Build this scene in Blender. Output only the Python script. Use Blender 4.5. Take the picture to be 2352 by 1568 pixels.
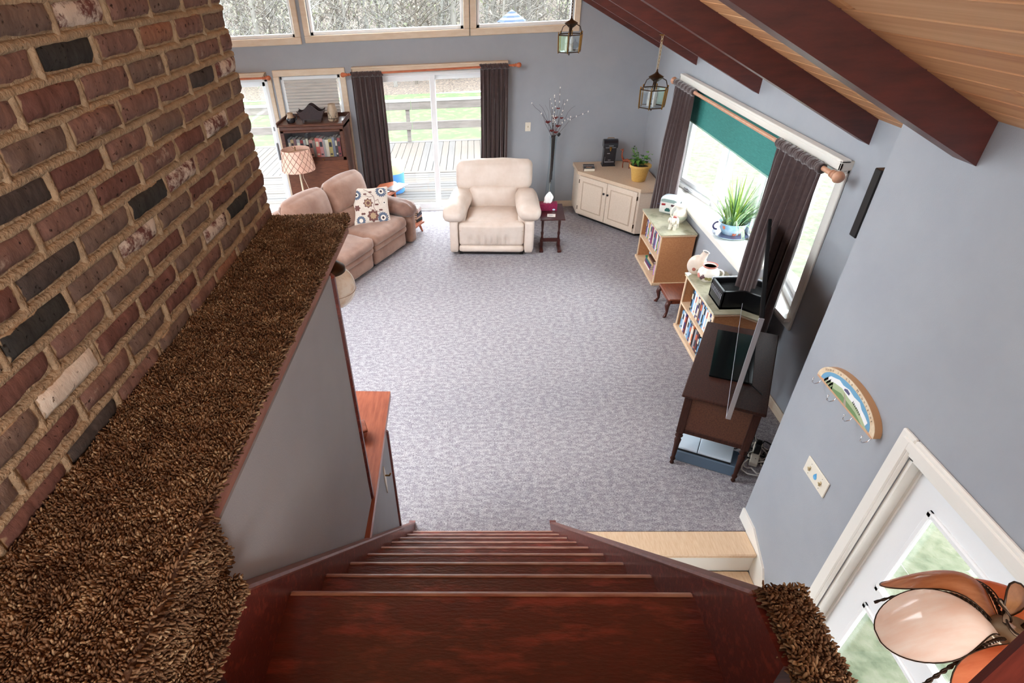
import bpy, bmesh, math, random
import numpy as np
from mathutils import Vector, Matrix, Euler, noise as mnoise

for _o in list(bpy.data.objects):
    bpy.data.objects.remove(_o, do_unlink=True)
SC = bpy.context.scene
COL = SC.collection
PI = math.pi
R = math.radians

# ------------------------------------------------------------------ camera
W_PX, H_PX = 2352.0, 1568.0
F_PX, CX, CY = 1296.37, 1032.64, 900.0
CAM_R = ((0.9986625, 0.0313498, -0.0411154),
         (-0.0137181, -0.6060521, -0.7953066),
         (-0.0498508, 0.7948069, -0.6048115))
cam = bpy.data.cameras.new('camera')
cam_ob = bpy.data.objects.new('camera', cam)
COL.objects.link(cam_ob)
_r, _d, _f = (Vector(v) for v in CAM_R)
_m = Matrix((_r, -_d, -_f)).transposed().to_4x4()
_m.translation = Vector((0, 0, 3.3))
cam_ob.matrix_world = _m
cam.sensor_fit = 'HORIZONTAL'
cam.sensor_width = 36.0
cam.lens = 36.0 * F_PX / W_PX
cam.shift_x = (W_PX / 2 - CX) / W_PX
cam.shift_y = (CY - H_PX / 2) / W_PX
cam.clip_start = 0.02
cam.clip_end = 400
SC.camera = cam_ob

# ------------------------------------------------------------------ world, sun, exposure
SKY = 6.0
world = bpy.data.worlds.new('sky'); SC.world = world
world.use_nodes = True
_bg = world.node_tree.nodes['Background']
_bg.inputs[0].default_value = (0.885, 0.945, 1.0, 1)
_bg.inputs[1].default_value = SKY
sun = bpy.data.lights.new('sun', 'SUN'); sun.energy = 0.25; sun.angle = R(6); sun.color = (1, .95, .86)
sun_ob = bpy.data.objects.new('sun', sun); COL.objects.link(sun_ob)
sun_ob.rotation_euler = Vector((-.62, -.25, .74)).to_track_quat('Z', 'Y').to_euler()
SC.view_settings.view_transform = 'Standard'
SC.view_settings.look = 'None'
SC.view_settings.gamma = 1.0
SC.view_settings.exposure = 1.62
SC.view_settings.use_curve_mapping = False

def portal(loc, size, direction):
    l = bpy.data.lights.new('daylight_portal', 'AREA'); l.shape = 'RECTANGLE'
    l.size, l.size_y = size
    l.cycles.is_portal = True
    o = bpy.data.objects.new('daylight_portal', l); COL.objects.link(o)
    o.location = loc
    o.rotation_euler = Vector(direction).to_track_quat('-Z', 'Y').to_euler()
    return o

# ------------------------------------------------------------------ materials
MATS = {}
def srgb(r, g, b):
    f = lambda c: (c / 12.92) if c <= .04045 else ((c + .055) / 1.055) ** 2.4
    return (f(r / 255), f(g / 255), f(b / 255), 1)

def mat(name, col, rough=.6, col2=None, scale=20.0, detail=4.0, bump=0.0, bscale=None, metal=0.0, spec=.5,
        stretch=(1, 1, 1), contrast=(.35, .65), trans=0.0, ior=1.45, coat=0.0, sss=0.0, col3=None, kind='noise', alpha=1.0, coords='Object', sheen=0.0):
    if name in MATS: return MATS[name]
    m = bpy.data.materials.new(name); m.use_nodes = True
    nt = m.node_tree; b = nt.nodes['Principled BSDF']
    b.inputs['Base Color'].default_value = col
    b.inputs['Roughness'].default_value = rough
    b.inputs['Metallic'].default_value = metal
    b.inputs['Specular IOR Level'].default_value = spec
    b.inputs['Transmission Weight'].default_value = trans
    b.inputs['IOR'].default_value = ior
    b.inputs['Coat Weight'].default_value = coat
    b.inputs['Alpha'].default_value = alpha
    if sheen: b.inputs['Sheen Weight'].default_value = sheen
    if col2 is not None or bump:
        tc = nt.nodes.new('ShaderNodeTexCoord')
        mp = nt.nodes.new('ShaderNodeMapping'); mp.inputs['Scale'].default_value = stretch
        nt.links.new(tc.outputs[coords], mp.inputs[0])
    if col2 is not None:
        if kind == 'wave':
            n = nt.nodes.new('ShaderNodeTexWave'); n.inputs['Scale'].default_value = scale
            n.inputs['Distortion'].default_value = 6; n.inputs['Detail'].default_value = detail; n.inputs['Detail Scale'].default_value = 1.2
        elif kind == 'voronoi':
            n = nt.nodes.new('ShaderNodeTexVoronoi'); n.inputs['Scale'].default_value = scale
        else:
            n = nt.nodes.new('ShaderNodeTexNoise'); n.inputs['Scale'].default_value = scale; n.inputs['Detail'].default_value = detail
            n.inputs['Roughness'].default_value = .62
        nt.links.new(mp.outputs[0], n.inputs['Vector'])
        cr = nt.nodes.new('ShaderNodeValToRGB')
        cr.color_ramp.elements[0].position = contrast[0]; cr.color_ramp.elements[0].color = col
        cr.color_ramp.elements[1].position = contrast[1]; cr.color_ramp.elements[1].color = col2
        if col3 is not None:
            e = cr.color_ramp.elements.new((contrast[0] + contrast[1]) / 2); e.color = col3
        nt.links.new(n.outputs[0], cr.inputs[0])
        nt.links.new(cr.outputs[0], b.inputs['Base Color'])
    if bump:
        n2 = nt.nodes.new('ShaderNodeTexNoise'); n2.inputs['Scale'].default_value = bscale or scale; n2.inputs['Detail'].default_value = 4
        nt.links.new(mp.outputs[0], n2.inputs['Vector'])
        bp = nt.nodes.new('ShaderNodeBump'); bp.inputs['Strength'].default_value = min(1, bump); bp.inputs['Distance'].default_value = .01
        nt.links.new(n2.outputs[0], bp.inputs['Height'])
        nt.links.new(bp.outputs[0], b.inputs['Normal'])
    MATS[name] = m
    return m

def rgb(r, g, b): return srgb(r, g, b)

# ------------------------------------------------------------------ mesh collecting
class MB:
    def __init__(s): s.v = []; s.f = []; s.mi = []
    def add(s, vs, fs, M=None, mi=0):
        n = len(s.v)
        if M is not None: vs = [tuple(M @ Vector(v)) for v in vs]
        s.v.extend(tuple(v) for v in vs); s.f.extend([tuple(i + n for i in f) for f in fs]); s.mi.extend([mi] * len(fs))
        return s
    def box(s, c, d, rot=(0, 0, 0), bev=0.0, mi=0, M=None):
        hx, hy, hz = d[0] / 2, d[1] / 2, d[2] / 2
        T = Matrix.Translation(c) @ Euler(rot).to_matrix().to_4x4()
        if M is not None: T = M @ T
        b = min(bev, hx * .95, hy * .95, hz * .95)
        if b <= 0:
            vs = [(x * hx, y * hy, z * hz) for x in (-1, 1) for y in (-1, 1) for z in (-1, 1)]
            fs = [(0, 1, 3, 2), (4, 6, 7, 5), (0, 4, 5, 1), (2, 3, 7, 6), (0, 2, 6, 4), (1, 5, 7, 3)]
            return s.add(vs, fs, T, mi)
        vs = []; idx = {}
        for sx in (-1, 1):
            for sy in (-1, 1):
                for sz in (-1, 1):
                    for a in range(3):
                        p = [sx * (hx - b), sy * (hy - b), sz * (hz - b)]
                        p[a] = (sx * hx, sy * hy, sz * hz)[a]
                        idx[(sx, sy, sz, a)] = len(vs); vs.append(tuple(p))
        fs = []
        def q(*k): fs.append(tuple(idx[i] for i in k))
        for g in (-1, 1):
            o = ((-1, -1), (1, -1), (1, 1), (-1, 1))
            if g < 0: o = o[::-1]
            q(*[(g, a, c2, 0) for a, c2 in o]); q(*[(c2, g, a, 1) for a, c2 in o]); q(*[(a, c2, g, 2) for a, c2 in o])
        for a in (-1, 1):
            for c2 in (-1, 1):
                e = [((-1, a, c2, 1), (1, a, c2, 1), (1, a, c2, 2), (-1, a, c2, 2)),
                     ((a, -1, c2, 2), (a, 1, c2, 2), (a, 1, c2, 0), (a, -1, c2, 0)),
                     ((a, c2, -1, 0), (a, c2, 1, 0), (a, c2, 1, 1), (a, c2, -1, 1))]
                for k in e: q(*(k if a * c2 > 0 else k[::-1]))
        for sx in (-1, 1):
            for sy in (-1, 1):
                for sz in (-1, 1):
                    k = [(sx, sy, sz, 0), (sx, sy, sz, 1), (sx, sy, sz, 2)]
                    q(*(k if sx * sy * sz > 0 else k[::-1]))
        return s.add(vs, fs, T, mi)
    def bb(s, x0, x1, y0, y1, z0, z1, bev=0.0, mi=0):
        return s.box(((x0 + x1) / 2, (y0 + y1) / 2, (z0 + z1) / 2), (abs(x1 - x0), abs(y1 - y0), abs(z1 - z0)), bev=bev, mi=mi)
    def tube(s, pts, r, n=8, closed=False, caps=True, mi=0):
        pts = [Vector(p) for p in pts]; m = len(pts)
        rs = list(r) if hasattr(r, '__len__') else [r] * m
        vs = []; up = Vector((0, 0, 1)); prev = None
        for i, p in enumerate(pts):
            a = pts[(i - 1) % m] if (closed or i > 0) else p
            b = pts[(i + 1) % m] if (closed or i < m - 1) else p
            t = (b - a)
            t = t.normalized() if t.length > 1e-9 else Vector((0, 0, 1))
            if prev is None:
                ref = up if abs(t.dot(up)) < .95 else Vector((1, 0, 0))
                u = t.cross(ref).normalized()
            else:
                u = (prev - t * prev.dot(t))
                u = u.normalized() if u.length > 1e-6 else t.orthogonal().normalized()
            w = t.cross(u); prev = u
            for k in range(n):
                an = 2 * PI * k / n
                vs.append(tuple(p + (u * math.cos(an) + w * math.sin(an)) * rs[i]))
        fs = []
        for i in range(m if closed else m - 1):
            j = (i + 1) % m
            for k in range(n):
                l = (k + 1) % n
                fs.append((i * n + k, i * n + l, j * n + l, j * n + k))
        if caps and not closed:
            fs.append(tuple(range(n))[::-1]); fs.append(tuple((m - 1) * n + k for k in range(n)))
        return s.add(vs, fs, None, mi)
    def lathe(s, prof, n=24, M=None, mi=0, a0=0.0, a1=2 * PI):
        full = abs(a1 - a0 - 2 * PI) < 1e-6
        nn = n if full else n + 1
        vs = []; fs = []
        for (r, z) in prof:
            for k in range(nn):
                an = a0 + (a1 - a0) * k / n
                vs.append((r * math.cos(an), r * math.sin(an), z))
        for i in range(len(prof) - 1):
            for k in range(n):
                l = (k + 1) % nn if full else k + 1
                fs.append((i * nn + k, i * nn + l, (i + 1) * nn + l, (i + 1) * nn + k))
        if full:
            if prof[0][0] > 1e-6: fs.append(tuple(range(nn))[::-1])
            if prof[-1][0] > 1e-6: fs.append(tuple((len(prof) - 1) * nn + k for k in range(nn)))
        return s.add(vs, fs, M, mi)
    def prism(s, poly, h0, h1, axis='z', M=None, mi=0):
        n = len(poly)
        def P(a, b, h): return {'z': (a, b, h), 'y': (a, h, b), 'x': (h, a, b)}[axis]
        vs = [P(a, b, h0) for a, b in poly] + [P(a, b, h1) for a, b in poly]
        fs = [tuple(range(n))[::-1], tuple(range(n, 2 * n))]
        for i in range(n):
            j = (i + 1) % n; fs.append((i, j, n + j, n + i))
        return s.add(vs, fs, M, mi)
    def ball(s, c, r, nu=16, nv=10, mi=0, sc=(1, 1, 1), rot=(0, 0, 0)):
        prof = [(r * math.sin(PI * i / nv) if 0 < i < nv else 0.0005 * r, -r * math.cos(PI * i / nv)) for i in range(nv + 1)]
        M = Matrix.Translation(c) @ Euler(rot).to_matrix().to_4x4() @ Matrix.Diagonal((*sc, 1))
        return s.lathe(prof, nu, M, mi)
    def rbox(s, c, d, r, n=7, bulge=(0, 0, 0), fn=None, rot=(0, 0, 0), mi=0):
        """soft cushion: rounded box with bulging faces; fn(x,y,z in -1..1, p) moves points"""
        T = Matrix.Translation(c) @ Euler(rot).to_matrix().to_4x4()
        h = Vector(d) / 2
        r = min(r, min(h) * .99)
        vs = []; fs = []; key = {}
        def vid(ix, iy, iz):
            k = (ix, iy, iz)
            if k in key: return key[k]
            q = [math.sin((2 * t / n - 1) * PI / 2) * .5 + (2 * t / n - 1) * .5 for t in k]
            p = Vector((q[0] * h.x, q[1] * h.y, q[2] * h.z))
            inner = Vector((max(-h.x + r, min(h.x - r, p.x)), max(-h.y + r, min(h.y - r, p.y)), max(-h.z + r, min(h.z - r, p.z))))
            dv = p - inner
            if dv.length > 1e-9: p = inner + dv.normalized() * min(r, max(dv.length, 0) if False else r)
            cx, cy, cz = (max(0, 1 - t * t) for t in q)
            p.x += bulge[0] * cy * cz * (1 if q[0] > 0 else -1) * abs(q[0]) ** 2
            p.y += bulge[1] * cx * cz * (1 if q[1] > 0 else -1) * abs(q[1]) ** 2
            p.z += bulge[2] * cx * cy * (1 if q[2] > 0 else -1) * abs(q[2]) ** 2
            if fn is not None: p = Vector(fn(q[0], q[1], q[2], p))
            key[k] = len(vs); vs.append(tuple(p)); return key[k]
        for a in range(3):
            b, c2 = (a + 1) % 3, (a + 2) % 3
            for side in (0, n):
                for i in range(n):
                    for j in range(n):
                        qd = []
                        for (di, dj) in ((0, 0), (1, 0), (1, 1), (0, 1)):
                            k = [0, 0, 0]; k[a] = side; k[b] = i + di; k[c2] = j + dj
                            qd.append(vid(*k))
                        fs.append(tuple(qd if side else qd[::-1]))
        return s.add(vs, fs, T, mi)
    def mesh(s, name, mats, smooth=None):
        me = bpy.data.meshes.new(name)
        me.from_pydata(s.v, [], s.f)
        for m in (mats if isinstance(mats, (list, tuple)) else [mats]): me.materials.append(m)
        if any(s.mi): me.polygons.foreach_set('material_index', s.mi)
        if smooth is not None:
            me.polygons.foreach_set('use_smooth', [True] * len(me.polygons))
            if smooth < 179: me.set_sharp_from_angle(angle=R(smooth))
        me.update()
        return me
    def build(s, name, mats, parent=None, smooth=None, loc=None, rot=None):
        me = s.mesh(name, mats, smooth)
        o = bpy.data.objects.new(name, me); COL.objects.link(o)
        if parent is not None: o.parent = parent
        if loc is not None: o.location = loc
        if rot is not None: o.rotation_euler = rot
        return o

def tag(o, label=None, cat=None, group=None, kind=None):
    if label: o['label'] = label
    if cat: o['category'] = cat
    if group: o['group'] = group
    if kind: o['kind'] = kind
    return o
def thing(name, label, cat, loc=(0, 0, 0), rz=0.0, group=None, rot=None):
    o = bpy.data.objects.new(name, None); COL.objects.link(o)
    o.empty_display_size = .1
    o.location = loc; o.rotation_euler = rot if rot else (0, 0, rz)
    return tag(o, label, cat, group)
def struct(o): o['kind'] = 'structure'; return o
def link_copy(o, parent=None, name=None):
    c = o.copy(); COL.objects.link(c); c.parent = parent
    if name: c.name = name
    return c
def copy_tree(o, parent=None):
    c = link_copy(o, parent)
    for ch in list(o.children): copy_tree(ch, c)
    return c
def share(name, me, parent, loc=(0, 0, 0), rot=(0, 0, 0), scale=(1, 1, 1), material=None):
    o = bpy.data.objects.new(name, me); COL.objects.link(o); o.parent = parent
    o.location = loc; o.rotation_euler = rot; o.scale = scale
    if material is not None:
        o.material_slots[0].link = 'OBJECT'; o.material_slots[0].material = material
    return o
def text_mesh(name, txt, size, material, parent, loc, rot, depth=.0006, align='CENTER'):
    cu = bpy.data.curves.new(name, 'FONT'); cu.body = txt; cu.size = size; cu.extrude = depth; cu.align_x = align; cu.resolution_u = 2
    t = bpy.data.objects.new('tmp_text', cu); COL.objects.link(t)
    dg = bpy.context.evaluated_depsgraph_get(); dg.update()
    me = bpy.data.meshes.new_from_object(t.evaluated_get(dg))
    bpy.data.objects.remove(t, do_unlink=True)
    me.materials.clear(); me.materials.append(material)
    o = bpy.data.objects.new(name, me); COL.objects.link(o); o.parent = parent; o.location = loc; o.rotation_euler = rot
    return o
def lerp(a, b, t): return a + (b - a) * t
RND = random.Random(7)
# ------------------------------------------------------------------ shared materials
M_wall = mat('wall_paint', rgb(165, 169, 175), .75, col2=rgb(160, 164, 171), scale=3, bump=.12, bscale=260)
M_white = mat('white_trim', rgb(236, 232, 224), .4)
M_cream = mat('cream_casing', rgb(226, 208, 186), .45, col2=rgb(218, 196, 170), scale=6, stretch=(1, 1, 4))
M_vinyl = mat('white_vinyl', rgb(240, 241, 242), .35)
M_redwood = mat('dark_red_wood', rgb(100, 40, 32), .38, col2=rgb(128, 58, 46), scale=9, stretch=(.6, 6, 6), col3=rgb(88, 34, 28), bump=.06, bscale=40, coat=.25)
M_beam = mat('stained_beam', rgb(100, 46, 38), .42, col2=rgb(76, 36, 31), scale=5, stretch=(1, 5, 5), bump=.1, bscale=60, spec=.7)
M_midwood = mat('brown_wood', rgb(110, 58, 40), .4, col2=rgb(84, 42, 30), scale=12, stretch=(6, .7, 6))
M_darkwood = mat('dark_walnut', rgb(70, 40, 32), .62, col2=rgb(48, 27, 23), scale=14, stretch=(6, 6, .8), spec=.25)
M_oakdark = mat('dark_oak', rgb(98, 58, 40), .42, col2=rgb(70, 38, 28), scale=16, stretch=(.8, 6, 6), coat=.15)
M_capwood = mat('cherry_board', rgb(168, 92, 64), .35, col2=rgb(140, 70, 48), scale=6, stretch=(8, .8, 8), coat=.3)
M_pine = mat('pine', rgb(222, 180, 140), .5, col2=rgb(206, 158, 116), scale=9, stretch=(8, .8, 8))
M_birch = mat('birch_ply', rgb(232, 204, 172), .5, col2=rgb(220, 186, 150), scale=12, stretch=(8, 1, 8))
M_chip = mat('tan_side_panel', rgb(190, 134, 92), .55, col2=rgb(176, 118, 78), scale=60)
M_brass = mat('antique_brass', rgb(150, 112, 62), .35, metal=1)
M_darkbronze = mat('dark_bronze', rgb(70, 52, 40), .4, metal=.9)
M_black = mat('black_plastic', rgb(22, 22, 24), .35)
M_blackgloss = mat('black_gloss', rgb(12, 14, 16), .06, coat=.6)
M_chrome = mat('chrome', rgb(225, 225, 228), .12, metal=1)
M_dark = mat('near_black_cloth', rgb(30, 26, 26), .9)  # near-black for furniture bases, toe kick, deck frame and speaker grille
M_glass = mat('window_glass', (1, 1, 1, 1), 0.0, trans=1.0, ior=1.0, spec=.3)
M_curtain = mat('brown_velvet', rgb(70, 50, 48), .85, col2=rgb(58, 40, 40), scale=30, sheen=.5)
M_copper = mat('copper_rod', rgb(196, 112, 76), .4, col2=rgb(180, 96, 62), scale=12)
M_ivory = mat('ivory_plastic', rgb(232, 224, 208), .35)

def glass_clear(name, tint=(1, 1, 1, 1), gloss=.06):
    """thin pane: light passes straight, with a faint mirror reflection"""
    if name in MATS: return MATS[name]
    m = bpy.data.materials.new(name); m.use_nodes = True; nt = m.node_tree; nt.nodes.clear()
    o = nt.nodes.new('ShaderNodeOutputMaterial'); mx = nt.nodes.new('ShaderNodeMixShader')
    t = nt.nodes.new('ShaderNodeBsdfTransparent'); t.inputs[0].default_value = tint
    g = nt.nodes.new('ShaderNodeBsdfGlossy'); g.inputs['Roughness'].default_value = .02
    mx.inputs[0].default_value = gloss
    nt.links.new(t.outputs[0], mx.inputs[1]); nt.links.new(g.outputs[0], mx.inputs[2]); nt.links.new(mx.outputs[0], o.inputs[0])
    MATS[name] = m; return m
M_pane = glass_clear('window_pane', (.92, .935, .935, 1), .03)
M_added_skypane = glass_clear('added_skylight_pane', (.97, .98, .98, 1), .03)

def carpet_mat():
    m = bpy.data.materials.new('grey_berber_carpet'); m.use_nodes = True; nt = m.node_tree; b = nt.nodes['Principled BSDF']
    b.inputs['Roughness'].default_value = .95; b.inputs['Specular IOR Level'].default_value = .1
    tc = nt.nodes.new('ShaderNodeTexCoord')
    mp = nt.nodes.new('ShaderNodeMapping'); mp.inputs['Scale'].default_value = (.55, 1, 1)
    nt.links.new(tc.outputs['Object'], mp.inputs[0])
    n1 = nt.nodes.new('ShaderNodeTexNoise'); n1.inputs['Scale'].default_value = 150; n1.inputs['Detail'].default_value = 5; n1.inputs['Roughness'].default_value = .8
    n2 = nt.nodes.new('ShaderNodeTexNoise'); n2.inputs['Scale'].default_value = 34; n2.inputs['Detail'].default_value = 3
    nt.links.new(mp.outputs[0], n1.inputs['Vector']); nt.links.new(mp.outputs[0], n2.inputs['Vector'])
    c1 = nt.nodes.new('ShaderNodeValToRGB')
    for i, (p, c) in enumerate(((.34, rgb(100, 96, 102)), (.46, rgb(158, 154, 158)), (.54, rgb(192, 188, 191)), (.66, rgb(226, 222, 224)))):
        e = c1.color_ramp.elements[i] if i < 2 else c1.color_ramp.elements.new(p)
        e.position = p; e.color = c
    c2 = nt.nodes.new('ShaderNodeValToRGB')
    c2.color_ramp.elements[0].position = .4; c2.color_ramp.elements[0].color = rgb(186, 180, 190)
    c2.color_ramp.elements[1].position = .62; c2.color_ramp.elements[1].color = rgb(255, 255, 255)
    mx = nt.nodes.new('ShaderNodeMix'); mx.data_type = 'RGBA'; mx.blend_type = 'MULTIPLY'; mx.inputs[0].default_value = .6
    nt.links.new(n1.outputs[0], c1.inputs[0]); nt.links.new(n2.outputs[0], c2.inputs[0])
    nt.links.new(c1.outputs[0], mx.inputs[6]); nt.links.new(c2.outputs[0], mx.inputs[7]); nt.links.new(mx.outputs[2], b.inputs['Base Color'])
    bp = nt.nodes.new('ShaderNodeBump'); bp.inputs['Strength'].default_value = .7; bp.inputs['Distance'].default_value = .008
    nt.links.new(n1.outputs[0], bp.inputs['Height']); nt.links.new(bp.outputs[0], b.inputs['Normal'])
    return m
M_carpet = carpet_mat()

# ------------------------------------------------------------------ room shell
XW, XJ, YW, XL, YB = 2.63, 1.905, 9.40, -4.6, -2.6
YJ = 2.78                    # corner of the entry wall
ZF = -0.60                   # sunken entry floor
SL = .53                     # roof slope
RX = -1.45                   # ridge
def ceil_z(x): return 2.375 + SL * (XW - x) if x > RX else 2.375 + SL * (XW - RX) - SL * (RX - x)

o = MB().prism([(XL, YW), (XL, .2), (-.6, .2), (-.6, 2.66), (.58, 2.66), (XJ + .01, 2.66), (XJ + .01, YJ - .02), (XW + .02, YJ - .02), (XW + .02, YW)], -.12, 0).build('floor', M_carpet); struct(o)
M_tile = mat('entry_floor', rgb(206, 196, 182), .5, col2=rgb(190, 178, 160), scale=8)
o = MB().bb(XL - .2, XW + .2, YB - .2, 2.7, ZF - .1, ZF).build('floor_entry', M_tile); struct(o)

# walls with holes: cells of a grid, joined into one mesh per wall
def wall_cells(us, vs, holes):
    us = sorted(set(us + [h[0] for h in holes] + [h[1] for h in holes])); vs = sorted(set(vs + [h[2] for h in holes] + [h[3] for h in holes]))
    out = []
    for i in range(len(us) - 1):
        for j in range(len(vs) - 1):
            cu, cv = (us[i] + us[i + 1]) / 2, (vs[j] + vs[j + 1]) / 2
            if not any(h[0] < cu < h[1] and h[2] < cv < h[3] for h in holes): out.append((us[i], us[i + 1], vs[j], vs[j + 1]))
    return out
# far gable wall
SLD = (-1.80, 0.50, 0.0, 2.05)            # sliding door behind the sofa
SLD2 = (-4.35, -3.06, 0.0, 2.05)          # sliding door left of the bookcase
SMW = (-2.88, -1.97, .75, 2.06)           # small window behind the bookcase
UP = [(-4.2, -2.53, 2.54, 3.35), (-2.31, -.13, 2.55, 3.75), (.05, 1.40, 2.55, 3.0)]
mb = MB()
for (a, b, c, d) in wall_cells([XL - .15, XW + .15], [-.2, 2.2], [SLD, SLD2, SMW]):
    mb.bb(a, b, YW, YW + .16, c, d)
top = [h for h in UP]
for (a, b, c, d) in wall_cells([XL - .15, RX, XW + .15], [2.2, 4.7], top):
    # clip cells under the roof line
    for k in range(8):
        x0, x1 = lerp(a, b, k / 8), lerp(a, b, (k + 1) / 8)
        za, zb = min(d, ceil_z(x0) + .1), min(d, ceil_z(x1) + .1)
        if min(za, zb) <= c + .001: continue
        mb.prism([(x0, c), (x1, c), (x1, zb), (x0, za)], YW, YW + .16, 'y')
o = struct(mb.build('wall_far', M_wall))
# right wall with the bow window opening
BOW = (4.26, 7.86, .80, 2.0)
mb = MB()
for (a, b, c, d) in wall_cells([YJ, YW], [-.2, 2.45], [BOW]): mb.bb(XW, XW + .14, a, b, c, d)
struct(mb.build('wall_right', M_wall))
mb = MB()
DR = (1.02, 1.87, ZF, 1.49)
for (a, b, c, d) in wall_cells([YB, YJ], [ZF - .1, 2.76], [DR]): mb.bb(XJ, XJ + .13, a, b, c, d)
mb.bb(XJ + .13, XW + .14, YJ - .13, YJ, ZF - .1, 2.76)
struct(mb.build('wall_entry', M_wall))
mb = MB()
ADDED_LWIN = [(5.2, 7.6, .8, 2.0)]
for (a, b, c, d) in wall_cells([YB, YW + .15], [-.2, 2.98], ADDED_LWIN): mb.bb(XL - .14, XL, a, b, c, d)
struct(mb.build('wall_left', M_wall))
mb = MB()
ADDED_BWIN = [(-2.4, .8, 2.9, 3.5)]
for (a, b, c, d) in wall_cells([XL - .14, -1, XJ + .13], [ZF - .1, 3.5], ADDED_BWIN): mb.bb(a, b, YB - .12, YB, c, d)
mb.prism([(XL - .14, 3.5), (XJ + .13, 3.5), (XJ + .1, 3.51), (RX, 4.8), (XL, 3.51)], YB - .12, YB, 'y')
struct(mb.build('wall_back', M_wall))
# wall between the stairs and the room, below the carpeted ledge
struct(MB().bb(-.645, -.525, .15, 1.86, -.02, 2.42).build('wall_stair', M_wall))
struct(MB().bb(-.645, -.525, 1.861, 2.41, -.02, 1.185).build('wall_knee', M_wall))
struct(MB().bb(XL, -.6, -.0, .15, -.02, 2.2).build('wall_under_loft', M_wall))

# roof: boards running the length of the room
M_board = mat('knotty_pine_ceiling', rgb(214, 158, 108), .55, col2=rgb(188, 126, 80), scale=5, stretch=(5, .5, 5), col3=rgb(204, 146, 98), detail=6)
M_board2 = mat('knotty_pine_ceiling_pale', rgb(222, 172, 124), .55, col2=rgb(198, 140, 94), scale=4, stretch=(5, .5, 5), detail=6)
mb = MB()
mb.prism([(XW + .5, ceil_z(XW + .5) + .03), (RX, ceil_z(RX) + .03), (RX, ceil_z(RX) + .3), (XW + .5, ceil_z(XW + .5) + .25)], YB - .2, YW + .5, 'y')
ADDED_SKYL = [(-4.0, -1.8, -1.9, -.3), (-4.0, -1.8, .6, 2.6), (-4.0, -1.8, 3.1, 5.1)]  # skylights out of view, added to brighten the room
for (a, b, c, d) in wall_cells([XL - .3, RX], [YB - .2, YW + .5], ADDED_SKYL):
    mb.prism([(a, ceil_z(a) + .03), (b, ceil_z(b) + .03), (b, ceil_z(b) + .27), (a, ceil_z(a) + .27)], c, d, 'y')
ceiling = struct(mb.build('ceiling', M_board))
for i, (a, b, c, d) in enumerate(ADDED_SKYL):
    w = struct(thing('window_%d' % (8 + i), 'x', 'x')); del w['label']; del w['category']
    za, zb = ceil_z(a) + .2, ceil_z(b) + .2
    MB().add([(a, c, za), (b, c, zb), (b, d, zb), (a, d, za), (a, c, za + .01), (b, c, zb + .01), (b, d, zb + .01), (a, d, za + .01)], [(0, 1, 2, 3), (7, 6, 5, 4), (0, 4, 5, 1), (1, 5, 6, 2), (2, 6, 7, 3), (3, 7, 4, 0)]).build('pane', M_added_skypane, w)
    portal(((a + b) / 2, (c + d) / 2, (za + zb) / 2 + .06), (2.6, 2.6), (SL, 0, -1))
L = .135
pl = MB().box((0, 0, 0), (L - .004, 1, .022), bev=.004).mesh('plank', M_board)
ang = math.atan(SL)
k = 0
x = XW + .02
while x > RX:
    cx = x - L * math.cos(ang) / 2
    z = ceil_z(cx) + .012
    for (y0, y1) in (((YB - .1, 1.3 + (k * 37 % 29) * .1), (1.3 + (k * 37 % 29) * .1, 6.0 + (k * 53 % 31) * .1), (6.0 + (k * 53 % 31) * .1, YW)) if k < 27 else ((YB, YW),)):
        o = share('plank', pl, ceiling, (cx, (y0 + y1) / 2, z), (0, ang, 0), (1, y1 - y0 - .002, 1), M_board if (k * 7 + int(y1 * 3)) % 3 else M_board2)
    x -= L * math.cos(ang); k += 1
# rafters
BEAMS = [2.29, 4.08, 5.90, 7.72, 9.34]
LABEL_B = ['thick dark red rafter ending on the entry wall, nearest of the five', 'dark red rafter ending right of the bow window, second nearest',
           'dark red rafter above the bow window that holds the hanging lantern', 'dark red rafter ending above the far curtain of the bow window', 'dark rafter set against the far gable wall']
for i, yb in enumerate(BEAMS):
    xe = XJ + .0 if yb < YJ else XW
    t = thing('rafter', LABEL_B[i], 'beam', (0, yb, 0), group='ceiling rafters')
    mb = MB(); H = .158
    mb.prism([(xe + .0, ceil_z(xe) - H), (xe + .0, ceil_z(xe) + .002), (RX, ceil_z(RX) + .002), (RX, ceil_z(RX) - H)], 0, .13 if yb < 9 else .055, 'y')
    mb.build('timber', M_beam, t)

# loft floor behind the stair head, under the photographer
M_loftcarpet = mat('brown_carpet_base', rgb(92, 66, 48), .95, col2=rgb(66, 46, 34), scale=60, bump=.6, bscale=90)
mb = MB(); mb.bb(XL, -.52, YB, .15, 2.15, 2.335); mb.bb(-.52, .60, YB, .40, 2.15, 2.335)
struct(mb.build('floor_loft', M_loftcarpet))

# baseboards
for nm, (a) in (('baseboard_far', (.50, XW, YW - .014, YW, 0, .095)), ('baseboard_right', (XW - .014, XW, YJ, YW, 0, .095)), ('baseboard_return', (XJ + .13, XW, YJ, YJ + .014, 0, .095))):
    struct(MB().bb(*a, bev=.004).build(nm, M_cream))
mb = MB()
mb.bb(XJ - .014, XJ, 2.66, YJ + .005, 0, .1)
mb.prism([(2.66, -.1), (2.66, .1), (2.60, .1), (2.36, -.02), (1.97, -.52), (1.97, -.60), (2.16, -.60), (2.45, -.2)], XJ - .014, XJ, 'x')
struct(mb.build('baseboard_entry', M_white))

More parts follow.
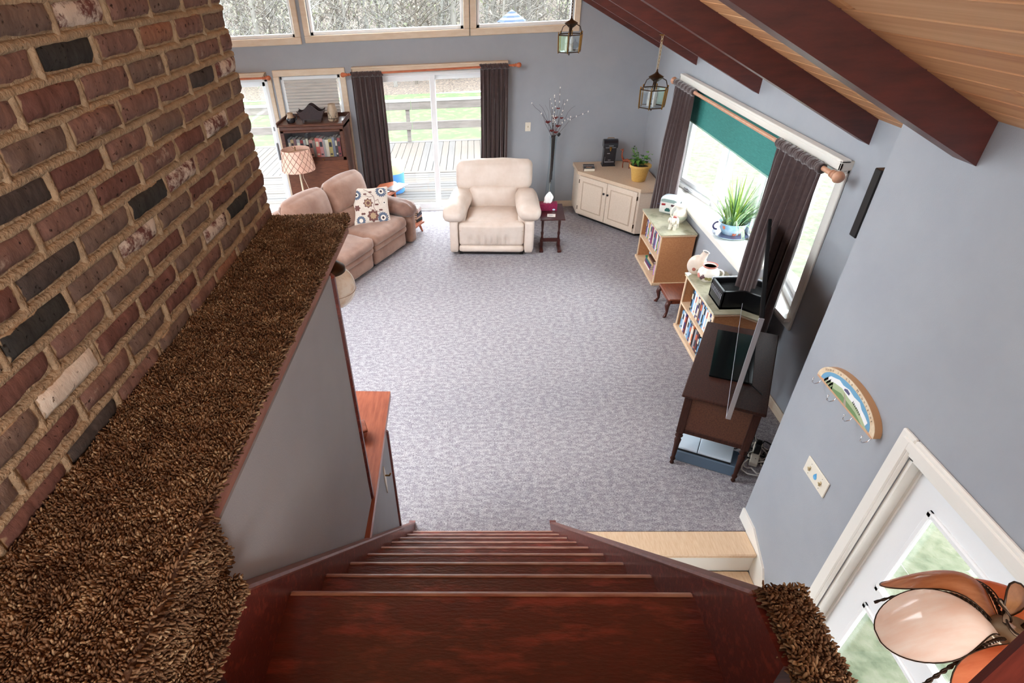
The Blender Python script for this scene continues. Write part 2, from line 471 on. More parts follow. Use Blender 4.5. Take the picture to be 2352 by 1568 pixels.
# steps down to the entry, light wood and white risers
t = thing('entry_steps', 'pale wooden steps with white risers going down beside the staircase', 'steps', (.58, 2.66, 0))
mb = MB(); mb.bb(0, XJ - .58 - .015, -.21, 0, -.035, 0.0, bev=.008); mb.build('tread', M_birch, t)
mb = MB(); mb.bb(0, XJ - .58 - .015, -.19, -.17, -.2, -.035); mb.build('riser', M_white, t)
mb = MB(); mb.bb(0, XJ - .58 - .015, -.43, -.19, -.235, -.2, bev=.008); mb.build('tread', M_birch, t)
mb = MB(); mb.bb(0, XJ - .58 - .015, -.41, -.39, -.4, -.235); mb.build('riser', M_white, t)
mb = MB(); mb.bb(0, XJ - .58 - .015, -.65, -.41, -.435, -.4, bev=.008); mb.build('tread', M_birch, t)
mb = MB(); mb.bb(0, XJ - .58 - .015, -.63, -.61, -.6, -.435); mb.build('riser', M_white, t)
struct(MB().bb(.565, XJ - .001, 2.495, 2.655, -.6, -.125).build('wall_step_base', M_white))

# ------------------------------------------------------------------ windows and doors
def picture_window(name, x0, x1, z0, z1, slope=False):
    w = struct(thing(name, 'x', 'x')); del w['label']; del w['category']
    cw = .085
    mb = MB()
    zt0, zt1 = z1, z1
    mb.bb(x0 - cw, x1 + cw, YW - .028, YW + .0, z0 - cw, z0 + .004, bev=.008)
    mb.build('casing_bottom', M_cream, w)
    for a, b in ((x0 - cw, x0), (x1, x1 + cw)):
        MB().bb(a, b, YW - .028, YW, z0 + .004, z1 + .05, bev=.008).build('casing_side', M_cream, w)
    MB().bb(x0 - cw, x1 + cw, YW - .028, YW, z1, z1 + cw, bev=.008).build('casing_top', M_cream, w)
    mb = MB(); f = .045
    mb.bb(x0, x1, YW + .03, YW + .1, z0, z0 + f, bev=.006); mb.bb(x0, x1, YW + .03, YW + .1, z1 - f, z1, bev=.006)
    mb.bb(x0, x0 + f, YW + .03, YW + .1, z0, z1, bev=.006); mb.bb(x1 - f, x1, YW + .03, YW + .1, z0, z1, bev=.006)
    mb.build('frame', M_vinyl, w)
    MB().bb(x0 + f, x1 - f, YW + .06, YW + .066, z0 + f, z1 - f).build('pane', M_pane, w)
    return w
picture_window('window_1', *UP[0]); picture_window('window_2', *UP[1]); picture_window('window_3', *UP[2])
for (a, b, c, d) in UP: portal(((a + b) / 2, YW + .2, (c + d) / 2), (b - a, d - c), (0, -1, 0))

def slider(name, x0, x1, z1, split, handle_x=None):
    w = struct(thing(name, 'x', 'x', (0, YW, 0))); del w['label']; del w['category']
    mb = MB(); f = .05
    mb.bb(x0, x1, -.02, .15, z1 - f, z1, bev=.006); mb.bb(x0, x0 + f, -.02, .15, 0, z1, bev=.006); mb.bb(x1 - f, x1, -.02, .15, 0, z1, bev=.006)
    mb.bb(x0, x1, -.03, .17, -.01, .03, bev=.006)
    mb.bb(split - .028, split + .048, -.008, .118, .032, z1 - f - .002, bev=.004)
    mb.build('door_frame', M_vinyl, w)
    for i, (a, b, yy) in enumerate(((x0 + f, split + .04, .02), (split - .02, x1 - f, .09))):
        mb = MB(); s = .07
        mb.bb(a, b, yy - .02, yy + .02, z1 - f - s, z1 - f, bev=.005); mb.bb(a, b, yy - .02, yy + .02, .03, .03 + s + .02, bev=.005)
        mb.bb(a, a + s, yy - .02, yy + .02, .03, z1 - f, bev=.005); mb.bb(b - s, b, yy - .02, yy + .02, .03, z1 - f, bev=.005)
        p = mb.build('sliding_panel', M_vinyl, w)
        MB().bb(a + s, b - s, yy - .004, yy + .004, .03 + s, z1 - f - s).build('pane', M_pane, p)
    if handle_x:
        MB().box((handle_x, -.03, 1.02), (.03, .035, .26), bev=.008).box((handle_x, -.01, 1.35), (.025, .03, .06), bev=.005).build('handle', mat('handle_grey', rgb(140, 140, 142), .4, metal=.6), w)
    return w
slider('door_1', SLD[0], SLD[1], SLD[3], -.62)
slider('door_2', SLD2[0], SLD2[1], SLD2[3], -3.7, -3.11)
struct(MB().bb(SLD2[1], SLD2[1] + .06, YW - .02, YW + .01, 0, 2.05, bev=.005).build('trim_1', M_cream))
for (a, b, c, d) in (SLD, SLD2): portal(((a + b) / 2, YW + .2, (c + d) / 2), (b - a, d - c), (0, -1, 0))

w = struct(thing('window_4', 'x', 'x')); del w['label']; del w['category']
(a, b, c, d) = SMW; cw = .085
MB().bb(a - cw, b + cw, YW - .025, YW, d, d + cw, bev=.006).build('casing_top', M_cream, w)
for q in ((a - cw, a), (b, b + cw)): MB().bb(q[0], q[1], YW - .025, YW, c - .1, d, bev=.006).build('casing_side', M_cream, w)
MB().bb(a - cw, b + cw, YW - .05, YW, c - .1, c - .06, bev=.006).build('sill', M_cream, w)
mb = MB(); f = .05
mb.bb(a, b, YW + .06, YW + .13, d - f, d); mb.bb(a, b, YW + .06, YW + .13, c, c + f); mb.bb(a, a + f, YW + .06, YW + .13, c, d); mb.bb(b - f, b, YW + .06, YW + .13, c, d); mb.bb(a, b, YW + .06, YW + .12, 1.38, 1.42)
mb.build('frame', M_vinyl, w)
MB().bb(a + f, b - f, YW + .09, YW + .096, c + f, d - f).build('pane', M_pane, w)
M_cell = mat('cellular_shade', rgb(214, 210, 204), .8, col2=rgb(196, 192, 188), scale=14, stretch=(.25, 1, 6), trans=.0)
t = thing('cellular_shade', 'grey pleated shade drawn down over the small window behind the bookcase', 'window shade', ((a + b) / 2, YW + .045, 0))
MB().bb(-.43, .41, -.015, .02, d - .055, d - .005, bev=.006).build('headrail', M_vinyl, t)
mb = MB(); nz = 50
pts = [(y, d - .05 - (d - .05 - .95) * i / nz) for i, y in ((i, .004 if i % 2 else -.012) for i in range(nz + 1))]
vs = []; fs = []
for i, (y, z) in enumerate(pts): vs += [(-.41, y, z), (.385, y, z)]
for i in range(nz): fs.append((2 * i, 2 * i + 1, 2 * i + 3, 2 * i + 2))
mb.add(vs, fs); mb.add([(v[0], v[1] + .006, v[2]) for v in vs], [f[::-1] for f in fs])
mb.build('pleated_fabric', M_cell, t)

# bow window
w = struct(thing('window_5', 'x', 'x')); del w['label']; del w['category']
BP = [(2.70, 7.80), (2.865, 6.85), (2.925, 5.95), (2.865, 5.08), (2.70, 4.32)]
zb, zt = .83, 1.98
mb = MB()
poly = [(2.56, 7.93), (2.56, 4.19), (XW, 4.19), (XW, 4.28), (XW + .1, 4.28)] + [(p[0] + .06, p[1]) for p in BP[::-1]] + [(XW + .1, 7.84), (XW, 7.84), (XW, 7.93)]
mb.prism(poly, zb - .035, zb); mb.build('sill', M_white, w, smooth=30)
MB().bb(XW - .02, XW, 4.2, 7.92, zb - .11, zb - .035, bev=.004).build('apron', M_white, w)
MB().prism([(XW - .0, 7.86), (XW, 4.26)] + [(p[0] + .14, p[1]) for p in BP[::-1]], zt, zt + .06).build('head_board', M_white, w)
for (ya, yb_) in ((4.17, 4.26), (7.86, 7.95)): MB().bb(XW - .022, XW, ya, yb_, zb - .11, 2.07, bev=.006).build('casing_side', M_white, w)
MB().bb(XW - .03, XW, 4.17, 7.95, 2.0, 2.075, bev=.006).build('casing_top', M_white, w)
MB().bb(XW, XW + .14, 4.24, 4.27, zb, zt).bb(XW, XW + .14, 7.85, 7.88, zb, zt).build('jamb', M_white, w)
for i in range(4):
    p, q = Vector((*BP[i], 0)), Vector((*BP[i + 1], 0))
    dv = q - p; ln = dv.length; an = math.atan2(dv.y, dv.x); T = Matrix.Translation((p + q) / 2) @ Matrix.Rotation(an, 4, 'Z')
    mb = MB()
    def B(x0, x1, y0, y1, z0, z1, mb=mb, T=T): mb.box(((x0 + x1) / 2, (y0 + y1) / 2, (z0 + z1) / 2), (x1 - x0, y1 - y0, z1 - z0), bev=.004, M=T)
    e = ln / 2
    B(-e, e, -.03, .09, zb, zb + .05); B(-e, e, -.03, .09, zt - .05, zt); B(-e, -e + .055, -.03, .09, zb, zt); B(e - .055, e, -.03, .09, zb, zt)
    fr = mb.build('frame', M_vinyl, w)
    mb = MB()
    def B2(x0, x1, y0, y1, z0, z1, mb=mb, T=T): mb.box(((x0 + x1) / 2, (y0 + y1) / 2, (z0 + z1) / 2), (x1 - x0, y1 - y0, z1 - z0), bev=.004, M=T)
    B2(-e + .06, e - .06, 0, .05, zb + .055, zb + .105); B2(-e + .06, e - .06, 0, .05, zt - .1, zt - .055); B2(-e + .06, -e + .105, 0, .05, zb + .055, zt - .055); B2(e - .105, e - .06, 0, .05, zb + .055, zt - .055)
    sh = mb.build('sash', M_vinyl, w)
    mb = MB(); mb.box((0, .03, (zb + zt) / 2), (ln - .21, .006, zt - zb - .2), M=T); mb.build('pane', M_pane, sh)
    if i == 0:
        mb = MB(); mb.box((-.12, -.05, zb + .03), (.12, .03, .03), bev=.008, M=T); mb.box((-.03, -.062, zb + .045), (.12, .014, .014), rot=(0, .15, 0), bev=.004, M=T)
        mb.build('crank_handle', mat('handle_grey', rgb(150, 150, 152), .4, metal=.6), w)
portal((3.1, 6.06, 1.4), (3.5, 1.2), (-1, 0, 0))
struct(MB().bb(XW + .141, XW + .5, 4.2, 7.95, zt + .06, zt + .4).bb(XW + .141, XW + .42, 4.25, 7.85, zb - .3, zb - .036).build('wall_bow_box', M_wall))

# entry door, seen from above
w = struct(thing('door_3', 'x', 'x')); del w['label']; del w['category']
y0, y1, z0, z1 = DR
for nm, q in (('casing_side', (y1, y1 + .09, z0, z1 + .09)), ('casing_side', (y0 - .09, y0, z0, z1 + .09))):
    MB().bb(XJ - .022, XJ, *q, bev=.007).bb(XJ - .03, XJ - .004, q[0] + .012, q[1] - .03, q[2], q[3] - .02, bev=.006).build(nm, M_white, w)
MB().bb(XJ - .022, XJ, y0, y1, z1, z1 + .09, bev=.007).bb(XJ - .029, XJ - .004, y0 - .04, y1 + .04, z1 + .02, z1 + .072, bev=.006).build('casing_top', M_white, w)
MB().bb(XJ, XJ + .13, y1 - .02, y1, z0, z1).bb(XJ, XJ + .13, y0, y0 + .02, z0, z1).bb(XJ, XJ + .13, y0, y1, z1 - .02, z1).bb(XJ + .05, XJ + .09, y1 - .035, y1, z0, z1).build('jamb', M_white, w)
dx = XJ + .06
mb = MB()
mb.bb(dx, dx + .04, y1 - .16, y1 - .02, z0 + .01, z1 - .02); mb.bb(dx, dx + .04, y0 + .02, y0 + .16, z0 + .01, z1 - .02)
mb.bb(dx, dx + .04, y0 + .16, y1 - .16, z1 - .17, z1 - .02); mb.bb(dx, dx + .04, y0 + .16, y1 - .16, z0 + .01, z0 + .5)
mb.bb(dx, dx + .04, y0 + .16, y1 - .16, .62, .74)
lf = mb.build('door_leaf', M_vinyl, w)
for (za, zc) in ((.74, z1 - .17), (z0 + .5, .62)):
    mb = MB(); g = .03
    mb.bb(dx - .014, dx + .01, y0 + .16, y1 - .16, zc - g, zc, bev=.006); mb.bb(dx - .014, dx + .01, y0 + .16, y1 - .16, za, za + g, bev=.006)
    mb.bb(dx - .014, dx + .01, y0 + .16, y0 + .16 + g, za, zc, bev=.006); mb.bb(dx - .014, dx + .01, y1 - .16 - g, y1 - .16, za, zc, bev=.006)
    mb.build('glazing_bead', M_vinyl, lf)
    MB().bb(dx + .015, dx + .02, y0 + .16, y1 - .16, za, zc).build('pane', M_pane, lf)
portal((XJ + .2, (y0 + y1) / 2, .7), (y1 - y0, 1.6), (-1, 0, 0))
# unseen windows added for more daylight: left wall and behind the photographer
for i, (yy0, yy1, c, d) in enumerate(ADDED_LWIN):
    w = struct(thing('window_6', 'x', 'x')); del w['label']; del w['category']
    mb = MB(); mb.bb(XL - .1, XL + .02, yy0, yy1, c, c + .06).bb(XL - .1, XL + .02, yy0, yy1, d - .06, d).bb(XL - .1, XL + .02, yy0, yy0 + .06, c, d).bb(XL - .1, XL + .02, yy1 - .06, yy1, c, d).bb(XL - .1, XL, 6.36, 6.44, c, d)
    mb.build('frame', M_vinyl, w); MB().bb(XL - .06, XL - .054, yy0, yy1, c, d).build('pane', M_pane, w)
    portal((XL - .2, (yy0 + yy1) / 2, (c + d) / 2), (yy1 - yy0, d - c), (1, 0, 0))
w = struct(thing('window_7', 'x', 'x')); del w['label']; del w['category']
(a, b, c, d) = ADDED_BWIN[0]
mb = MB(); mb.bb(a, b, YB - .1, YB + .02, c, c + .06).bb(a, b, YB - .1, YB + .02, d - .06, d).bb(a, a + .06, YB - .1, YB + .02, c, d).bb(b - .06, b, YB - .1, YB + .02, c, d)
mb.build('frame', M_vinyl, w); MB().bb(a, b, YB - .06, YB - .054, c, d).build('pane', M_pane, w)
portal(((a + b) / 2, YB - .2, (c + d) / 2), (b - a, d - c), (0, 1, 0))

# trim on the stair wall
struct(MB().bb(-.66, -.515, 1.855, 1.895, 1.225, 2.42, bev=.012).build('trim_2', M_redwood))
struct(MB().bb(-.66, -.515, 2.405, 2.445, 0, 1.185, bev=.012).build('trim_3', M_redwood))
# ------------------------------------------------------------------ brick chimney
def brick_mat(name, c1, c2, smear, smear_col, dark=None):
    m = bpy.data.materials.new(name); m.use_nodes = True; nt = m.node_tree; b = nt.nodes['Principled BSDF']
    b.inputs['Roughness'].default_value = .9; b.inputs['Specular IOR Level'].default_value = .2
    tc = nt.nodes.new('ShaderNodeTexCoord'); gi = nt.nodes.new('ShaderNodeObjectInfo')
    ad = nt.nodes.new('ShaderNodeVectorMath'); ad.operation = 'MULTIPLY_ADD'
    nt.links.new(gi.outputs['Random'], ad.inputs[0]); ad.inputs[1].default_value = (13, 17, 19); nt.links.new(tc.outputs['Object'], ad.inputs[2])
    n1 = nt.nodes.new('ShaderNodeTexNoise'); n1.inputs['Scale'].default_value = 30; n1.inputs['Detail'].default_value = 6; n1.inputs['Roughness'].default_value = .7
    mp = nt.nodes.new('ShaderNodeMapping'); mp.inputs['Scale'].default_value = (1, 1.6, .55); nt.links.new(ad.outputs[0], mp.inputs[0])
    nt.links.new(mp.outputs[0], n1.inputs['Vector'])
    r1 = nt.nodes.new('ShaderNodeValToRGB'); r1.color_ramp.elements[0].position = .36; r1.color_ramp.elements[0].color = c1
    r1.color_ramp.elements[1].position = .62; r1.color_ramp.elements[1].color = c2
    nt.links.new(n1.outputs[0], r1.inputs[0])
    n2 = nt.nodes.new('ShaderNodeTexNoise'); n2.inputs['Scale'].default_value = 17; n2.inputs['Detail'].default_value = 7; n2.inputs['Roughness'].default_value = .75
    nt.links.new(ad.outputs[0], n2.inputs['Vector'])
    r2 = nt.nodes.new('ShaderNodeValToRGB'); r2.color_ramp.elements[0].position = 1 - smear - .06; r2.color_ramp.elements[1].position = 1 - smear + .06
    nt.links.new(n2.outputs[0], r2.inputs[0])
    mx = nt.nodes.new('ShaderNodeMix'); mx.data_type = 'RGBA'; nt.links.new(r2.outputs[0], mx.inputs[0]); nt.links.new(r1.outputs[0], mx.inputs[6]); mx.inputs[7].default_value = smear_col
    # dark pits
    n3 = nt.nodes.new('ShaderNodeTexNoise'); n3.inputs['Scale'].default_value = 75; n3.inputs['Detail'].default_value = 3
    nt.links.new(ad.outputs[0], n3.inputs['Vector'])
    r3 = nt.nodes.new('ShaderNodeValToRGB'); r3.color_ramp.elements[0].position = .26; r3.color_ramp.elements[0].color = (.18, .15, .14, 1); r3.color_ramp.elements[1].position = .36
    r3.color_ramp.elements[1].color = (1, 1, 1, 1)
    nt.links.new(n3.outputs[0], r3.inputs[0])
    # mortar smeared over the brick edges
    sx = nt.nodes.new('ShaderNodeSeparateXYZ'); nt.links.new(tc.outputs['Object'], sx.inputs[0])
    def mth(op, a, b=None):
        q = nt.nodes.new('ShaderNodeMath'); q.operation = op
        for i_, v_ in enumerate((a, b)):
            if v_ is None: continue
            if isinstance(v_, (int, float)): q.inputs[i_].default_value = v_
            else: nt.links.new(v_, q.inputs[i_])
        return q.outputs[0]
    ey = mth('DIVIDE', mth('ABSOLUTE', sx.outputs[1]), .098); ez = mth('DIVIDE', mth('ABSOLUTE', sx.outputs[2]), .0255)
    n4 = nt.nodes.new('ShaderNodeTexNoise'); n4.inputs['Scale'].default_value = 22; n4.inputs['Detail'].default_value = 6; nt.links.new(ad.outputs[0], n4.inputs['Vector'])
    ed = mth('ADD', mth('MAXIMUM', mth('POWER', ey, 6.0), mth('POWER', ez, 3.0)), mth('MULTIPLY', mth('SUBTRACT', n4.outputs[0], .5), 1.7))
    r4 = nt.nodes.new('ShaderNodeValToRGB'); r4.color_ramp.elements[0].position = .78; r4.color_ramp.elements[1].position = .92; nt.links.new(ed, r4.inputs[0])
    m3 = nt.nodes.new('ShaderNodeMix'); m3.data_type = 'RGBA'; nt.links.new(r4.outputs[0], m3.inputs[0]); nt.links.new(mx.outputs[2], m3.inputs[6]); m3.inputs[7].default_value = rgb(164, 142, 116)
    mx = m3
    m2 = nt.nodes.new('ShaderNodeMix'); m2.data_type = 'RGBA'; m2.blend_type = 'MULTIPLY'; m2.inputs[0].default_value = 1
    nt.links.new(mx.outputs[2], m2.inputs[6]); nt.links.new(r3.outputs[0], m2.inputs[7]); nt.links.new(m2.outputs[2], b.inputs['Base Color'])
    add = nt.nodes.new('ShaderNodeMath'); add.operation = 'ADD'; nt.links.new(n1.outputs[0], add.inputs[0]); nt.links.new(r3.outputs[0], add.inputs[1])
    bp = nt.nodes.new('ShaderNodeBump'); bp.inputs['Strength'].default_value = .75; bp.inputs['Distance'].default_value = .004
    nt.links.new(add.outputs[0], bp.inputs['Height']); nt.links.new(bp.outputs[0], b.inputs['Normal'])
    return m
BM = [brick_mat('brick_rose', rgb(138, 106, 96), rgb(110, 85, 78), .36, rgb(170, 152, 139)),
      brick_mat('brick_red', rgb(123, 88, 79), rgb(98, 68, 62), .3, rgb(132, 104, 94)),
      brick_mat('brick_dark', rgb(85, 77, 74), rgb(64, 58, 56), .26, rgb(125, 113, 105)),
      brick_mat('brick_orange', rgb(159, 117, 95), rgb(130, 93, 77), .34, rgb(190, 160, 134)),
      brick_mat('brick_whitewashed', rgb(120, 78, 73), rgb(96, 62, 59), .52, rgb(206, 194, 181)),
      brick_mat('brick_greybrown', rgb(127, 107, 97), rgb(103, 86, 79), .34, rgb(156, 143, 131)),
      brick_mat('brick_black', rgb(65, 64, 62), rgb(48, 47, 47), .22, rgb(97, 92, 87)),
      brick_mat('brick_white_painted', rgb(226, 217, 204), rgb(206, 194, 179), .3, rgb(241, 234, 223))]
M_mortar = mat('mortar', rgb(176, 154, 126), .95, col2=rgb(150, 130, 106), scale=40, bump=.8, bscale=110, detail=6)
XB, YC = -.84, 2.29            # face plane and far corner of the chimney
chim = thing('brick_chimney', 'rough old brick chimney filling the left foreground', 'chimney', (XB, YC, 0))
CH, BH, BLn, J = .0672, .0505, .196, .0165
Z0 = 2.50 - .0672 * .35
def brick_mesh(seed, L, Hh, D):
    """face towards +x, long side along y"""
    rn = random.Random(seed); mb = MB(); off = Vector((seed * 3.1, seed * 1.7, 0))
    ny, nz = 9, 4
    g = {}
    vs = []; fs = []
    for i in range(ny + 1):
        for j in range(nz + 1):
            u, v = i / ny * 2 - 1, j / nz * 2 - 1
            y, z = u * L / 2, v * Hh / 2
            e = min(1.3, abs(u) ** 9 + abs(v) ** 5)
            nn = mnoise.fractal(Vector((y * 26, z * 34, 0)) + off, 1.0, 2.0, 3)
            x = -.009 * e + .0050 * nn + .0045 * mnoise.noise(Vector((y * 9, z * 9, 5)) + off)
            y += .006 * mnoise.noise(Vector((z * 25, u * 2, 9)) + off) * (abs(u) > .9); z += .0045 * mnoise.noise(Vector((y * 17, v, 3)) + off) * (abs(v) > .9)
            g[i, j] = len(vs); vs.append((x, y, z))
    for i in range(ny):
        for j in range(nz): fs.append((g[i, j], g[i + 1, j], g[i + 1, j + 1], g[i, j + 1]))
    ring = [(i, 0) for i in range(ny)] + [(ny, j) for j in range(nz)] + [(i, nz) for i in range(ny, 0, -1)] + [(0, j) for j in range(nz, 0, -1)]
    n0 = len(vs)
    for k in ring: p = vs[g[k]]; vs.append((-D, p[1], p[2]))
    m = len(ring)
    for a in range(m): b2 = (a + 1) % m; fs.append((g[ring[a]], n0 + a, n0 + b2, g[ring[b2]]))
    mb.add(vs, fs)
    return mb.mesh('brick', BM[0], 60)
BV = [brick_mesh(s, BLn, BH, .05) for s in range(12)]
BVH = [brick_mesh(40 + s, .095, BH, .05) for s in range(5)]
order = [0, 5, 1, 0, 2, 5, 3, 0, 5, 4, 0, 1, 5, 6, 0, 5, 0, 4, 1, 5, 2, 0, 5, 1, 0]
rb = random.Random(3)
mort = MB()
mort.bb(-.6, -.013, -4.0, -.02, -2.4 if False else -2.5 + .0, 1.9)    # core, local to (XB, YC, 0): z shifted below
mort = MB()
mort.bb(-.62, -.012, -2.05, -.012, 0.0, 3.93)
mort.bb(-.62, -.012, -4.2, -2.05, 2.335, 3.93)
nc = 13
for c in range(-1, nc):
    z = Z0 + c * CH
    # bed joint bead
    zj = z - .006
    pts = []
    for k in range(70):
        y = -.004 - k * .03
        pts.append((-.0135 + .0016 * mnoise.noise(Vector((y * 14, c, 0))), y, zj + .0016 * mnoise.noise(Vector((y * 9, c, 4)))))
    mort.tube(pts, [.0108 + .0016 * mnoise.noise(Vector((p[1] * 30, c, 9))) for p in pts], 7)
    pts = [(-.012 - k * .03, -.013, zj) for k in range(20)]
    mort.tube(pts, .0105, 7)
    y = -.0
    first = [.0, .5, .06, .45][c % 4] if c % 2 == 0 else .52
    lens = []
    k = 0
    while y > -1.95:
        half = (k == 0 and c % 2 == 1)
        L = .095 if half else BLn
        if k == 0 and c % 3 == 0 and not half: pass
        me = rb.choice(BVH if half else BV)
        mi = order[(c * 5 + k * 3 + rb.randrange(3)) % len(order)]
        if c == 2 and k == 6: mi = 7
        if c == 4 and k == 6: mi = 7 if False else mi
        o = share('brick', me, chim, (rb.uniform(-.004, .005), y - L / 2 + .002, z + .0275 + .0062), (rb.uniform(-.012, .012), rb.uniform(-.02, .02), rb.uniform(-.012, .012)),
                  (1, 1, 1), BM[mi])
        yj = y - L - J / 2 + .002
        pts = [(-.0135, yj + .002 * mnoise.noise(Vector((q, k, c))), zj + .003 + q * (CH - .004) / 4) for q in range(5)]
        mort.tube(pts, .0105, 7)
        y -= L + J; k += 1
    # far return face of the corner: headers
    x = -.012
    for q in range(3):
        L2 = BLn if (c % 2 == 1 or q) else .095
        o = share('brick', rb.choice(BV if L2 == BLn else BVH), chim, (x - L2 / 2 - .0, .0, z + .0275 + .0062), (0, 0, R(90)), (1, 1, 1), BM[order[(c * 3 + q) % len(order)]])
        x -= L2 + J
mort.build('mortar', M_mortar, chim, smooth=60)

# ------------------------------------------------------------------ shag carpet
M_shag = [mat('shag_yarn_dark', rgb(98, 72, 54), .9, col2=rgb(74, 54, 40), scale=30, spec=.1), mat('shag_yarn_mid', rgb(132, 104, 80), .9, col2=rgb(108, 84, 64), scale=30, spec=.1),
          mat('shag_yarn_light', rgb(176, 152, 122), .9, col2=rgb(150, 126, 98), scale=30, spec=.1)]
def shag(points, normals, seed, length=.0075, rad=.0021):
    rs = np.random.RandomState(seed); n = len(points)
    P = np.array(points); N = np.array(normals); N = N / np.linalg.norm(N, axis=1)[:, None]
    rv = rs.normal(size=(n, 3)); T1 = np.cross(N, rv); T1 /= np.linalg.norm(T1, axis=1)[:, None]; T2 = np.cross(N, T1)
    # tufts lean in drifts
    lean = np.array([[mnoise.noise(Vector(p) * 30), mnoise.noise(Vector(p) * 30 + Vector((7, 3, 1))), -.2 + .3 * mnoise.noise(Vector(p) * 30 + Vector((1, 9, 4)))] for p in points])
    lean = lean * .9 + rs.normal(size=(n, 3)) * .35
    lean -= N * (lean * N).sum(1)[:, None] * .6
    ln = length * rs.uniform(.55, 1.45, n)[:, None]
    r = rad * rs.uniform(.75, 1.3, n)[:, None]
    C4 = [P - N * .003, P + N * ln * .55 + lean * ln * .25, P + N * ln * .95 + lean * ln * .7]
    tip = P + N * (ln * .95 + r * .6) + lean * ln * .85
    m = 5; nv = 3 * m + 1
    V = np.empty((n, nv, 3))
    for q, (c, k2) in enumerate(zip(C4, (.9, 1.15, .85))):
        for k in range(m):
            a = 2 * PI * k / m + q * .5
            V[:, q * m + k] = c + (T1 * math.cos(a) + T2 * math.sin(a)) * r * k2
    V[:, 3 * m] = tip
    quads = [(q * m + k, q * m + (k + 1) % m, (q + 1) * m + (k + 1) % m, (q + 1) * m + k) for q in range(2) for k in range(m)]
    tris = [(2 * m + k, 2 * m + (k + 1) % m, 3 * m) for k in range(m)]
    flat = np.array([i for f in quads + tris for i in f]); sizes = np.array([4] * len(quads) + [3] * len(tris))
    loops = (flat[None] + (np.arange(n) * nv)[:, None]).reshape(-1)
    sz = np.tile(sizes, n); starts = np.concatenate([[0], np.cumsum(sz)[:-1]])
    me = bpy.data.meshes.new('shag_pile')
    me.vertices.add(n * nv); me.vertices.foreach_set('co', V.reshape(-1))
    me.loops.add(len(loops)); me.loops.foreach_set('vertex_index', loops.astype(np.int32))
    me.polygons.add(len(sz)); me.polygons.foreach_set('loop_start', starts.astype(np.int32))
    for mt in M_shag: me.materials.append(mt)
    nz = np.array([mnoise.noise(Vector(p) * 14) for p in points])
    mi = np.clip(np.round(.85 + nz * .7 + rs.normal(size=n) * .5), 0, 2).astype(np.int32)
    me.polygons.foreach_set('material_index', np.repeat(mi, len(sizes)))
    me.polygons.foreach_set('use_smooth', np.ones(len(sz), dtype=bool))
    me.update(calc_edges=True); me.validate()
    return me
def grid_pts(u0, u1, v0, v1, step, fn, rs):
    out = []
    nu, nv = max(1, int(abs(u1 - u0) / step)), max(1, int(abs(v1 - v0) / step))
    for i in range(nu):
        for j in range(nv):
            out.append(fn(u0 + (u1 - u0) * (i + rs.random()) / nu, v0 + (v1 - v0) * (j + rs.random()) / nv))
    return out
rs = random.Random(5)
ledge = thing('carpeted_ledge', 'brown shag carpeted ledge running along the foot of the brick chimney', 'ledge', (-.68, 1.3, 2.42))
M_ledgewood = mat('pinkish_wood_edge', rgb(160, 112, 96), .55, col2=rgb(136, 90, 76), scale=8, stretch=(8, 1, 8))
MB().bb(-.16, .152, -1.2, .965, 0, .045, bev=.004).build('board', M_ledgewood, ledge)
MB().bb(-.16, .16, -1.2, .972, .045, .075, bev=.012).bb(.145, .172, -1.2, -.60, -.08, .075, bev=.012).build('carpet_backing', M_loftcarpet, ledge)
pts, nrm = [], []
lo = Vector((.68, -1.3, -2.42)); lo = Vector((-.68, 1.3, 2.42))
for p in grid_pts(-.16, .16, -1.0, .972, .0046, lambda a, b: (a, b, .075), rs): pts.append(p); nrm.append((0, 0, 1))
for p in grid_pts(-1.0, .972, .047, .075, .0075, lambda a, b: (.16, a, b), rs): pts.append(p); nrm.append((.85, 0, .5))
for p in grid_pts(-.16, .16, .047, .075, .0075, lambda a, b: (a, .972, b), rs): pts.append(p); nrm.append((0, .85, .5))
for p in grid_pts(-1.0, -.60, -.08, .075, .0062, lambda a, b: (.172, a, b), rs): pts.append(p); nrm.append((.97, 0, .25))
me = shag(pts, nrm, 1)
o = bpy.data.objects.new('shag_pile', me); COL.objects.link(o); o.parent = ledge; o['kind'] = 'stuff'
def carpet_strip(name, label, x0, x1, y0, y1, z, seed):
    t = thing(name, label, 'carpet strip', ((x0 + x1) / 2, y1, z))
    hw = (x1 - x0) / 2
    MB().bb(-hw, hw, y0 - y1, 0, -.05, 0, bev=.012).build('carpet_backing', M_loftcarpet, t)
    pts, nrm = [], []
    for p in grid_pts(-hw, hw, y0 - y1 + .0, 0, .0048, lambda a, b: (a, b, 0), rs): pts.append(p); nrm.append((0, 0, 1))
    for s in (-1, 1):
        for p in grid_pts(y0 - y1, 0, -.045, 0, .0065, lambda a, b: (s * hw, a, b), rs): pts.append(p); nrm.append((s * .9, 0, .4))
    for p in grid_pts(-hw, hw, -.045, 0, .0065, lambda a, b: (a, 0, b), rs): pts.append(p); nrm.append((0, .9, .4))
    o = bpy.data.objects.new('shag_pile', shag(pts, nrm, seed)); COL.objects.link(o); o.parent = t; o['kind'] = 'stuff'
carpet_strip('carpet_strip', 'brown shag carpet strip capping the left stringer at the stair head', -.512, -.458, .36, .635, 2.375, 2)
carpet_strip('carpet_strip', 'brown shag carpet strip capping the right stringer beside the entry door', .528, .602, .36, .64, 2.345, 3)

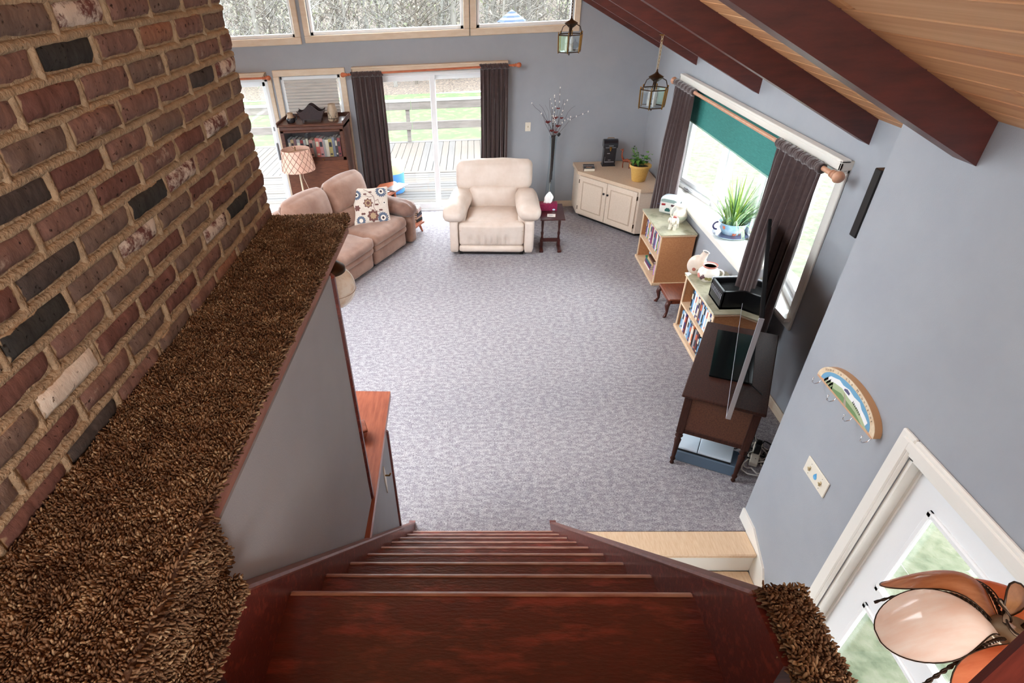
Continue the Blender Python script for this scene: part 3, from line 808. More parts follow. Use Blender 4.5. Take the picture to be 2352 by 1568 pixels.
# ------------------------------------------------------------------ staircase
st = thing('staircase', 'steep dark red wooden staircase descending from the viewer to the carpet', 'staircase', (0, 2.72, 0))
XLs, XRs = -.478, .515
M_tread = mat('stair_tread_wood', rgb(104, 42, 34), .36, col2=rgb(132, 58, 48), scale=6, stretch=(1.2, 4, 4), col3=rgb(88, 40, 32), detail=10, bump=.22, bscale=38, coat=.2)
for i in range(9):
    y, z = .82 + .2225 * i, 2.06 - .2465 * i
    mb = MB(); yb = y - (.34 if i == 0 else .27)
    rr = .018
    prof = [(yb - 2.72, z - .038), (yb - 2.72, z), (y - rr - 2.72, z)] + [(y - rr + rr * math.sin(a) - 2.72, z - .019 + .019 * math.cos(a)) for a in [R(k * 22.5) for k in range(1, 8)]] + [(y - rr - 2.72, z - .038)]
    mb.prism([(p[0], p[1]) for p in prof], XLs, XRs, 'x')
    tr_ = mb.build('tread', M_tread, st, smooth=50)
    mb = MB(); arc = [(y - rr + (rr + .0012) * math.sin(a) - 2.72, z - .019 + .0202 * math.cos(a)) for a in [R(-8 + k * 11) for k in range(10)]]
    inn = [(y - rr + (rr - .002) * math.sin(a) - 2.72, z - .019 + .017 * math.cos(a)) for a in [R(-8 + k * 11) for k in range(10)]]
    mb.prism(arc + inn[::-1], XLs + .004, XRs - .004, 'x'); mb.build('worn_lit_nosing', mat('worn_lit_nosing_edge', rgb(176, 134, 116), .35, col2=rgb(132, 74, 60), scale=9, stretch=(1, 5, 5), contrast=(.4, .7), coat=.2), tr_, smooth=50)  # pale strip: worn edge and window highlight both put into the colour
    if i < 9:
        mb = MB(); mb.bb(XLs, XRs, yb - 2.72, yb + .018 - 2.72, z - .2465 + (0 if i < 8 else .16), z - .036); mb.build('riser', M_tread, st)
def stringer(x0, x1):
    top = lambda y: 2.135 - 1.108 * (y - .80)
    pr = [(.50, top(.50) - .34), (.50, 2.322), (.632, 2.322), (2.73, top(2.73) + .012), (2.76, -.0), (2.45, 0.0)]
    mb = MB(); mb.prism([(a - 2.72, b) for a, b in pr], x0, x1, 'x')
    return mb.build('stringer', M_redwood, st)
stringer(-.523, XLs); stringer(XRs, .560)
mb = MB()   # rounded cap along the stringers
for s, (xa, xb) in (('l', (-.523, -.477)), ('r', (.514, .562))):
    top = lambda y: 2.135 - 1.108 * (y - .80)
    c = (xa + xb) / 2
    mb = MB(); a, b = Vector((c, .64 - 2.72, top(.64) + .004)), Vector((c, 2.735 - 2.72, top(2.735) + .004))
    d = b - a; mb.box(tuple((a + b) / 2), (xb - xa, d.length, .016), rot=(math.atan2(d.z, d.y), 0, 0), bev=.006)
    mb.build('cap', mat('worn_stair_cap', rgb(128, 78, 66), .4, col2=rgb(104, 58, 48), scale=6, stretch=(8, 1, 8)), st)

# wood desk-like board on the knee wall
t = thing('knee_wall_board', 'reddish cherry wood board lying on the knee wall beside the stairs', 'shelf board', (-.66, 2.1, 1.19))
MB().prism([(-.26, -.20), (.02, -.20), (.128, -.21), (.130, -.49), (.160, -.49), (.126, .635), (-.26, .65)], 0, .04).build('board', M_capwood, t)
t = thing('leather_pouch', 'small brown leather pouch lying on the cherry wood board', 'pouch', (-.655, 2.33, 1.23), R(20))
M_leather = mat('orange_leather', rgb(150, 76, 48), .45, col2=rgb(120, 56, 34), scale=40)
MB().rbox((0, 0, .03), (.07, .1, .06), .025, 6, (.004, .004, .01)).build('body', M_leather, t, smooth=180)
MB().rbox((.012, 0, .062), (.06, .104, .016), .007, 5).build('flap', M_leather, t, smooth=180)
MB().ball((.036, .0, .05), .007, 8, 6).build('snap', M_brass, t, smooth=180)
t = thing('paper_slip', 'narrow white paper slip on the cherry wood board', 'paper', (-.612, 2.02, 1.2315), R(8))
MB().add([(-.03, -.07, 0), (.02, -.07, .001), (.02, .07, .003), (-.03, .07, .001), (-.03, -.07, .0006), (.02, -.07, .0016), (.02, .07, .0036), (-.03, .07, .0016)], [(3, 2, 1, 0), (4, 5, 6, 7), (0, 1, 5, 4), (1, 2, 6, 5), (2, 3, 7, 6), (3, 0, 4, 7)]).build('sheet', M_white, t)
t = thing('wall_hook', 'slim ivory and brass hook on the grey knee wall', 'hook', (-.525, 2.20, 1.02))
MB().prism([(-.0, -.11), (.014, -.02), (.014, .05), (0, .1), (-.014, .05), (-.014, -.02)], 0, .006, 'x').build('plate', M_ivory, t)
MB().tube([(.004, 0, .03), (.03, 0, .03), (.036, 0, .045)], .005, 8).build('peg', M_brass, t, smooth=60)

# globe pendant under the end of the ledge
t = thing('globe_pendant', 'cream glass globe pendant with antique brass cap hanging below the carpeted ledge', 'pendant lamp', (-.612, 2.18, 2.42))
M_globe = mat('cream_globe_glass', rgb(250, 242, 228), .25, col2=rgb(226, 202, 174), scale=16, contrast=(.5, .72), coat=.4)
gz = -.205; gr = .095
MB().ball((0, 0, gz), gr, 32, 20).build('globe', M_globe, t, smooth=180)
mb = MB(); mb.tube([(math.cos(a) * (gr * .998), math.sin(a) * (gr * .998), gz - .012) for a in [2 * PI * k / 40 for k in range(40)]], .0012, 5, closed=True); mb.build('rib_line', mat('globe_line', rgb(170, 140, 112), .5), t, smooth=180)
MB().lathe([(.058, gz + .068), (.064, gz + .074), (.062, gz + .09), (.045, gz + .105), (.026, gz + .118), (.03, gz + .128), (.034, gz + .138), (.028, gz + .15), (.012, gz + .156), (.006, gz + .16)], 24).build('brass_cap', M_darkbronze, t, smooth=60)
def chain(parent, p0, p1, link=.03, wire=.0022, width=.011, material=None, name='chain_link'):
    p0, p1 = Vector(p0), Vector(p1); d = p1 - p0; n = max(1, round(d.length / (link * .72)))
    for k in range(n):
        c = p0 + d * ((k + .5) / n)
        me_key = (link, wire, width)
        if me_key not in chain.cache:
            mb = MB(); mb.tube([(math.cos(a) * width, 0, math.sin(a) * (link / 2)) for a in [2 * PI * q / 12 for q in range(12)]], wire, 5, closed=True)
            chain.cache[me_key] = mb.mesh('chain_link', material, 180)
        share(name, chain.cache[me_key], parent, tuple(c), (0, 0, R(90 * (k % 2) + 20)), (1, 1, 1), material)
chain.cache = {}
chain(t, (0, 0, gz + .155), (0, 0, -.002), .03, .0024, .01, M_darkbronze)

# newel post at the lower right
t = thing('newel_post', 'dark red square post close to the viewer at the lower right corner', 'post', (.50, .255, 2.335))
MB().box((0, 0, .30), (.07, .07, .6), rot=(0, 0, R(28)), bev=.006).build('shaft', mat('post_wood', rgb(110, 46, 36), .5, col2=rgb(90, 36, 28), scale=30, stretch=(6, 6, .6)), t)
MB().box((0, 0, .012), (.085, .085, .024), rot=(0, 0, R(28)), bev=.006).build('foot', M_redwood, t)

# stained-glass flower lamp hanging over the entry
LC = Vector((.735, .44, 2.53))
t = thing('flower_lamp', 'stained glass flower lamp with peach and cream petals and twisted metal edges', 'lamp', tuple(LC), rot=(R(6), R(-14), R(171)))
t.scale = (.60, .60, .60)
def glass_mat(name, c, c2, tr=.25):
    m = mat(name, c, .18, col2=c2, scale=10, stretch=(1, 4, 1), trans=0, coat=.8, detail=6)
    nt = m.node_tree; out = nt.nodes['Material Output']; pb = nt.nodes['Principled BSDF']
    tl = nt.nodes.new('ShaderNodeBsdfTranslucent'); mx = nt.nodes.new('ShaderNodeMixShader'); mx.inputs[0].default_value = .55
    cl = pb.inputs['Base Color'].links[0].from_socket; nt.links.new(cl, tl.inputs[0])
    nt.links.new(pb.outputs[0], mx.inputs[1]); nt.links.new(tl.outputs[0], mx.inputs[2]); nt.links.new(mx.outputs[0], out.inputs[0])
    return m
GP = [glass_mat('glass_peach', rgb(222, 176, 140), rgb(196, 144, 108)), glass_mat('glass_cream', rgb(255, 250, 246), rgb(250, 236, 228)), glass_mat('glass_orange', rgb(238, 170, 130), rgb(222, 144, 104))]
M_lead = mat('twisted_lead', rgb(60, 48, 40), .45, metal=.7)
NP = 6
def petal_pt(u, v, a0):
    # u 0..1 from the collar to the rim, v -1..1 across
    rad = .042 + .20 * (u ** .85)
    wdt = (.30 + .25 * math.sin(min(1, u * 1.25) * PI * .5)) * (1 if u < .6 else math.sqrt(max(.0, 1 - ((u - .6) / .402) ** 2)))
    an = a0 + v * wdt * .98
    z = .0 + .045 * math.sin(u * PI * .8) - .15 * u ** 2.1 + .02 * (1 - v * v) * math.sin(u * PI)
    return Vector((rad * math.cos(an), rad * math.sin(an), z))
for k in range(NP):
    a0 = 2 * PI * k / NP + .0
    mb = MB(); nu, nv = 20, 12
    vs = []; fs = []
    for i in range(nu + 1):
        for j in range(nv + 1): vs.append(tuple(petal_pt(1 - (1 - i / nu) ** 2, j / nv * 2 - 1, a0)))
    for i in range(nu):
        for j in range(nv): fs.append((i * (nv + 1) + j, (i + 1) * (nv + 1) + j, (i + 1) * (nv + 1) + j + 1, i * (nv + 1) + j + 1))
    n0 = len(vs); vs2 = [(v[0], v[1], v[2] - .003) for v in vs]
    mb.add(vs, fs); mb.add(vs2, [f[::-1] for f in fs])
    p = mb.build('petal', GP[[1, 2, 0, 1, 2, 0][k]], t, smooth=180)
    edge = [petal_pt(1 - (1 - i / nu) ** 2, -1, a0) for i in range(nu)] + [petal_pt(1 - (1 - i / nu) ** 2, 1, a0) for i in range(nu, -1, -1)]
    MB().tube(edge, .0016, 6).build('lead_edge', M_lead, p, smooth=180)
    # twisted rope between petals
    am = a0 + PI / NP
    mb = MB(); rope = []
    n = 60
    for ph in (0, PI):
        path = []
        for i in range(n + 1):
            u = i / n * .98; rad = .046 + .185 * (u ** .85); z = .002 + .04 * math.sin(u * PI * .8) - .155 * u ** 2.1
            q = ph + i * 1.05
            path.append((rad * math.cos(am) - math.sin(am) * .0026 * math.cos(q), rad * math.sin(am) + math.cos(am) * .0026 * math.cos(q), z + .0026 * math.sin(q)))
        mb.tube(path, .0026, 5)
    mb.build('twisted_rope', M_lead, t, smooth=180)
MB().lathe([(.04, -.02), (.052, -.008), (.05, .006), (.036, .018), (.03, .03)], 24).build('collar', mat('patina_collar', rgb(150, 138, 118), .5, metal=.5), t, smooth=60)
GL = [mat('leaf_brown', rgb(150, 104, 66), .25, col2=rgb(128, 86, 54), scale=20, coat=.5), mat('leaf_cream', rgb(214, 202, 180), .25, coat=.5)]
for k, (az, tilt, ln, wd, gm) in enumerate(((R(-70), R(62), .085, .042, 0), (R(-18), R(48), .06, .024, 1), (R(35), R(30), .075, .028, 1), (R(110), R(40), .07, .03, 0), (R(190), R(40), .07, .03, 1))):
    M = Matrix.Rotation(az, 4, 'Z') @ Matrix.Translation((.035, 0, .02)) @ Matrix.Rotation(-tilt, 4, 'Y')
    n = 14; edge = []
    for i in range(n):
        a = 2 * PI * i / n
        edge.append(Vector((ln * (.5 - .5 * math.cos(a)), wd * math.sin(a) * (.75 + .25 * math.sin(a / 2)), .012 * math.sin(a) ** 2)))
    mb = MB(); vs = [tuple(e) for e in edge] + [(ln * .5, 0, .014)] ; fs = [(i, (i + 1) % n, n) for i in range(n)]
    mb.add(vs, fs, M); mb.add([(v[0], v[1], v[2] - .002) for v in vs], [f[::-1] for f in fs], M)
    lf = mb.build('leaf', GL[gm], t, smooth=180)
    MB().tube([M @ e for e in edge], .0024, 6, closed=True).build('lead_edge', M_lead, lf, smooth=180)
MB().ball((0, 0, -.06), .03, 14, 10, sc=(1, 1, 1.3)).build('bulb', M_opal if 'M_opal' in globals() else M_white, t, smooth=180)
_l = bpy.data.lights.new('added_bulb_light', 'POINT'); _l.energy = .2; _l.color = (1, .9, .8); _l.shadow_soft_size = .03  # bulb and its light added inside the shade to brighten the petals
_lo = bpy.data.objects.new('added_bulb_light', _l); COL.objects.link(_lo); _lo.parent = t; _lo.location = (0, 0, -.12)
MB().tube([(0, 0, .0), (0, 0, .1)], .008, 10).build('stem', M_darkbronze, t, smooth=60)
MB().tube([tuple(Vector((0, 0, .09))), (0.0, 0.0, .75)], .003, 6).build('cord', M_darkbronze, t, smooth=60)

# unseen ceiling light, added over the loft to brighten the foreground
M_opal = bpy.data.materials.new('added_lit_opal_glass'); M_opal.use_nodes = True
_b = M_opal.node_tree.nodes['Principled BSDF']; _b.inputs['Base Color'].default_value = (.9, .88, .84, 1); _b.inputs['Emission Color'].default_value = (1, .93, .84, 1); _b.inputs['Emission Strength'].default_value = 4
def added_ceiling_fixture(label, x, y, drop, watts):
    zc = ceil_z(x)
    t = thing('added_ceiling_light', label, 'ceiling light', (x, y, zc), group='added ceiling lights')
    MB().lathe([(.07, .0), (.07, -.02), (.02, -.03), (.012, -.04)], 20).build('canopy', M_darkbronze, t, smooth=60)
    MB().tube([(0, 0, -.03), (0, 0, -drop)], .008, 8).build('stem', M_darkbronze, t, smooth=60)
    MB().lathe([(.02, -drop), (.16, -drop - .03), (.2, -drop - .09), (.16, -drop - .14), (.0005, -drop - .16)], 24).build('opal_bowl', M_opal, t, smooth=60)
    l = bpy.data.lights.new('added_bowl_light', 'POINT'); l.energy = watts; l.color = (1, .96, .92); l.shadow_soft_size = .22
    o = bpy.data.objects.new('added_bowl_light', l); COL.objects.link(o); o.parent = t; o.location = (0, 0, -drop - .42)
added_ceiling_fixture('unseen opal bowl ceiling light added to brighten the loft behind the viewer', .35, -1.1, .12, 26)
# ------------------------------------------------------------------ curtains, rods, cornices
def curtain(name, label, p0, p1, ztop, zbot, folds, amp, flare=1.0, seed=0, group=None, puddle=0.0, pinch=.75):
    p0, p1 = Vector((*p0, 0)), Vector((*p1, 0)); d = p1 - p0; ln = d.length; u = d / ln; nrm = Vector((-u.y, u.x, 0))
    t = thing(name, label, 'curtain', (p0.x, p0.y, 0), group=group)
    nx, nz = folds * 10, 22
    rn = random.Random(seed); ph = [rn.uniform(-.5, .5) for _ in range(folds + 2)]
    vs = []
    for j in range(nz + 1):
        f = j / nz; z = lerp(ztop, zbot, f)
        am = amp * (.45 + .55 * min(1, f * 3)) * (1 + .3 * f)
        for i in range(nx + 1):
            s = i / nx; a = s * folds * 2 * PI
            k = ph[int(s * folds) % len(ph)]
            w = ln * (1 + (flare - 1) * f)
            off = am * (math.sin(a + .5 * k * f) + .35 * math.sin(2.1 * a + k * 3 + f * 1.2)) + .01 * mnoise.noise(Vector((s * 5, f * 4, seed)))
            if f < .04: off *= .5
            along = (s - .5) * w + ln / 2 + .008 * math.sin(a * 2 + f * 3)
            pt = u * along + nrm * (off + puddle * max(0, f - .93) * 6)
            vs.append((pt.x, pt.y, z))
    fs = []
    for j in range(nz):
        for i in range(nx):
            a = j * (nx + 1) + i; fs.append((a, a + nx + 1, a + nx + 2, a + 1))
    mb = MB(); mb.add(vs, fs)
    o = mb.build('fabric', M_curtain, t, smooth=180)
    so = o.modifiers.new('thickness', 'SOLIDIFY'); so.thickness = .004
    # gathered heading
    mb = MB(); pts = []
    for i in range(nx + 1):
        s = i / nx; pt = u * (s * ln) + nrm * (amp * .06 * math.sin(s * folds * 2 * PI)); pts.append((pt.x, pt.y, ztop + .012 + .004 * math.sin(i * 1.7)))
    mb.tube(pts, [.036 + .003 * math.sin(i * 2.3) for i in range(nx + 1)], 8); mb.build('gathered_heading', M_curtain, t, smooth=180)
    return t
curtain('curtain', 'brown velvet curtain hanging left of the sliding door, behind the sofa', (-1.77, 9.24), (-1.32, 9.24), 2.055, .02, 6, .034, 1.05, 1, 'brown curtains')
curtain('curtain', 'brown velvet curtain hanging right of the sliding door, behind the recliner', (.10, 9.24), (.50, 9.24), 2.085, .02, 6, .03, 1.0, 2, 'brown curtains')
curtain('curtain', 'brown curtain pooling on the floor at the far end of the bow window', (2.50, 7.96), (2.50, 7.22), 2.0, .015, 6, .045, 1.05, 3, 'brown curtains', .12)
curtain('curtain', 'brown curtain behind the television at the near end of the bow window', (2.50, 5.02), (2.50, 4.28), 2.0, .05, 7, .042, .92, 4, 'brown curtains')
def rod(name, label, a, b, r, finials, brackets, M_copper=M_copper):
    a, b = Vector(a), Vector(b); t = thing(name, label, 'curtain rod', tuple(a), group='curtain rods'); d = b - a; dn = d.normalized()
    MB().tube([(0, 0, 0), tuple(d)], r, 12).build('pole', M_copper, t, smooth=60)
    for k, (p, s) in enumerate(((Vector((0, 0, 0)), -1), (d, 1))):
        if not finials[k]: continue
        M = Matrix.Translation(p) @ (dn * s).to_track_quat('Z', 'Y').to_matrix().to_4x4()
        MB().lathe([(r, 0), (r * 1.5, .004), (r * 1.5, .012), (r * 1.0, .016), (r * 1.0, .03), (r * 1.7, .034), (r * 1.7, .042), (r * 1.2, .048), (r * 2.0, .07), (r * 2.4, .09), (r * 2.0, .112), (r * .9, .124), (.0005, .126)], 16, M).build('finial', M_copper, t, smooth=60)
    for f, dv in brackets:
        q = d * f
        mb = MB(); dv = Vector(dv); mb.tube([tuple(q), tuple(q + dv)], .008, 8); mb.box(tuple(q + dv * .98), (.03 if abs(dv.x) < .01 else .012, .03 if abs(dv.y) < .01 else .012, .06), bev=.003); mb.build('bracket', M_white, t, smooth=60)
rod('curtain_rod', 'copper coloured rod above the sliding door behind the recliner', (-1.80, 9.24, 2.07), (.56, 9.24, 2.10), .014, (1, 1), ((.02, (0, .14, 0)), (.97, (0, .14, 0))))
rod('curtain_rod', 'short visible copper rod end above the door beside the chimney', (-4.4, 9.24, 2.07), (-3.08, 9.24, 2.07), .014, (0, 1), ((.95, (0, .14, 0)),))
rod('curtain_rod', 'wooden rod with ball finials across the bow window', (2.50, 7.96, 2.015), (2.50, 4.16, 2.015), .017, (1, 1), ((.01, (.12, 0, 0)), (.985, (.12, 0, 0))), mat('pale_rod_wood', rgb(216, 164, 134), .4, col2=rgb(200, 146, 116), scale=10))
def cornice(label, x0, x1, z):
    t = thing('cornice_board', label, 'cornice', (x0, YW - .1, z), group='cornice boards')
    MB().bb(0, x1 - x0, -.0, .1, 0, .022, bev=.004).bb(0, x1 - x0, -.0, .018, -.062, .0, bev=.003).bb(0, .016, 0, .1, -.062, 0).bb(x1 - x0 - .016, x1 - x0, 0, .1, -.062, 0).build('board', M_cream, t)
cornice('cream cornice board over the sliding door behind the recliner', -1.775, .50, 2.128)
cornice('cream cornice board over the door beside the chimney', -4.4, -3.06, 2.108)
t = thing('cornice_board', 'long white cornice box over the bow window', 'cornice', (XW, 4.16, 2.06), group='cornice boards')
MB().bb(-.085, -.022, 0, 3.82, .02, .04, bev=.003).bb(-.085, -.068, 0, 3.82, -.03, .02, bev=.003).bb(-.085, -.0, 0, .018, -.03, .03).bb(-.085, 0, 3.80, 3.82, -.03, .03).build('board', M_white, t)
t = thing('roller_shade', 'teal green roller shade pulled partway down the bow window', 'window shade', (2.645, 6.2, 2.0))
M_teal = mat('teal_fabric', rgb(62, 140, 132), .7, col2=rgb(50, 122, 118), scale=60, stretch=(1, .3, 3))
MB().tube([(0, -1.2, -.03), (0, 1.45, -.03)], .026, 12).build('roller', M_teal, t, smooth=60)
mb = MB(); mb.bb(-.027, -.024, -1.2, 1.45, -.335, -.03); mb.build('fabric', M_teal, t)
MB().bb(-.03, -.02, -1.2, 1.45, -.35, -.335, bev=.002).build('hem_bar', mat('shade_hem', rgb(150, 190, 176), .5), t)
MB().bb(-.032, -.018, .12, .17, -.362, -.345, bev=.002).build('pull_tab', M_ivory, t)

# ------------------------------------------------------------------ recliner
M_cleather = mat('cream_leather', rgb(222, 206, 194), .42, col2=rgb(212, 194, 180), scale=5, bump=.08, bscale=180, coat=.08)
M_seam = mat('cream_leather_seam', rgb(190, 164, 142), .6)
t = thing('recliner', 'plump cream leather recliner armchair in front of the sliding door', 'armchair', (.212, 7.47, 0), R(-4.5))
def wr(sc, am, ax=2):
    def fn(x, y, z, p):
        n = mnoise.noise(Vector((p.x * sc, p.y * sc, p.z * sc)))
        p = p.copy(); p[ax] += am * n; return p
    return fn
for s in (-1, 1):
    MB().rbox((s * .515, .42, .27), (.13, .84, .46), .04, 7, (.012 * s, 0, 0)).build('side_panel', M_cleather, t, smooth=180)
    MB().rbox((s * .42, .46, .38), (.13, .76, .30), .03, 6).build('inner_arm', M_cleather, t, smooth=180)
    def arm(x, y, z, p, s=s):
        p = p.copy(); f = (y + 1) / 2       # 0 front .. 1 back
        p.z += .055 * f + .012 * math.sin(f * 9 + s); p.x += s * (.045 - .075 * f)
        p.z += .006 * mnoise.noise(Vector((p.x * 20, p.y * 14, s)))
        return p
    MB().rbox((s * .475, .37, .575), (.30, .80, .19), .09, 10, (.012, .02, .03), arm).build('arm_pad', M_cleather, t, smooth=180)
def pleat(x, y, z, p):
    p = p.copy()
    if y < -.5:
        f = max(0, min(1, (.14 - z) / .5)) * max(0, min(1, (1 + z) * 2.2))
        p.y += .024 * f * math.sin(p.x * 58 + 2.2 * math.sin(p.x * 9)) * max(0, 1 - (abs(x) / .78) ** 4)
        p.y -= .02 * max(0, 1 - abs(z - .7))
    return p
MB().rbox((0, .10, .30), (.90, .16, .34), .055, 40, (0, .02, 0), pleat).build('footrest', M_cleather, t, smooth=180)
MB().rbox((0, .08, .095), (.90, .14, .10), .04, 10, (0, .012, 0)).build('footrest_bar', M_cleather, t, smooth=180)
MB().rbox((0, .40, .40), (.74, .66, .19), .07, 9, (0, 0, .03), wr(7, .008)).build('seat', M_cleather, t, smooth=180)
MB().rbox((0, .70, .60), (.70, .20, .36), .08, 9, (0, .03, 0), wr(6, .008, 1), rot=(R(-14), 0, 0)).build('lumbar_cushion', M_cleather, t, smooth=180)
def head(x, y, z, p):
    p = p.copy()
    if y < 0: p.y += .010 * mnoise.noise(Vector((p.x * 8, p.z * 10, 3))) ; p.y += .012 * math.exp(-(x / .12) ** 2) * max(0, -z)
    p.z += .012 * mnoise.noise(Vector((p.x * 4, 7, 1)))
    return p
MB().rbox((0, .80, .885), (1.06, .24, .40), .085, 12, (.008, .03, .012), head, rot=(R(-12), 0, 0)).build('headrest', M_cleather, t, smooth=180)
mb = MB()
for x in (-.30, .30):
    mb.tube([(x, .668 + (q * .33) * .21 * 1.0, .715 + q * .34) for q in [k / 8 for k in range(9)]], .0022, 5)
mb.tube([(-.44, .012, .36), (-.3, .006, .362), (0, .002, .362), (.3, .006, .362), (.44, .012, .36)], .0025, 5)
mb.build('seam', M_seam, t, smooth=180)
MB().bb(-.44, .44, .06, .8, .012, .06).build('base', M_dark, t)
for s in (-1, 1): MB().box((s * .42, .42, .02), (.05, .7, .04)).build('glide', M_black, t)

# ------------------------------------------------------------------ sofa
M_suede = mat('tan_suede', rgb(160, 124, 106), .85, col2=rgb(136, 100, 84), scale=4.5, sheen=.35, detail=6, bump=.06, bscale=120)
M_suede2 = mat('brown_suede_arm', rgb(146, 112, 98), .8, col2=rgb(116, 86, 76), scale=5, sheen=.35, detail=6)
so = thing('sofa', 'tan suede reclining sofa set at an angle left of the recliner', 'sofa', (-.985, 7.90, 0), R(63.8))
SW = .83
for i in range(2):
    xc = -SW * (i + .5)
    def seat(x, y, z, p, i=i):
        p = p.copy()
        if z > 0: p.z += .016 * mnoise.noise(Vector((p.x * 9, p.y * 7, i * 5))) + .01 * mnoise.noise(Vector((p.x * 20, p.y * 16, i)))
        p.z -= .02 * max(0, y)
        return p
    MB().rbox((xc, .33, .375), (SW - .015, .70, .15), .06, 14, (0, .02, .03), seat).build('seat_cushion', M_suede, so, smooth=180)
    def ft(x, y, z, p, i=i):
        p = p.copy()
        if y < 0: p.y += .012 * mnoise.noise(Vector((p.x * 12, p.z * 3, i + 3)))
        return p
    MB().rbox((xc, .06, .275), (SW - .02, .14, .10), .045, 9, (0, .01, 0), ft).build('footrest_roll', M_suede, so, smooth=180)
    MB().rbox((xc, .09, .135), (SW - .02, .14, .22), .05, 12, (0, .02, 0), ft).build('footrest_panel', M_suede, so, smooth=180)
    def bk(x, y, z, p, i=i):
        p = p.copy()
        p.y += .014 * mnoise.noise(Vector((p.x * 7, p.z * 6, i * 9)))
        p.z += .02 * (1 - x * x) * (z > 0)
        p.y += .03 * abs(x) ** 3 * (-1 if y > 0 else 1)
        return p
    MB().rbox((xc, .70, .83), (SW - .01, .26, .42), .11, 12, (0, .05, .02), bk, rot=(R(-16), 0, 0)).build('back_cushion', M_suede, so, smooth=180)
    MB().rbox((xc, .62, .54), (SW - .03, .22, .30), .09, 10, (0, .04, 0), bk, rot=(R(-10), 0, 0)).build('lumbar_cushion', M_suede, so, smooth=180)
for s, xa in ((1, .13), (-1, -2 * SW - .13)):
    def armf(x, y, z, p):
        p = p.copy(); f = (y + 1) / 2
        p.z += .05 * f + .012 * mnoise.noise(Vector((p.x * 11, p.y * 9, 2)))
        if y < -.6: p.z += .01 * math.sin(p.x * 60)
        return p
    MB().rbox((xa, .40, .50), (.27, .90, .20), .09, 11, (.01, .02, .02), armf).build('arm_roll', M_suede2, so, smooth=180)
    MB().rbox((xa + s * .03, .42, .22), (.15, .86, .42), .04, 8, (.006, .006, 0)).build('arm_panel', M_suede, so, smooth=180)
MB().rbox((-SW, .86, .50), (2 * SW + .3, .16, .86), .06, 8, (0, .02, 0)).build('back_panel', M_suede, so, smooth=180)
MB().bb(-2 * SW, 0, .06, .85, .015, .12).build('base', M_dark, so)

# floral throw pillow
def floral_mat():
    m = bpy.data.materials.new('floral_fabric'); m.use_nodes = True; nt = m.node_tree; b = nt.nodes['Principled BSDF']; b.inputs['Roughness'].default_value = .9
    b.inputs['Base Color'].default_value = rgb(222, 212, 200)
    return m
M_floral = mat('floral_fabric', rgb(226, 216, 204), .9, col2=rgb(214, 202, 190), scale=40)
M_fl = {'blue': mat('print_blue', rgb(96, 108, 128), .9), 'dark': mat('print_dark', rgb(58, 52, 62), .9), 'brown': mat('print_brown', rgb(112, 76, 72), .9), 'tan': mat('print_tan', rgb(176, 148, 118), .9), 'ivory': mat('print_ivory', rgb(232, 224, 212), .9)}
pw = thing('throw_pillow', 'square cream pillow printed with blue and brown flowers on the sofa', 'pillow', (-1.445, 7.76, .655), rot=(R(-30), R(4), R(16)))
PS = .49
def pill(x, y, z, p):
    p = p.copy(); e = max(abs(x), abs(z))
    th = (max(0, 1 - abs(x) ** 2.6) * max(0, 1 - abs(z) ** 2.6)) ** .5
    sgn = 1 if p.y > 0 else -1
    k = 1 + .05 * (abs(x) * abs(z)) ** 2 - .035 * (1 - abs(x * z))
    return Vector((p.x * k, sgn * (.006 + .062 * th) * min(1, abs(y) * 1.0), p.z * k))
MB().rbox((0, 0, 0), (PS, .1, PS), .02, 16, (0, 0, 0), pill).build('cover', M_floral, pw, smooth=180)
def pil_y(x, z):
    a, c = x / (PS / 2), z / (PS / 2)
    return -(.0075 + .062 * (max(0, 1 - abs(a) ** 2.6) * max(0, 1 - abs(c) ** 2.6)) ** .5)
def flat_print(parent, name, polys, material, lift=.0015):
    mb = MB()
    for poly in polys:
        n = len(poly); cx = sum(p[0] for p in poly) / n; cz = sum(p[1] for p in poly) / n
        lim = PS / 2 * .93
        cl = lambda v: max(-lim, min(lim, v))
        vs = [(cl(cx), pil_y(cl(cx), cl(cz)) - lift, cl(cz))] + [(cl(p[0]), pil_y(cl(p[0]), cl(p[1])) - lift, cl(p[1])) for p in poly]
        mb.add(vs, [(0, 1 + (i + 1) % n, 1 + i) for i in range(n)])
    o = mb.build(name, material, parent); o['kind'] = 'stuff'; return o
def disc(cx, cz, r, n=14, lob=0, amp=0.0): return [(cx + r * (1 + amp * math.cos(lob * a)) * math.cos(a), cz + r * (1 + amp * math.cos(lob * a)) * math.sin(a)) for a in [2 * PI * k / n for k in range(n)]]
def stem_poly(pts, w): 
    out = []
    for i in range(len(pts) - 1):
        a, b = Vector(pts[i]), Vector(pts[i + 1]); d = (b - a).normalized(); n = Vector((-d.y, d.x)) * w
        out.append([tuple(a + n), tuple(b + n), tuple(b - n), tuple(a - n)])
    return out
S = PS / 2
flat_print(pw, 'print_blue_flowers', [disc(-.78 * S, .60 * S, .26 * S, 32, 16, .12), disc(.62 * S, .74 * S, .30 * S, 32, 16, .12), disc(.60 * S, -.70 * S, .30 * S, 32, 16, .12), disc(-.66 * S, -.80 * S, .24 * S, 32, 14, .12)], M_fl['blue'], .0012)
flat_print(pw, 'print_flower_hearts', [disc(-.78 * S, .60 * S, .13 * S), disc(.62 * S, .74 * S, .15 * S), disc(.60 * S, -.70 * S, .15 * S), disc(-.66 * S, -.80 * S, .11 * S), disc(.74 * S, .12 * S, .10 * S)], M_fl['ivory'], .002)
flat_print(pw, 'print_flower_dots', [disc(-.78 * S, .60 * S, .06 * S), disc(.62 * S, .74 * S, .07 * S), disc(.60 * S, -.70 * S, .07 * S), disc(.74 * S, .12 * S, .04 * S)], M_fl['dark'], .0026)
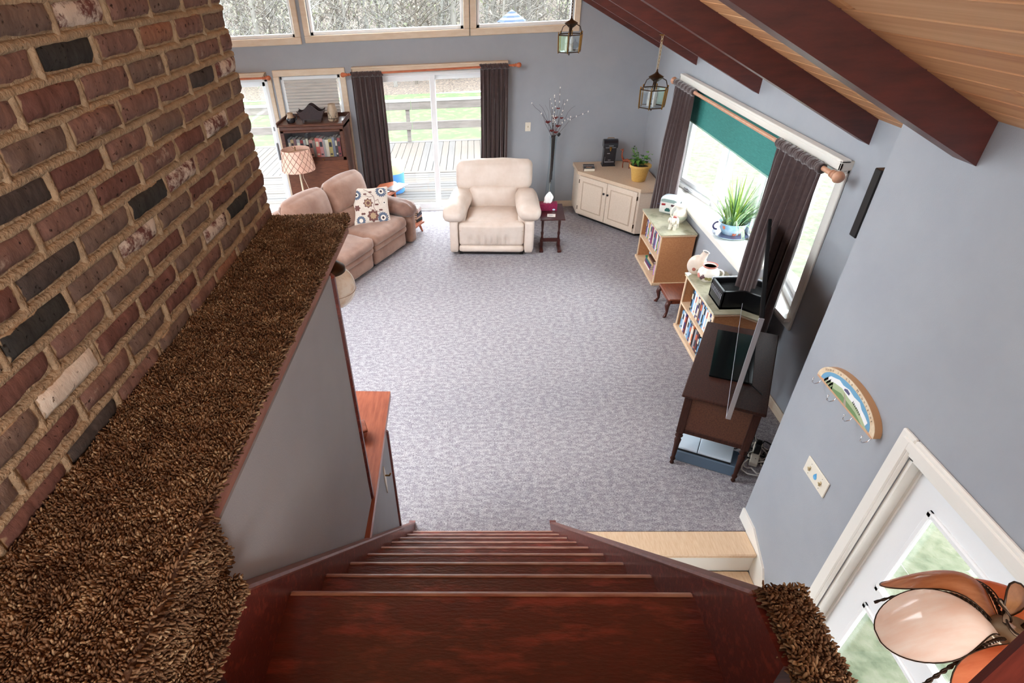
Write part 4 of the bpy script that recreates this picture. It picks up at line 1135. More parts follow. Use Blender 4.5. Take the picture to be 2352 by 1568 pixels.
flat_print(pw, 'print_brown_flowers', [disc(-.18 * S, .12 * S, .24 * S, 36, 8, .16), disc(.04 * S, -.58 * S, .30 * S, 36, 8, .14), disc(-.80 * S, -.12 * S, .15 * S, 24, 6, .2)], M_fl['brown'], .0013)
flat_print(pw, 'print_tan_petals', [disc(-.18 * S + .14 * S * math.cos(a), .12 * S + .14 * S * math.sin(a), .055 * S, 8) for a in [k * PI / 4 for k in range(8)]] + [disc(.04 * S, -.58 * S, .17 * S, 24, 8, .2)], M_fl['tan'], .0021)
flat_print(pw, 'print_stems', stem_poly([(-.35 * S, .9 * S), (-.1 * S, .75 * S), (.15 * S, .5 * S), (.2 * S, .2 * S), (.1 * S, -.1 * S), (.2 * S, -.3 * S), (.45 * S, -.4 * S)], .012 * S) + stem_poly([(.15 * S, .5 * S), (-.1 * S, .45 * S), (-.3 * S, .55 * S)], .01 * S) + stem_poly([(.2 * S, .2 * S), (.4 * S, .3 * S), (.45 * S, .05 * S)], .01 * S) + stem_poly([(.2 * S, -.3 * S), (-.1 * S, -.2 * S)], .01 * S), M_fl['brown'], .0016)
flat_print(pw, 'print_leaves', [disc(.3 * S, .02 * S, .08 * S, 8, 2, .5), disc(-.3 * S, .62 * S, .07 * S, 8, 2, .5), disc(-.5 * S, -.45 * S, .09 * S, 8, 2, .5), disc(.5 * S, -.28 * S, .08 * S, 8, 2, .5), disc(0, .72 * S, .07 * S, 8, 2, .5)], M_fl['brown'], .0018)

# end table past the sofa arm, with laptop, phone and books
et = thing('end_table', 'small two tier wooden end table beyond the sofa arm', 'side table', (-1.2, 8.6, 0))
M_etop = mat('orange_walnut', rgb(186, 108, 76), .4, col2=rgb(160, 88, 60), scale=8, stretch=(1, 6, 6))
MB().prism([(-.30, .45), (-.38, .02), (-.11, -.12), (.08, .29), (-.08, .58)], .535, .56).build('top', M_etop, et)
MB().prism([(-.1, .17), (.0, -.5), (.25, -.57), (.37, -.27), (.42, -.18), (.20, .18)], .155, .18).build('lower_shelf', M_etop, et)
for (x, y, z1) in ((-.30, .05, .54), (-.26, .40, .54), (-.08, .48, .54), (-.09, .0, .54)):
    MB().tube([(x, y, z1), (x * 1.05, y * 1.05, 0)], (.018, .012), 8).build('leg', M_etop, et, smooth=60)
MB().tube([(.33, -.18, .16), (.375, -.12, 0)], (.022, .014), 8).tube([(.2, -.45, .16), (.22, -.5, 0)], (.022, .014), 8).tube([(-.02, .1, .16), (-.02, .12, 0)], (.022, .014), 8).build('foot', M_etop, et, smooth=60)
lt = thing('laptop', 'closed silver grey laptop on the end table', 'laptop', (-1.27, 8.86, .561), R(-30))
M_lap = mat('laptop_grey', rgb(150, 146, 150), .35, metal=.4)
MB().bb(-.03, .16, -.17, .19, .0, .012, bev=.004).build('base', M_lap, lt); MB().bb(-.03, .16, -.17, .19, .0125, .02, bev=.003).build('lid', M_lap, lt)
MB().bb(.20, .21, .0, .03, .0195, .0206).build('emblem', M_black, lt)
ph = thing('phone', 'white phone with a dark red case lying on the end table', 'phone', (-1.36, 8.62, .561), R(-34))
MB().bb(-.04, .04, -.075, .075, 0, .008, bev=.003).build('case', mat('dark_red_case', rgb(120, 40, 44), .5), ph)
MB().bb(-.037, .037, -.072, .072, .0075, .0095, bev=.001).build('screen', mat('phone_screen', rgb(214, 220, 222), .15), ph)
BKC = [('grey white', rgb(210, 206, 202)), ('dark brown', rgb(60, 40, 38)), ('black', rgb(30, 28, 30)), ('tan', rgb(196, 160, 140)), ('black', rgb(22, 22, 24))]
M_page = mat('paper_pages', rgb(238, 230, 214), .8, col2=rgb(222, 212, 196), scale=60, stretch=(1, 1, 12))
def book(name, label, cat, loc, rz, size, cover, group=None, lying=False, rot=None, spine=None):
    """size = (thickness, depth, height); standing book with its spine towards -y"""
    th, dp, ht = size
    t = thing(name, label, cat, loc, rz, group, rot)
    mb = MB(); c = .0025
    mb.bb(-th / 2, -th / 2 + c, -dp / 2, dp / 2, 0, ht); mb.bb(th / 2 - c, th / 2, -dp / 2, dp / 2, 0, ht); mb.bb(-th / 2, th / 2, -dp / 2 - .002, -dp / 2 + c, 0, ht)
    mb.build('cover', cover, t)
    MB().bb(-th / 2 + c, th / 2 - c, -dp / 2 + c, dp / 2 - .004, .003, ht - .003).build('pages', M_page, t)
    if spine is not None:
        MB().bb(-th * .36, th * .36, -dp / 2 - .0032, -dp / 2 - .002, ht * .56, ht * .82).bb(-th * .3, th * .3, -dp / 2 - .0032, -dp / 2 - .002, ht * .12, ht * .2).build('spine_label', spine, t)
    return t
BC = {}
def bc(name, c):
    if name not in BC: BC[name] = mat('cover_' + name.replace(' ', '_'), c, .5, col2=tuple(min(1, v * 1.12) for v in c[:3]) + (1,), scale=30)
    return BC[name]
M_splabel = mat('spine_print_pale', rgb(226, 218, 196), .6); M_sporange = mat('spine_print_orange', rgb(220, 110, 70), .6); M_spdark = mat('spine_print_dark', rgb(40, 40, 52), .6)
zb_ = .176
for k, (nm, c, th) in enumerate((('black', BKC[4][1], .045), ('tan', BKC[3][1], .03), ('dark purple', rgb(50, 30, 54), .03), ('black', BKC[2][1], .025), ('pink grey', rgb(190, 160, 158), .04), ('grey white', BKC[0][1], .03))):
    lab = ['thick black book at the bottom of the stack under the end table', 'tan book second from the bottom of the stack under the end table', 'dark purple book in the stack under the end table', 'thin black book in the middle of the stack under the end table', 'pinkish book near the top of the stack under the end table', 'pale grey book on top of the stack under the end table'][k]
    book('book', lab, 'book', (-.98 + .004 * k, 8.40 + .006 * k, zb_ + th / 2), 0, (th, .2 - .01 * (k % 2), .16), bc(nm + ' stack', c), 'books stacked under the end table', rot=(0, R(90), R(60 + 4 * k)))
    zb_ += th

# ------------------------------------------------------------------ floor lamp
fl = thing('floor_lamp', 'floor lamp with peach drum shade patterned in brown trellis, behind the sofa', 'floor lamp', (-2.60, 8.58, 0))
M_shade = mat('peach_shade', rgb(236, 200, 180), .8, col2=rgb(228, 186, 166), scale=60)
M_trel = mat('trellis_brown', rgb(150, 104, 88), .8)
MB().lathe([(.14, 0), (.14, .015), (.03, .03), (.012, .04)], 24).build('base', M_cream, fl, smooth=60)
MB().tube([(0, 0, .03), (0, 0, 1.15)], .014, 12).build('pole', mat('cream_pole', rgb(224, 206, 178), .4), fl, smooth=60)
z0, z1, r0, r1 = .95, 1.24, .245, .205
mb = MB(); mb.lathe([(r0, z0), (r1, z1), (r1 - .004, z1), (r0 - .004, z0), (r0, z0)], 40); sh = mb.build('lamp_shade', M_shade, fl, smooth=60)
mb = MB(); n = 16
for k in range(n):
    for s in (-1, 1):
        pts = []
        for j in range(13):
            f = j / 12; an = 2 * PI * (k + s * f * 2.6) / n; rr = lerp(r0, r1, f) + .0008; bul = .0
            pts.append((rr * math.cos(an), rr * math.sin(an), lerp(z0, z1, f)))
        mb.tube(pts, .0034, 4)
mb.build('trellis_pattern', M_trel, sh)
mb = MB()
for k in range(3): a = 2 * PI * k / 3; mb.tube([(0, 0, z1 - .02), (math.cos(a) * r1, math.sin(a) * r1, z1 - .01)], .003, 6)
mb.build('spider', M_brass, fl, smooth=60)
MB().lathe([(.006, z1 - .02), (.006, z1 + .01), (.012, z1 + .018), (.006, z1 + .03), (.0005, z1 + .04)], 10).build('finial', M_brass, fl, smooth=60)
MB().ball((0, 0, z1 - .1), .035, 12, 10, sc=(1, 1, 1.3)).build('bulb', M_white, fl, smooth=180)
MB().tube([(r0 * .55, -r0 * .75, z0 + .26), (.10, -.20, .90), (.17, -.24, .72), (.24, -.28, .5)], .003, 6).build('pull_cord', M_cream, fl, smooth=60)

# ------------------------------------------------------------------ barrister bookcase on the far wall
bk = thing('barrister_bookcase', 'tall dark oak bookcase with glass fronted upper shelf, against the far wall', 'bookcase', (-2.385, 9.36, 0))
HW, DP, HT = .475, .56, 1.53
MB().bb(-HW, -HW + .03, -DP + .04, 0, .06, HT - .06).build('side', M_oakdark, bk); MB().bb(HW - .03, HW, -DP + .04, 0, .06, HT - .06).build('side', M_oakdark, bk)
MB().bb(-HW, HW, -.02, 0, .06, HT - .06).build('back', M_oakdark, bk)
mb = MB(); mb.bb(-HW - .02, HW + .02, -DP, .01, HT - .045, HT - .015, bev=.008); mb.bb(-HW, HW, -DP + .03, 0, HT - .1, HT - .045, bev=.008); mb.build('top', M_oakdark, bk)
mb = MB(); mb.bb(-HW - .02, HW + .02, -.015, .01, HT - .015, HT + .03, bev=.005); mb.bb(-HW - .02, -HW, -DP, 0, HT - .015, HT + .02, bev=.005); mb.bb(HW, HW + .02, -DP, 0, HT - .015, HT + .02, bev=.005); mb.build('gallery_rail', M_oakdark, bk)
mb = MB(); mb.bb(-HW, HW, -DP + .02, 0, 0, .07, bev=.006); mb.build('plinth', M_oakdark, bk)
zt_, zm = HT - .1, HT - .50
MB().bb(-HW + .03, HW - .03, -DP + .05, -.02, zm - .025, zm).build('shelf', M_oakdark, bk)
MB().bb(-HW + .03, HW - .03, -DP + .05, -.02, .42, .445).build('shelf', M_oakdark, bk)
def glazed(z0, z1, nm='glazed_door'):
    mb = MB(); s = .05
    mb.bb(-HW + .01, HW - .01, -DP + .03, -DP + .052, z1 - s * .6, z1, bev=.004); mb.bb(-HW + .01, HW - .01, -DP + .03, -DP + .052, z0, z0 + s, bev=.004)
    mb.bb(-HW + .01, -HW + .06, -DP + .03, -DP + .052, z0, z1, bev=.004); mb.bb(HW - .06, HW - .01, -DP + .03, -DP + .052, z0, z1, bev=.004)
    d = mb.build(nm, M_oakdark, bk)
    MB().bb(-HW + .06, HW - .06, -DP + .04, -DP + .044, z0 + s, z1 - s * .6).build('pane', M_pane, d)
    for x in (-.12, .12): MB().lathe([(.0005, .0), (.012, .004), (.012, .012), (.006, .022)], 12, Matrix.Translation((x, -DP + .01, z0 + .025)) @ Matrix.Rotation(R(90), 4, 'X')).build('knob', M_brass, d, smooth=60)
glazed(zm - .03, zt_); glazed(.08, .40)
mb = MB(); mb.bb(-HW + .01, HW - .01, -DP + .035, -DP + .055, .44, zm - .03, bev=.004); df = mb.build('drop_front', mat('quartered_oak', rgb(120, 72, 48), .4, col2=rgb(96, 54, 36), scale=30, stretch=(.4, 1, 3)), bk)
mb = MB(); mb.bb(-HW + .0, HW - .0, -DP + .02, -DP + .05, .415, .445, bev=.005); mb.bb(-HW + .01, HW - .01, -DP + .03, -DP + .05, .455, .47, bev=.004); mb.build('moulding', M_oakdark, df)
MB().ball((.0, -DP + .03, zm - .06), .008, 10, 8).build('lock', M_darkbronze, df, smooth=180)
cols = [('slate', rgb(110, 112, 128)), ('tan', rgb(190, 160, 120)), ('mauve', rgb(110, 80, 90)), ('grey', rgb(160, 156, 156)), ('red', rgb(140, 44, 46)), ('silver', rgb(178, 176, 174)), ('black', rgb(26, 26, 34)), ('rose', rgb(196, 140, 130)), ('grey brown', rgb(140, 130, 124)), ('coral', rgb(206, 104, 96)), ('pink', rgb(210, 140, 138)), ('stone', rgb(168, 164, 162)), ('cream', rgb(222, 212, 196)), ('yellow', rgb(190, 168, 96)), ('blue grey', rgb(120, 130, 150)), ('charcoal', rgb(60, 60, 66)), ('rosewood', rgb(150, 70, 76))]
xx = -HW + .07
rb2 = random.Random(21)
i = 0
while xx < HW - .10:
    nm, c = cols[i % len(cols)]
    th = rb2.uniform(.036, .058); ht = .25 if i not in (6,) else .34
    ht *= rb2.uniform(.96, 1.14)
    book('book', '%s spined book behind the bookcase glass, number %d from its left end' % (nm, i + 1) if False else '%s spined book standing behind the glass of the dark oak bookcase' % nm, 'book', (-2.385 + xx + th / 2, 9.36 - DP + .20, zm), 0, (th - .002, .18, min(ht, .345)), bc(nm + ' tall', c), 'books behind the bookcase glass', spine=[M_splabel, M_spdark, None][i % 3])
    xx += th; i += 1
def topz(): return HT - .0145
t = thing('mug', 'stoneware mug with tan rim and black base on the dark oak bookcase', 'mug', (-2.70, 8.98, topz()))
MB().lathe([(.0005, 0), (.055, 0), (.062, .01), (.062, .05), (.056, .065)], 24).build('dark_body', mat('glaze_black', rgb(40, 36, 40), .25), t, smooth=60)
MB().lathe([(.056, .065), (.044, .085), (.042, .12), (.046, .13), (.041, .13), (.038, .085), (.03, .05), (.0005, .04)], 24).build('tan_rim', mat('glaze_tan', rgb(176, 148, 122), .35), t, smooth=60)
MB().tube([(.05 + .045 * math.sin(a), 0, .07 - .04 * math.cos(a)) for a in [PI * k / 10 for k in range(11)]], .008, 8).build('handle', mat('glaze_black', rgb(40, 36, 40), .25), t, smooth=60)
t = thing('magazine_holder', 'dark brown planter box with wavy rims on the dark oak bookcase', 'planter', (-2.385, 9.02, topz()), R(4))
M_dk = mat('dark_brown_lacquer', rgb(52, 34, 34), .3, col2=rgb(40, 26, 26), scale=30, coat=.3)
def wavy(y, s):
    n = 16; top = []
    for k in range(n + 1):
        f = k / n * 2 - 1; top.append((f * .20, .185 + .045 * math.cos(f * PI * 1.35)))
    bot = [(.145, .04), (-.145, .04)]
    return [(a, b) for a, b in top[::-1]] + [(-.145, .04), (.145, .04)]
for y in (-.095, .095):
    mb = MB(); mb.prism(wavy(y, 1)[::-1], y - .007, y + .007, 'y'); mb.build('wavy_panel', M_dk, t)
for s in (-1, 1):
    mb = MB(); mb.add([(s * .145, -.09, .04), (s * .145, .09, .04), (s * .198, .09, .145), (s * .198, -.09, .145), (s * .137, -.09, .04), (s * .137, .09, .04), (s * .19, .09, .145), (s * .19, -.09, .145)], [(0, 1, 2, 3), (7, 6, 5, 4), (0, 3, 7, 4), (1, 5, 6, 2), (3, 2, 6, 7), (0, 4, 5, 1)]); mb.build('end_panel', M_dk, t)
MB().bb(-.145, .145, -.09, .09, .035, .045).build('bottom', M_dk, t)
for sx in (-1, 1):
    for sy in (-1, 1): MB().box((sx * .125, sy * .08, .02), (.022, .022, .04), bev=.003).build('leg', M_dk, t)
t = thing('stoneware_jar', 'tan stoneware jar with a dark leaf motif on the dark oak bookcase', 'jar', (-2.075, 9.02, topz()))
M_jar = mat('stoneware_tan', rgb(178, 158, 136), .4, col2=rgb(160, 138, 116), scale=12)
MB().lathe([(.0005, 0), (.07, 0), (.076, .012), (.072, .15), (.056, .19), (.052, .205), (.058, .222), (.052, .222), (.046, .2), (.062, .15), (.0005, .02)], 28).build('body', M_jar, t, smooth=60)
mb = MB()
for k in range(9):
    a = R(-150 + k * 14); zz = .05 + .05 * math.sin(k * .9)
    p = Vector((.0765 * math.cos(a), .0765 * math.sin(a), zz)); d = Vector((-math.sin(a), math.cos(a), 0))
    mb.add([tuple(p - d * .006), tuple(p + d * .006), tuple(p + d * .012 * ((k % 3) - 1) + Vector((0, 0, .05)))], [(0, 1, 2)])
mb.tube([(.0755 * math.cos(a), .0755 * math.sin(a), .035) for a in [R(-165 + q * 12) for q in range(14)]], .004, 5)
mb.build('leaf_motif', mat('glaze_dark', rgb(46, 36, 36), .3), t)
# ------------------------------------------------------------------ tissue table
M_mah = mat('mahogany', rgb(74, 32, 28), .3, col2=rgb(54, 22, 20), scale=10, stretch=(6, .8, 6), coat=.3)
t = thing('occasional_table', 'small dark mahogany sofa table right of the cream recliner', 'side table', (1.05, 7.66, 0), R(-3))
MB().prism([(-.165, -.19), (.165, -.19), (.165, .62 - .19), (-.165, .62 - .19)], .485, .50).build('top', M_mah, t)
prof = [(.012, 0), (.019, .02), (.014, .05), (.021, .09), (.013, .12), (.019, .2), (.020, .26), (.013, .3), (.017, .33)]
for s in (-1, 1):
    MB().lathe([(r, .12 + z * 1.09) for r, z in prof], 14, Matrix.Translation((s * .115, .06, 0))).build('turned_post', M_mah, t, smooth=60)
    MB().box((s * .125, .02, .018), (.055, .30, .036), bev=.008).box((s * .12, .06, .08), (.04, .07, .1), bev=.006).build('foot', M_mah, t)
MB().box((0, .06, .115), (.27, .03, .05), bev=.006).build('stretcher', M_mah, t)
tb = thing('tissue_box', 'magenta tissue box with a white tissue standing up, on the mahogany table', 'tissue box', (1.015, 7.86, .50), R(-3))
M_mag = mat('magenta_card', rgb(164, 38, 84), .5, col2=rgb(130, 26, 66), scale=60, kind='voronoi', contrast=(.0, .5))
MB().bb(-.12, .12, -.06, .06, 0, .095, bev=.003).build('carton', M_mag, tb)
MB().prism([(.075 + .02 * math.cos(a), .018 + .011 * math.sin(a)) for a in [2 * PI * k / 16 for k in range(16)]], -.0612, -.0602, 'y').build('logo_patch', mat('pale_blue_print', rgb(190, 222, 230), .5), tb)
def tis(x, y, z, p):
    p = p.copy(); f = (z + 1) / 2
    w = .40 + .50 * math.sin(f * PI * .95) ** 2 + .55 * (1 - f) ** 3 - .12 * f
    a = math.atan2(p.y, p.x)
    k = w * (1 + .16 * math.sin(a * 5 + f * 3) + .08 * math.sin(a * 9 - f * 5))
    return Vector((p.x * k + .018 * f, p.y * k * .8, p.z + .006 * math.sin(a * 4)))
MB().rbox((-.01, 0, .165), (.125, .07, .15), .03, 12, (0, 0, 0), tis).build('tissue', mat('white_tissue', rgb(246, 244, 242), .9), tb, smooth=180)
t = thing('note_card', 'white printed card lying on the mahogany table', 'card', (1.035, 7.62, .5005), R(-8))
MB().bb(-.055, .055, -.055, .055, 0, .003).build('card', M_white, t)
MB().bb(-.035, .02, .006, .014, .003, .0036).bb(-.03, .03, -.008, -.003, .003, .0036).bb(-.03, .01, -.018, -.014, .003, .0036).build('print', mat('print_grey', rgb(120, 124, 140), .6), t)

# ------------------------------------------------------------------ tall vase with dried branches
t = thing('floor_vase', 'tall clear glass floor vase of dried branches with white lights and red flowers', 'vase', (1.20, 9.19, 0))
M_vglass = glass_clear('vase_glass', (.93, .965, .975, 1), .05)
MB().lathe([(.0005, 0), (.095, 0), (.1, .01), (.085, .2), (.06, .55), (.048, .85), (.05, 1.05), (.062, 1.13), (.064, 1.15), (.060, 1.15), (.046, 1.05), (.044, .85), (.056, .55), (.08, .2), (.09, .02), (.0005, .015)], 28).build('glass', M_vglass, t, smooth=60)
M_twig = mat('dark_twig', rgb(48, 38, 38), .8); M_twl = mat('grey_twig', rgb(104, 92, 88), .8); M_bulb = mat('white_bud', rgb(250, 246, 238), .4); M_redfl = mat('dark_red_flower', rgb(120, 44, 42), .85)
rv = random.Random(4)
mb = MB()
for k in range(26):
    a = rv.uniform(0, 2 * PI); r = rv.uniform(.005, .026)
    mb.tube([(r * math.cos(a) * .9, r * math.sin(a) * .9, rv.uniform(.42, .7)), (r * math.cos(a + .3), r * math.sin(a + .3), .9), (r * 1.2 * math.cos(a + .5), r * 1.2 * math.sin(a + .5), 1.16)], .0042, 5)
mb.build('bundled_stems', M_twig, t)
MB().tube([(-.02, -.01, .05), (-.012, 0, .4), (0.01, 0, .7)], .005, 6).build('pale_stem', mat('pale_stem', rgb(226, 220, 208), .6), t)
tips = []
for k in range(22):
    a = rv.uniform(-PI, PI); sp = rv.uniform(.08, .36) if k > 2 else .5; h = rv.uniform(1.4, 1.72) if k > 2 else 1.5
    p0 = Vector((.02 * math.cos(a), .02 * math.sin(a), 1.12)); p3 = Vector((sp * math.cos(a), -abs(sp * .35 * math.sin(a)) * .6, h))
    if k == 0: p3 = Vector((.47, -.05, 1.48))
    if k == 1: p3 = Vector((-.24, -.05, 1.6))
    if k == 2: p3 = Vector((.06, 0, 1.8))
    pts = []
    for q in range(7):
        f = q / 6; b = p0.lerp(p3, f); b.z += .06 * math.sin(f * PI) * rv.uniform(.6, 1.2); b.x += .01 * math.sin(f * 9 + k); pts.append(b)
    lit = k % 2 == 0
    br = MB().tube(pts, [.0026 - .0014 * q / 6 for q in range(7)], 5).build('branch', M_twl if lit else M_twig, t)
    if k < 16:
        mb = MB()
        for q in (3, 4, 5, 6) if lit else (6,):
            mb.ball(tuple(pts[q]), .0075, 8, 6, sc=(1, 1, 1.7))
        if lit or k % 3 == 0: mb.build('bud', M_bulb, br, smooth=180)
for k, (x, y, z, s) in enumerate(((-.10, -.02, 1.36, .05), (.0, -.05, 1.42, .05), (.05, -.03, 1.30, .045), (-.04, -.04, 1.24, .04), (.04, 0, 1.53, .03), (.02, -.06, 1.22, .04), (.1, 0, 1.4, .03))):
    mb = MB()
    for q in range(16):
        a = q * 2.4; r = s * (.3 + .7 * q / 16)
        mb.tube([(x, y, z - s * .6), (x + r * math.cos(a), y + r * math.sin(a), z + s * .15 * math.sin(q))], (.0015, .006), 4)
    mb.build('dried_flower', M_redfl, t)
MB().box((.075, -.02, 1.17), (.035, .03, .05), rot=(.3, .5, .2), bev=.005).build('battery_pack', M_black, t)

# light switch on the far wall
t = thing('light_switch', 'ivory light switch on the far wall above the recliner', 'light switch', (.825, YW, 1.245))
MB().bb(-.042, .042, -.008, 0, -.063, .063, bev=.003).build('plate', M_ivory, t)
MB().box((0, -.012, .003), (.01, .014, .024), rot=(.4, 0, 0), bev=.002).build('toggle', mat('toggle_tan', rgb(206, 188, 150), .4), t)
MB().ball((0, -.008, .04), .003, 6, 5).ball((0, -.008, -.04), .003, 6, 5).build('screw', M_chrome, t)

# ------------------------------------------------------------------ corner cabinet
M_almond = mat('almond_paint', rgb(226, 208, 190), .5, col2=rgb(220, 200, 180), scale=50)
M_lam = mat('speckled_laminate', rgb(222, 198, 172), .45, col2=rgb(206, 178, 150), scale=110)
cb = thing('corner_cabinet', 'low almond white corner cabinet with two panelled doors', 'cabinet', (2.1, 8.75, 0))
ZT = .705
P = [(1.555, 9.37), (1.565, 8.90), (2.285, 7.95), (2.60, 7.96), (2.60, 9.37)]
loc = lambda p: (p[0] - 2.1, p[1] - 8.75)
MB().prism([loc(p) for p in P], ZT - .045, ZT).build('top', M_lam, cb)
Q = [(1.585, 9.37), (1.592, 8.91), (2.295, 7.985), (2.60, 7.99), (2.60, 9.37)]
MB().prism([loc(p) for p in Q], .06, ZT - .045).build('body', M_almond, cb)
Q2 = [(1.63, 9.37), (1.65, 8.95), (2.32, 8.06), (2.59, 8.06), (2.59, 9.37)]
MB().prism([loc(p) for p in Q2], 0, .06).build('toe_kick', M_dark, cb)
a, b = Vector((1.592, 8.91, 0)), Vector((2.295, 7.985, 0)); d = (b - a); L = d.length; an = math.atan2(d.y, d.x)
for k, (s0, s1) in enumerate(((.03, .497), (.503, .97))):
    c = a + d * (s0 + s1) / 2 - Vector((2.1, 8.75, 0)); w = L * (s1 - s0)
    T = Matrix.Translation((c.x, c.y, .06 + (ZT - .045 - .06) / 2 + .002)) @ Matrix.Rotation(an, 4, 'Z'); h = ZT - .045 - .06 - .03
    mb = MB(); mb.box((0, -.009, 0), (w, .018, h), bev=.004, M=T)
    dr = mb.build('door', M_almond, cb)
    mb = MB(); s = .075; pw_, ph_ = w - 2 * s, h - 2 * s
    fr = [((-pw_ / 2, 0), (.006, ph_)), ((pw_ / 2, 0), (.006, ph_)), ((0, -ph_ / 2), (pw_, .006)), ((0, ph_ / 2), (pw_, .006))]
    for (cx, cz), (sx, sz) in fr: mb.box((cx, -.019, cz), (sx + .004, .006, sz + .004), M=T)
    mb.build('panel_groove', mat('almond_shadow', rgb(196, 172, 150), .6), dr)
    mb = MB(); mb.box((0, -.020, 0), (pw_ - .02, .008, ph_ - .02), bev=.0075, M=T); mb.build('raised_panel', M_almond, dr)
    kx = (w / 2 - .035) * (1 if k == 0 else -1)
    mb = MB(); mb.lathe([(.006, 0), (.006, .012), (.016, .018), (.016, .024), (.0005, .03)], 14, T @ Matrix.Translation((kx, -.018, ph_ / 2 * .62)) @ Matrix.Rotation(R(90), 4, 'X')); mb.build('knob', M_black, dr, smooth=60)
    hx = (w / 2 + .004) * (-1 if k == 0 else 1)
    for hz in (-.2, .2): mb = MB(); mb.box((hx, -.012, hz), (.012, .02, .055), bev=.003, M=T); mb.build('hinge', M_darkbronze, dr)
# things on the cabinet
t = thing('paperback_book', 'black paperback with white title lying on the corner cabinet', 'book', (1.74, 8.98, ZT), R(-6))
M_blk = mat('glossy_black_cover', rgb(24, 20, 20), .25)
MB().bb(-.078, .078, -.115, .115, .002, .038).build('pages', M_page, t)
MB().bb(-.08, .08, -.115, .118, .038, .041).bb(-.08, .08, -.115, .118, 0, .002).bb(-.0825, -.079, -.115, .118, 0, .041).build('cover', M_blk, t)
text_mesh('title_lettering', 'SANDFORD', .036, mat('title_white', rgb(236, 228, 220), .5), t, (0, .015, .0412), (0, 0, 0), .0003)
MB().prism([(-.05, -.07), (.02, -.075), (.045, -.055), (.01, -.04), (-.05, -.045)], .041, .0416).build('cover_art', mat('cover_art_tan', rgb(206, 160, 118), .5), t)
MB().bb(-.055, .06, -.022, -.006, .041, .0416).build('red_band', mat('cover_red', rgb(100, 36, 30), .5), t)
t = thing('black_tin_box', 'tall black tin box with brass clasp and domed lid on the corner cabinet', 'tin box', (2.06, 9.16, ZT), R(-3))
M_tin = mat('black_painted_tin', rgb(26, 30, 40), .3, col2=rgb(18, 20, 28), scale=12, coat=.4)
MB().box((0, 0, .14), (.185, .14, .28), bev=.006).box((0, -.0, .01), (.2, .155, .02), bev=.005).build('body', M_tin, t)
mb = MB(); n = 10
pr = [(-.082, .27), (-.082, .32)] + [(-.082 * math.cos(PI * k / n), .32 + .06 * math.sin(PI * k / n)) for k in range(1, n)] + [(.082, .32), (.082, .27)]
mb.prism(pr, -.105, .105, 'x'); mb.build('domed_lid', M_tin, t, smooth=40)
MB().tube([(-.05, 0, .375), (-.045, 0, .395), (.045, 0, .395), (.05, 0, .375)], .005, 8).build('handle', M_brass, t, smooth=60)
MB().box((0, -.09, .265), (.032, .012, .045), bev=.004).ball((0, -.094, .235), .009, 8, 6).build('clasp', M_brass, t)
M_worn = mat('worn_silver_line', rgb(176, 178, 186), .4)
MB().bb(-.07, .07, -.0725, -.0705, .062, .07).bb(-.075, .075, -.084, -.0822, .272, .277).bb(-.03, .04, -.084, -.0822, .296, .301).bb(-.07, -.068, -.0725, -.0705, .07, .14).bb(-.04, .0, -.0725, -.0705, .185, .192).bb(-.02, .02, -.0725, -.0705, .09, .096).build('painted_lines', M_worn, t)
t = thing('giraffe_figurine', 'small carved orange brown giraffe figurine on the corner cabinet', 'figurine', (2.30, 8.98, ZT), R(150))
M_carv = mat('carved_wood', rgb(176, 96, 66), .45, col2=rgb(120, 60, 42), scale=40)
mb = MB(); mb.tube([(.06, 0, .10), (.0, 0, .11), (-.055, 0, .105)], (.018, .026, .022), 10); mb.build('body', M_carv, t, smooth=180)
MB().tube([(.055, 0, .11), (.085, 0, .16), (.088, 0, .21), (.08, 0, .25)], (.018, .012, .010, .011), 10).build('neck', M_carv, t, smooth=180)
MB().ball((.095, 0, .252), .015, 10, 8, sc=(1.6, .8, .8)).tube([(.078, .006, .26), (.076, .008, .275)], .003, 5).tube([(.078, -.006, .26), (.076, -.008, .275)], .003, 5).build('head', M_carv, t, smooth=180)
for (x, y) in ((.05, .014), (.055, -.014), (-.05, .014), (-.045, -.014)): MB().tube([(x, y, .10), (x + .006, y, .05), (x, y, 0)], (.009, .006, .008), 8).build('leg', M_carv, t, smooth=180)
MB().tube([(-.06, 0, .115), (-.075, 0, .08)], (.004, .002), 5).build('tail', M_carv, t, smooth=180)
def leaf_mesh(L, W, bend=.2, n=6, fold=.15):
    vs = []; fs = []
    for i in range(n + 1):
        f = i / n; w = W * math.sin(PI * min(.98, f ** .8)) + .0005; z = -bend * L * f * f; x = L * f
        vs += [(x, -w, z + fold * w), (x, 0, z), (x, w, z + fold * w)]
    for i in range(n):
        for j in range(2): a = i * 3 + j; fs.append((a, a + 3, a + 4, a + 1))
    return vs, fs
t = thing('potted_herb', 'leafy green plant in a yellow pot on the corner cabinet', 'potted plant', (2.34, 8.36, ZT))
M_yel = mat('yellow_pot', rgb(214, 172, 96), .6, col2=rgb(204, 160, 84), scale=40)
MB().lathe([(.0005, 0), (.088, 0), (.095, .008), (.122, .15), (.128, .185), (.15, .19), (.152, .215), (.142, .222), (.126, .205), (.12, .185), (.0005, .18)], 32).build('pot', M_yel, t, smooth=60)
MB().lathe([(.12, .186), (.06, .196), (.0005, .198)], 20).build('soil', mat('soil', rgb(54, 40, 32), .95), t, smooth=60)
GR = [mat('leaf_green', rgb(72, 120, 52), .5, col2=rgb(52, 96, 40), scale=30), mat('leaf_green_light', rgb(104, 150, 66), .5), mat('leaf_green_dark', rgb(50, 88, 46), .55)]
rl = random.Random(11)
lv, lf_ = leaf_mesh(.055, .02, .35)
LM = MB().add(lv, lf_).mesh('leaf', GR[0], 180)
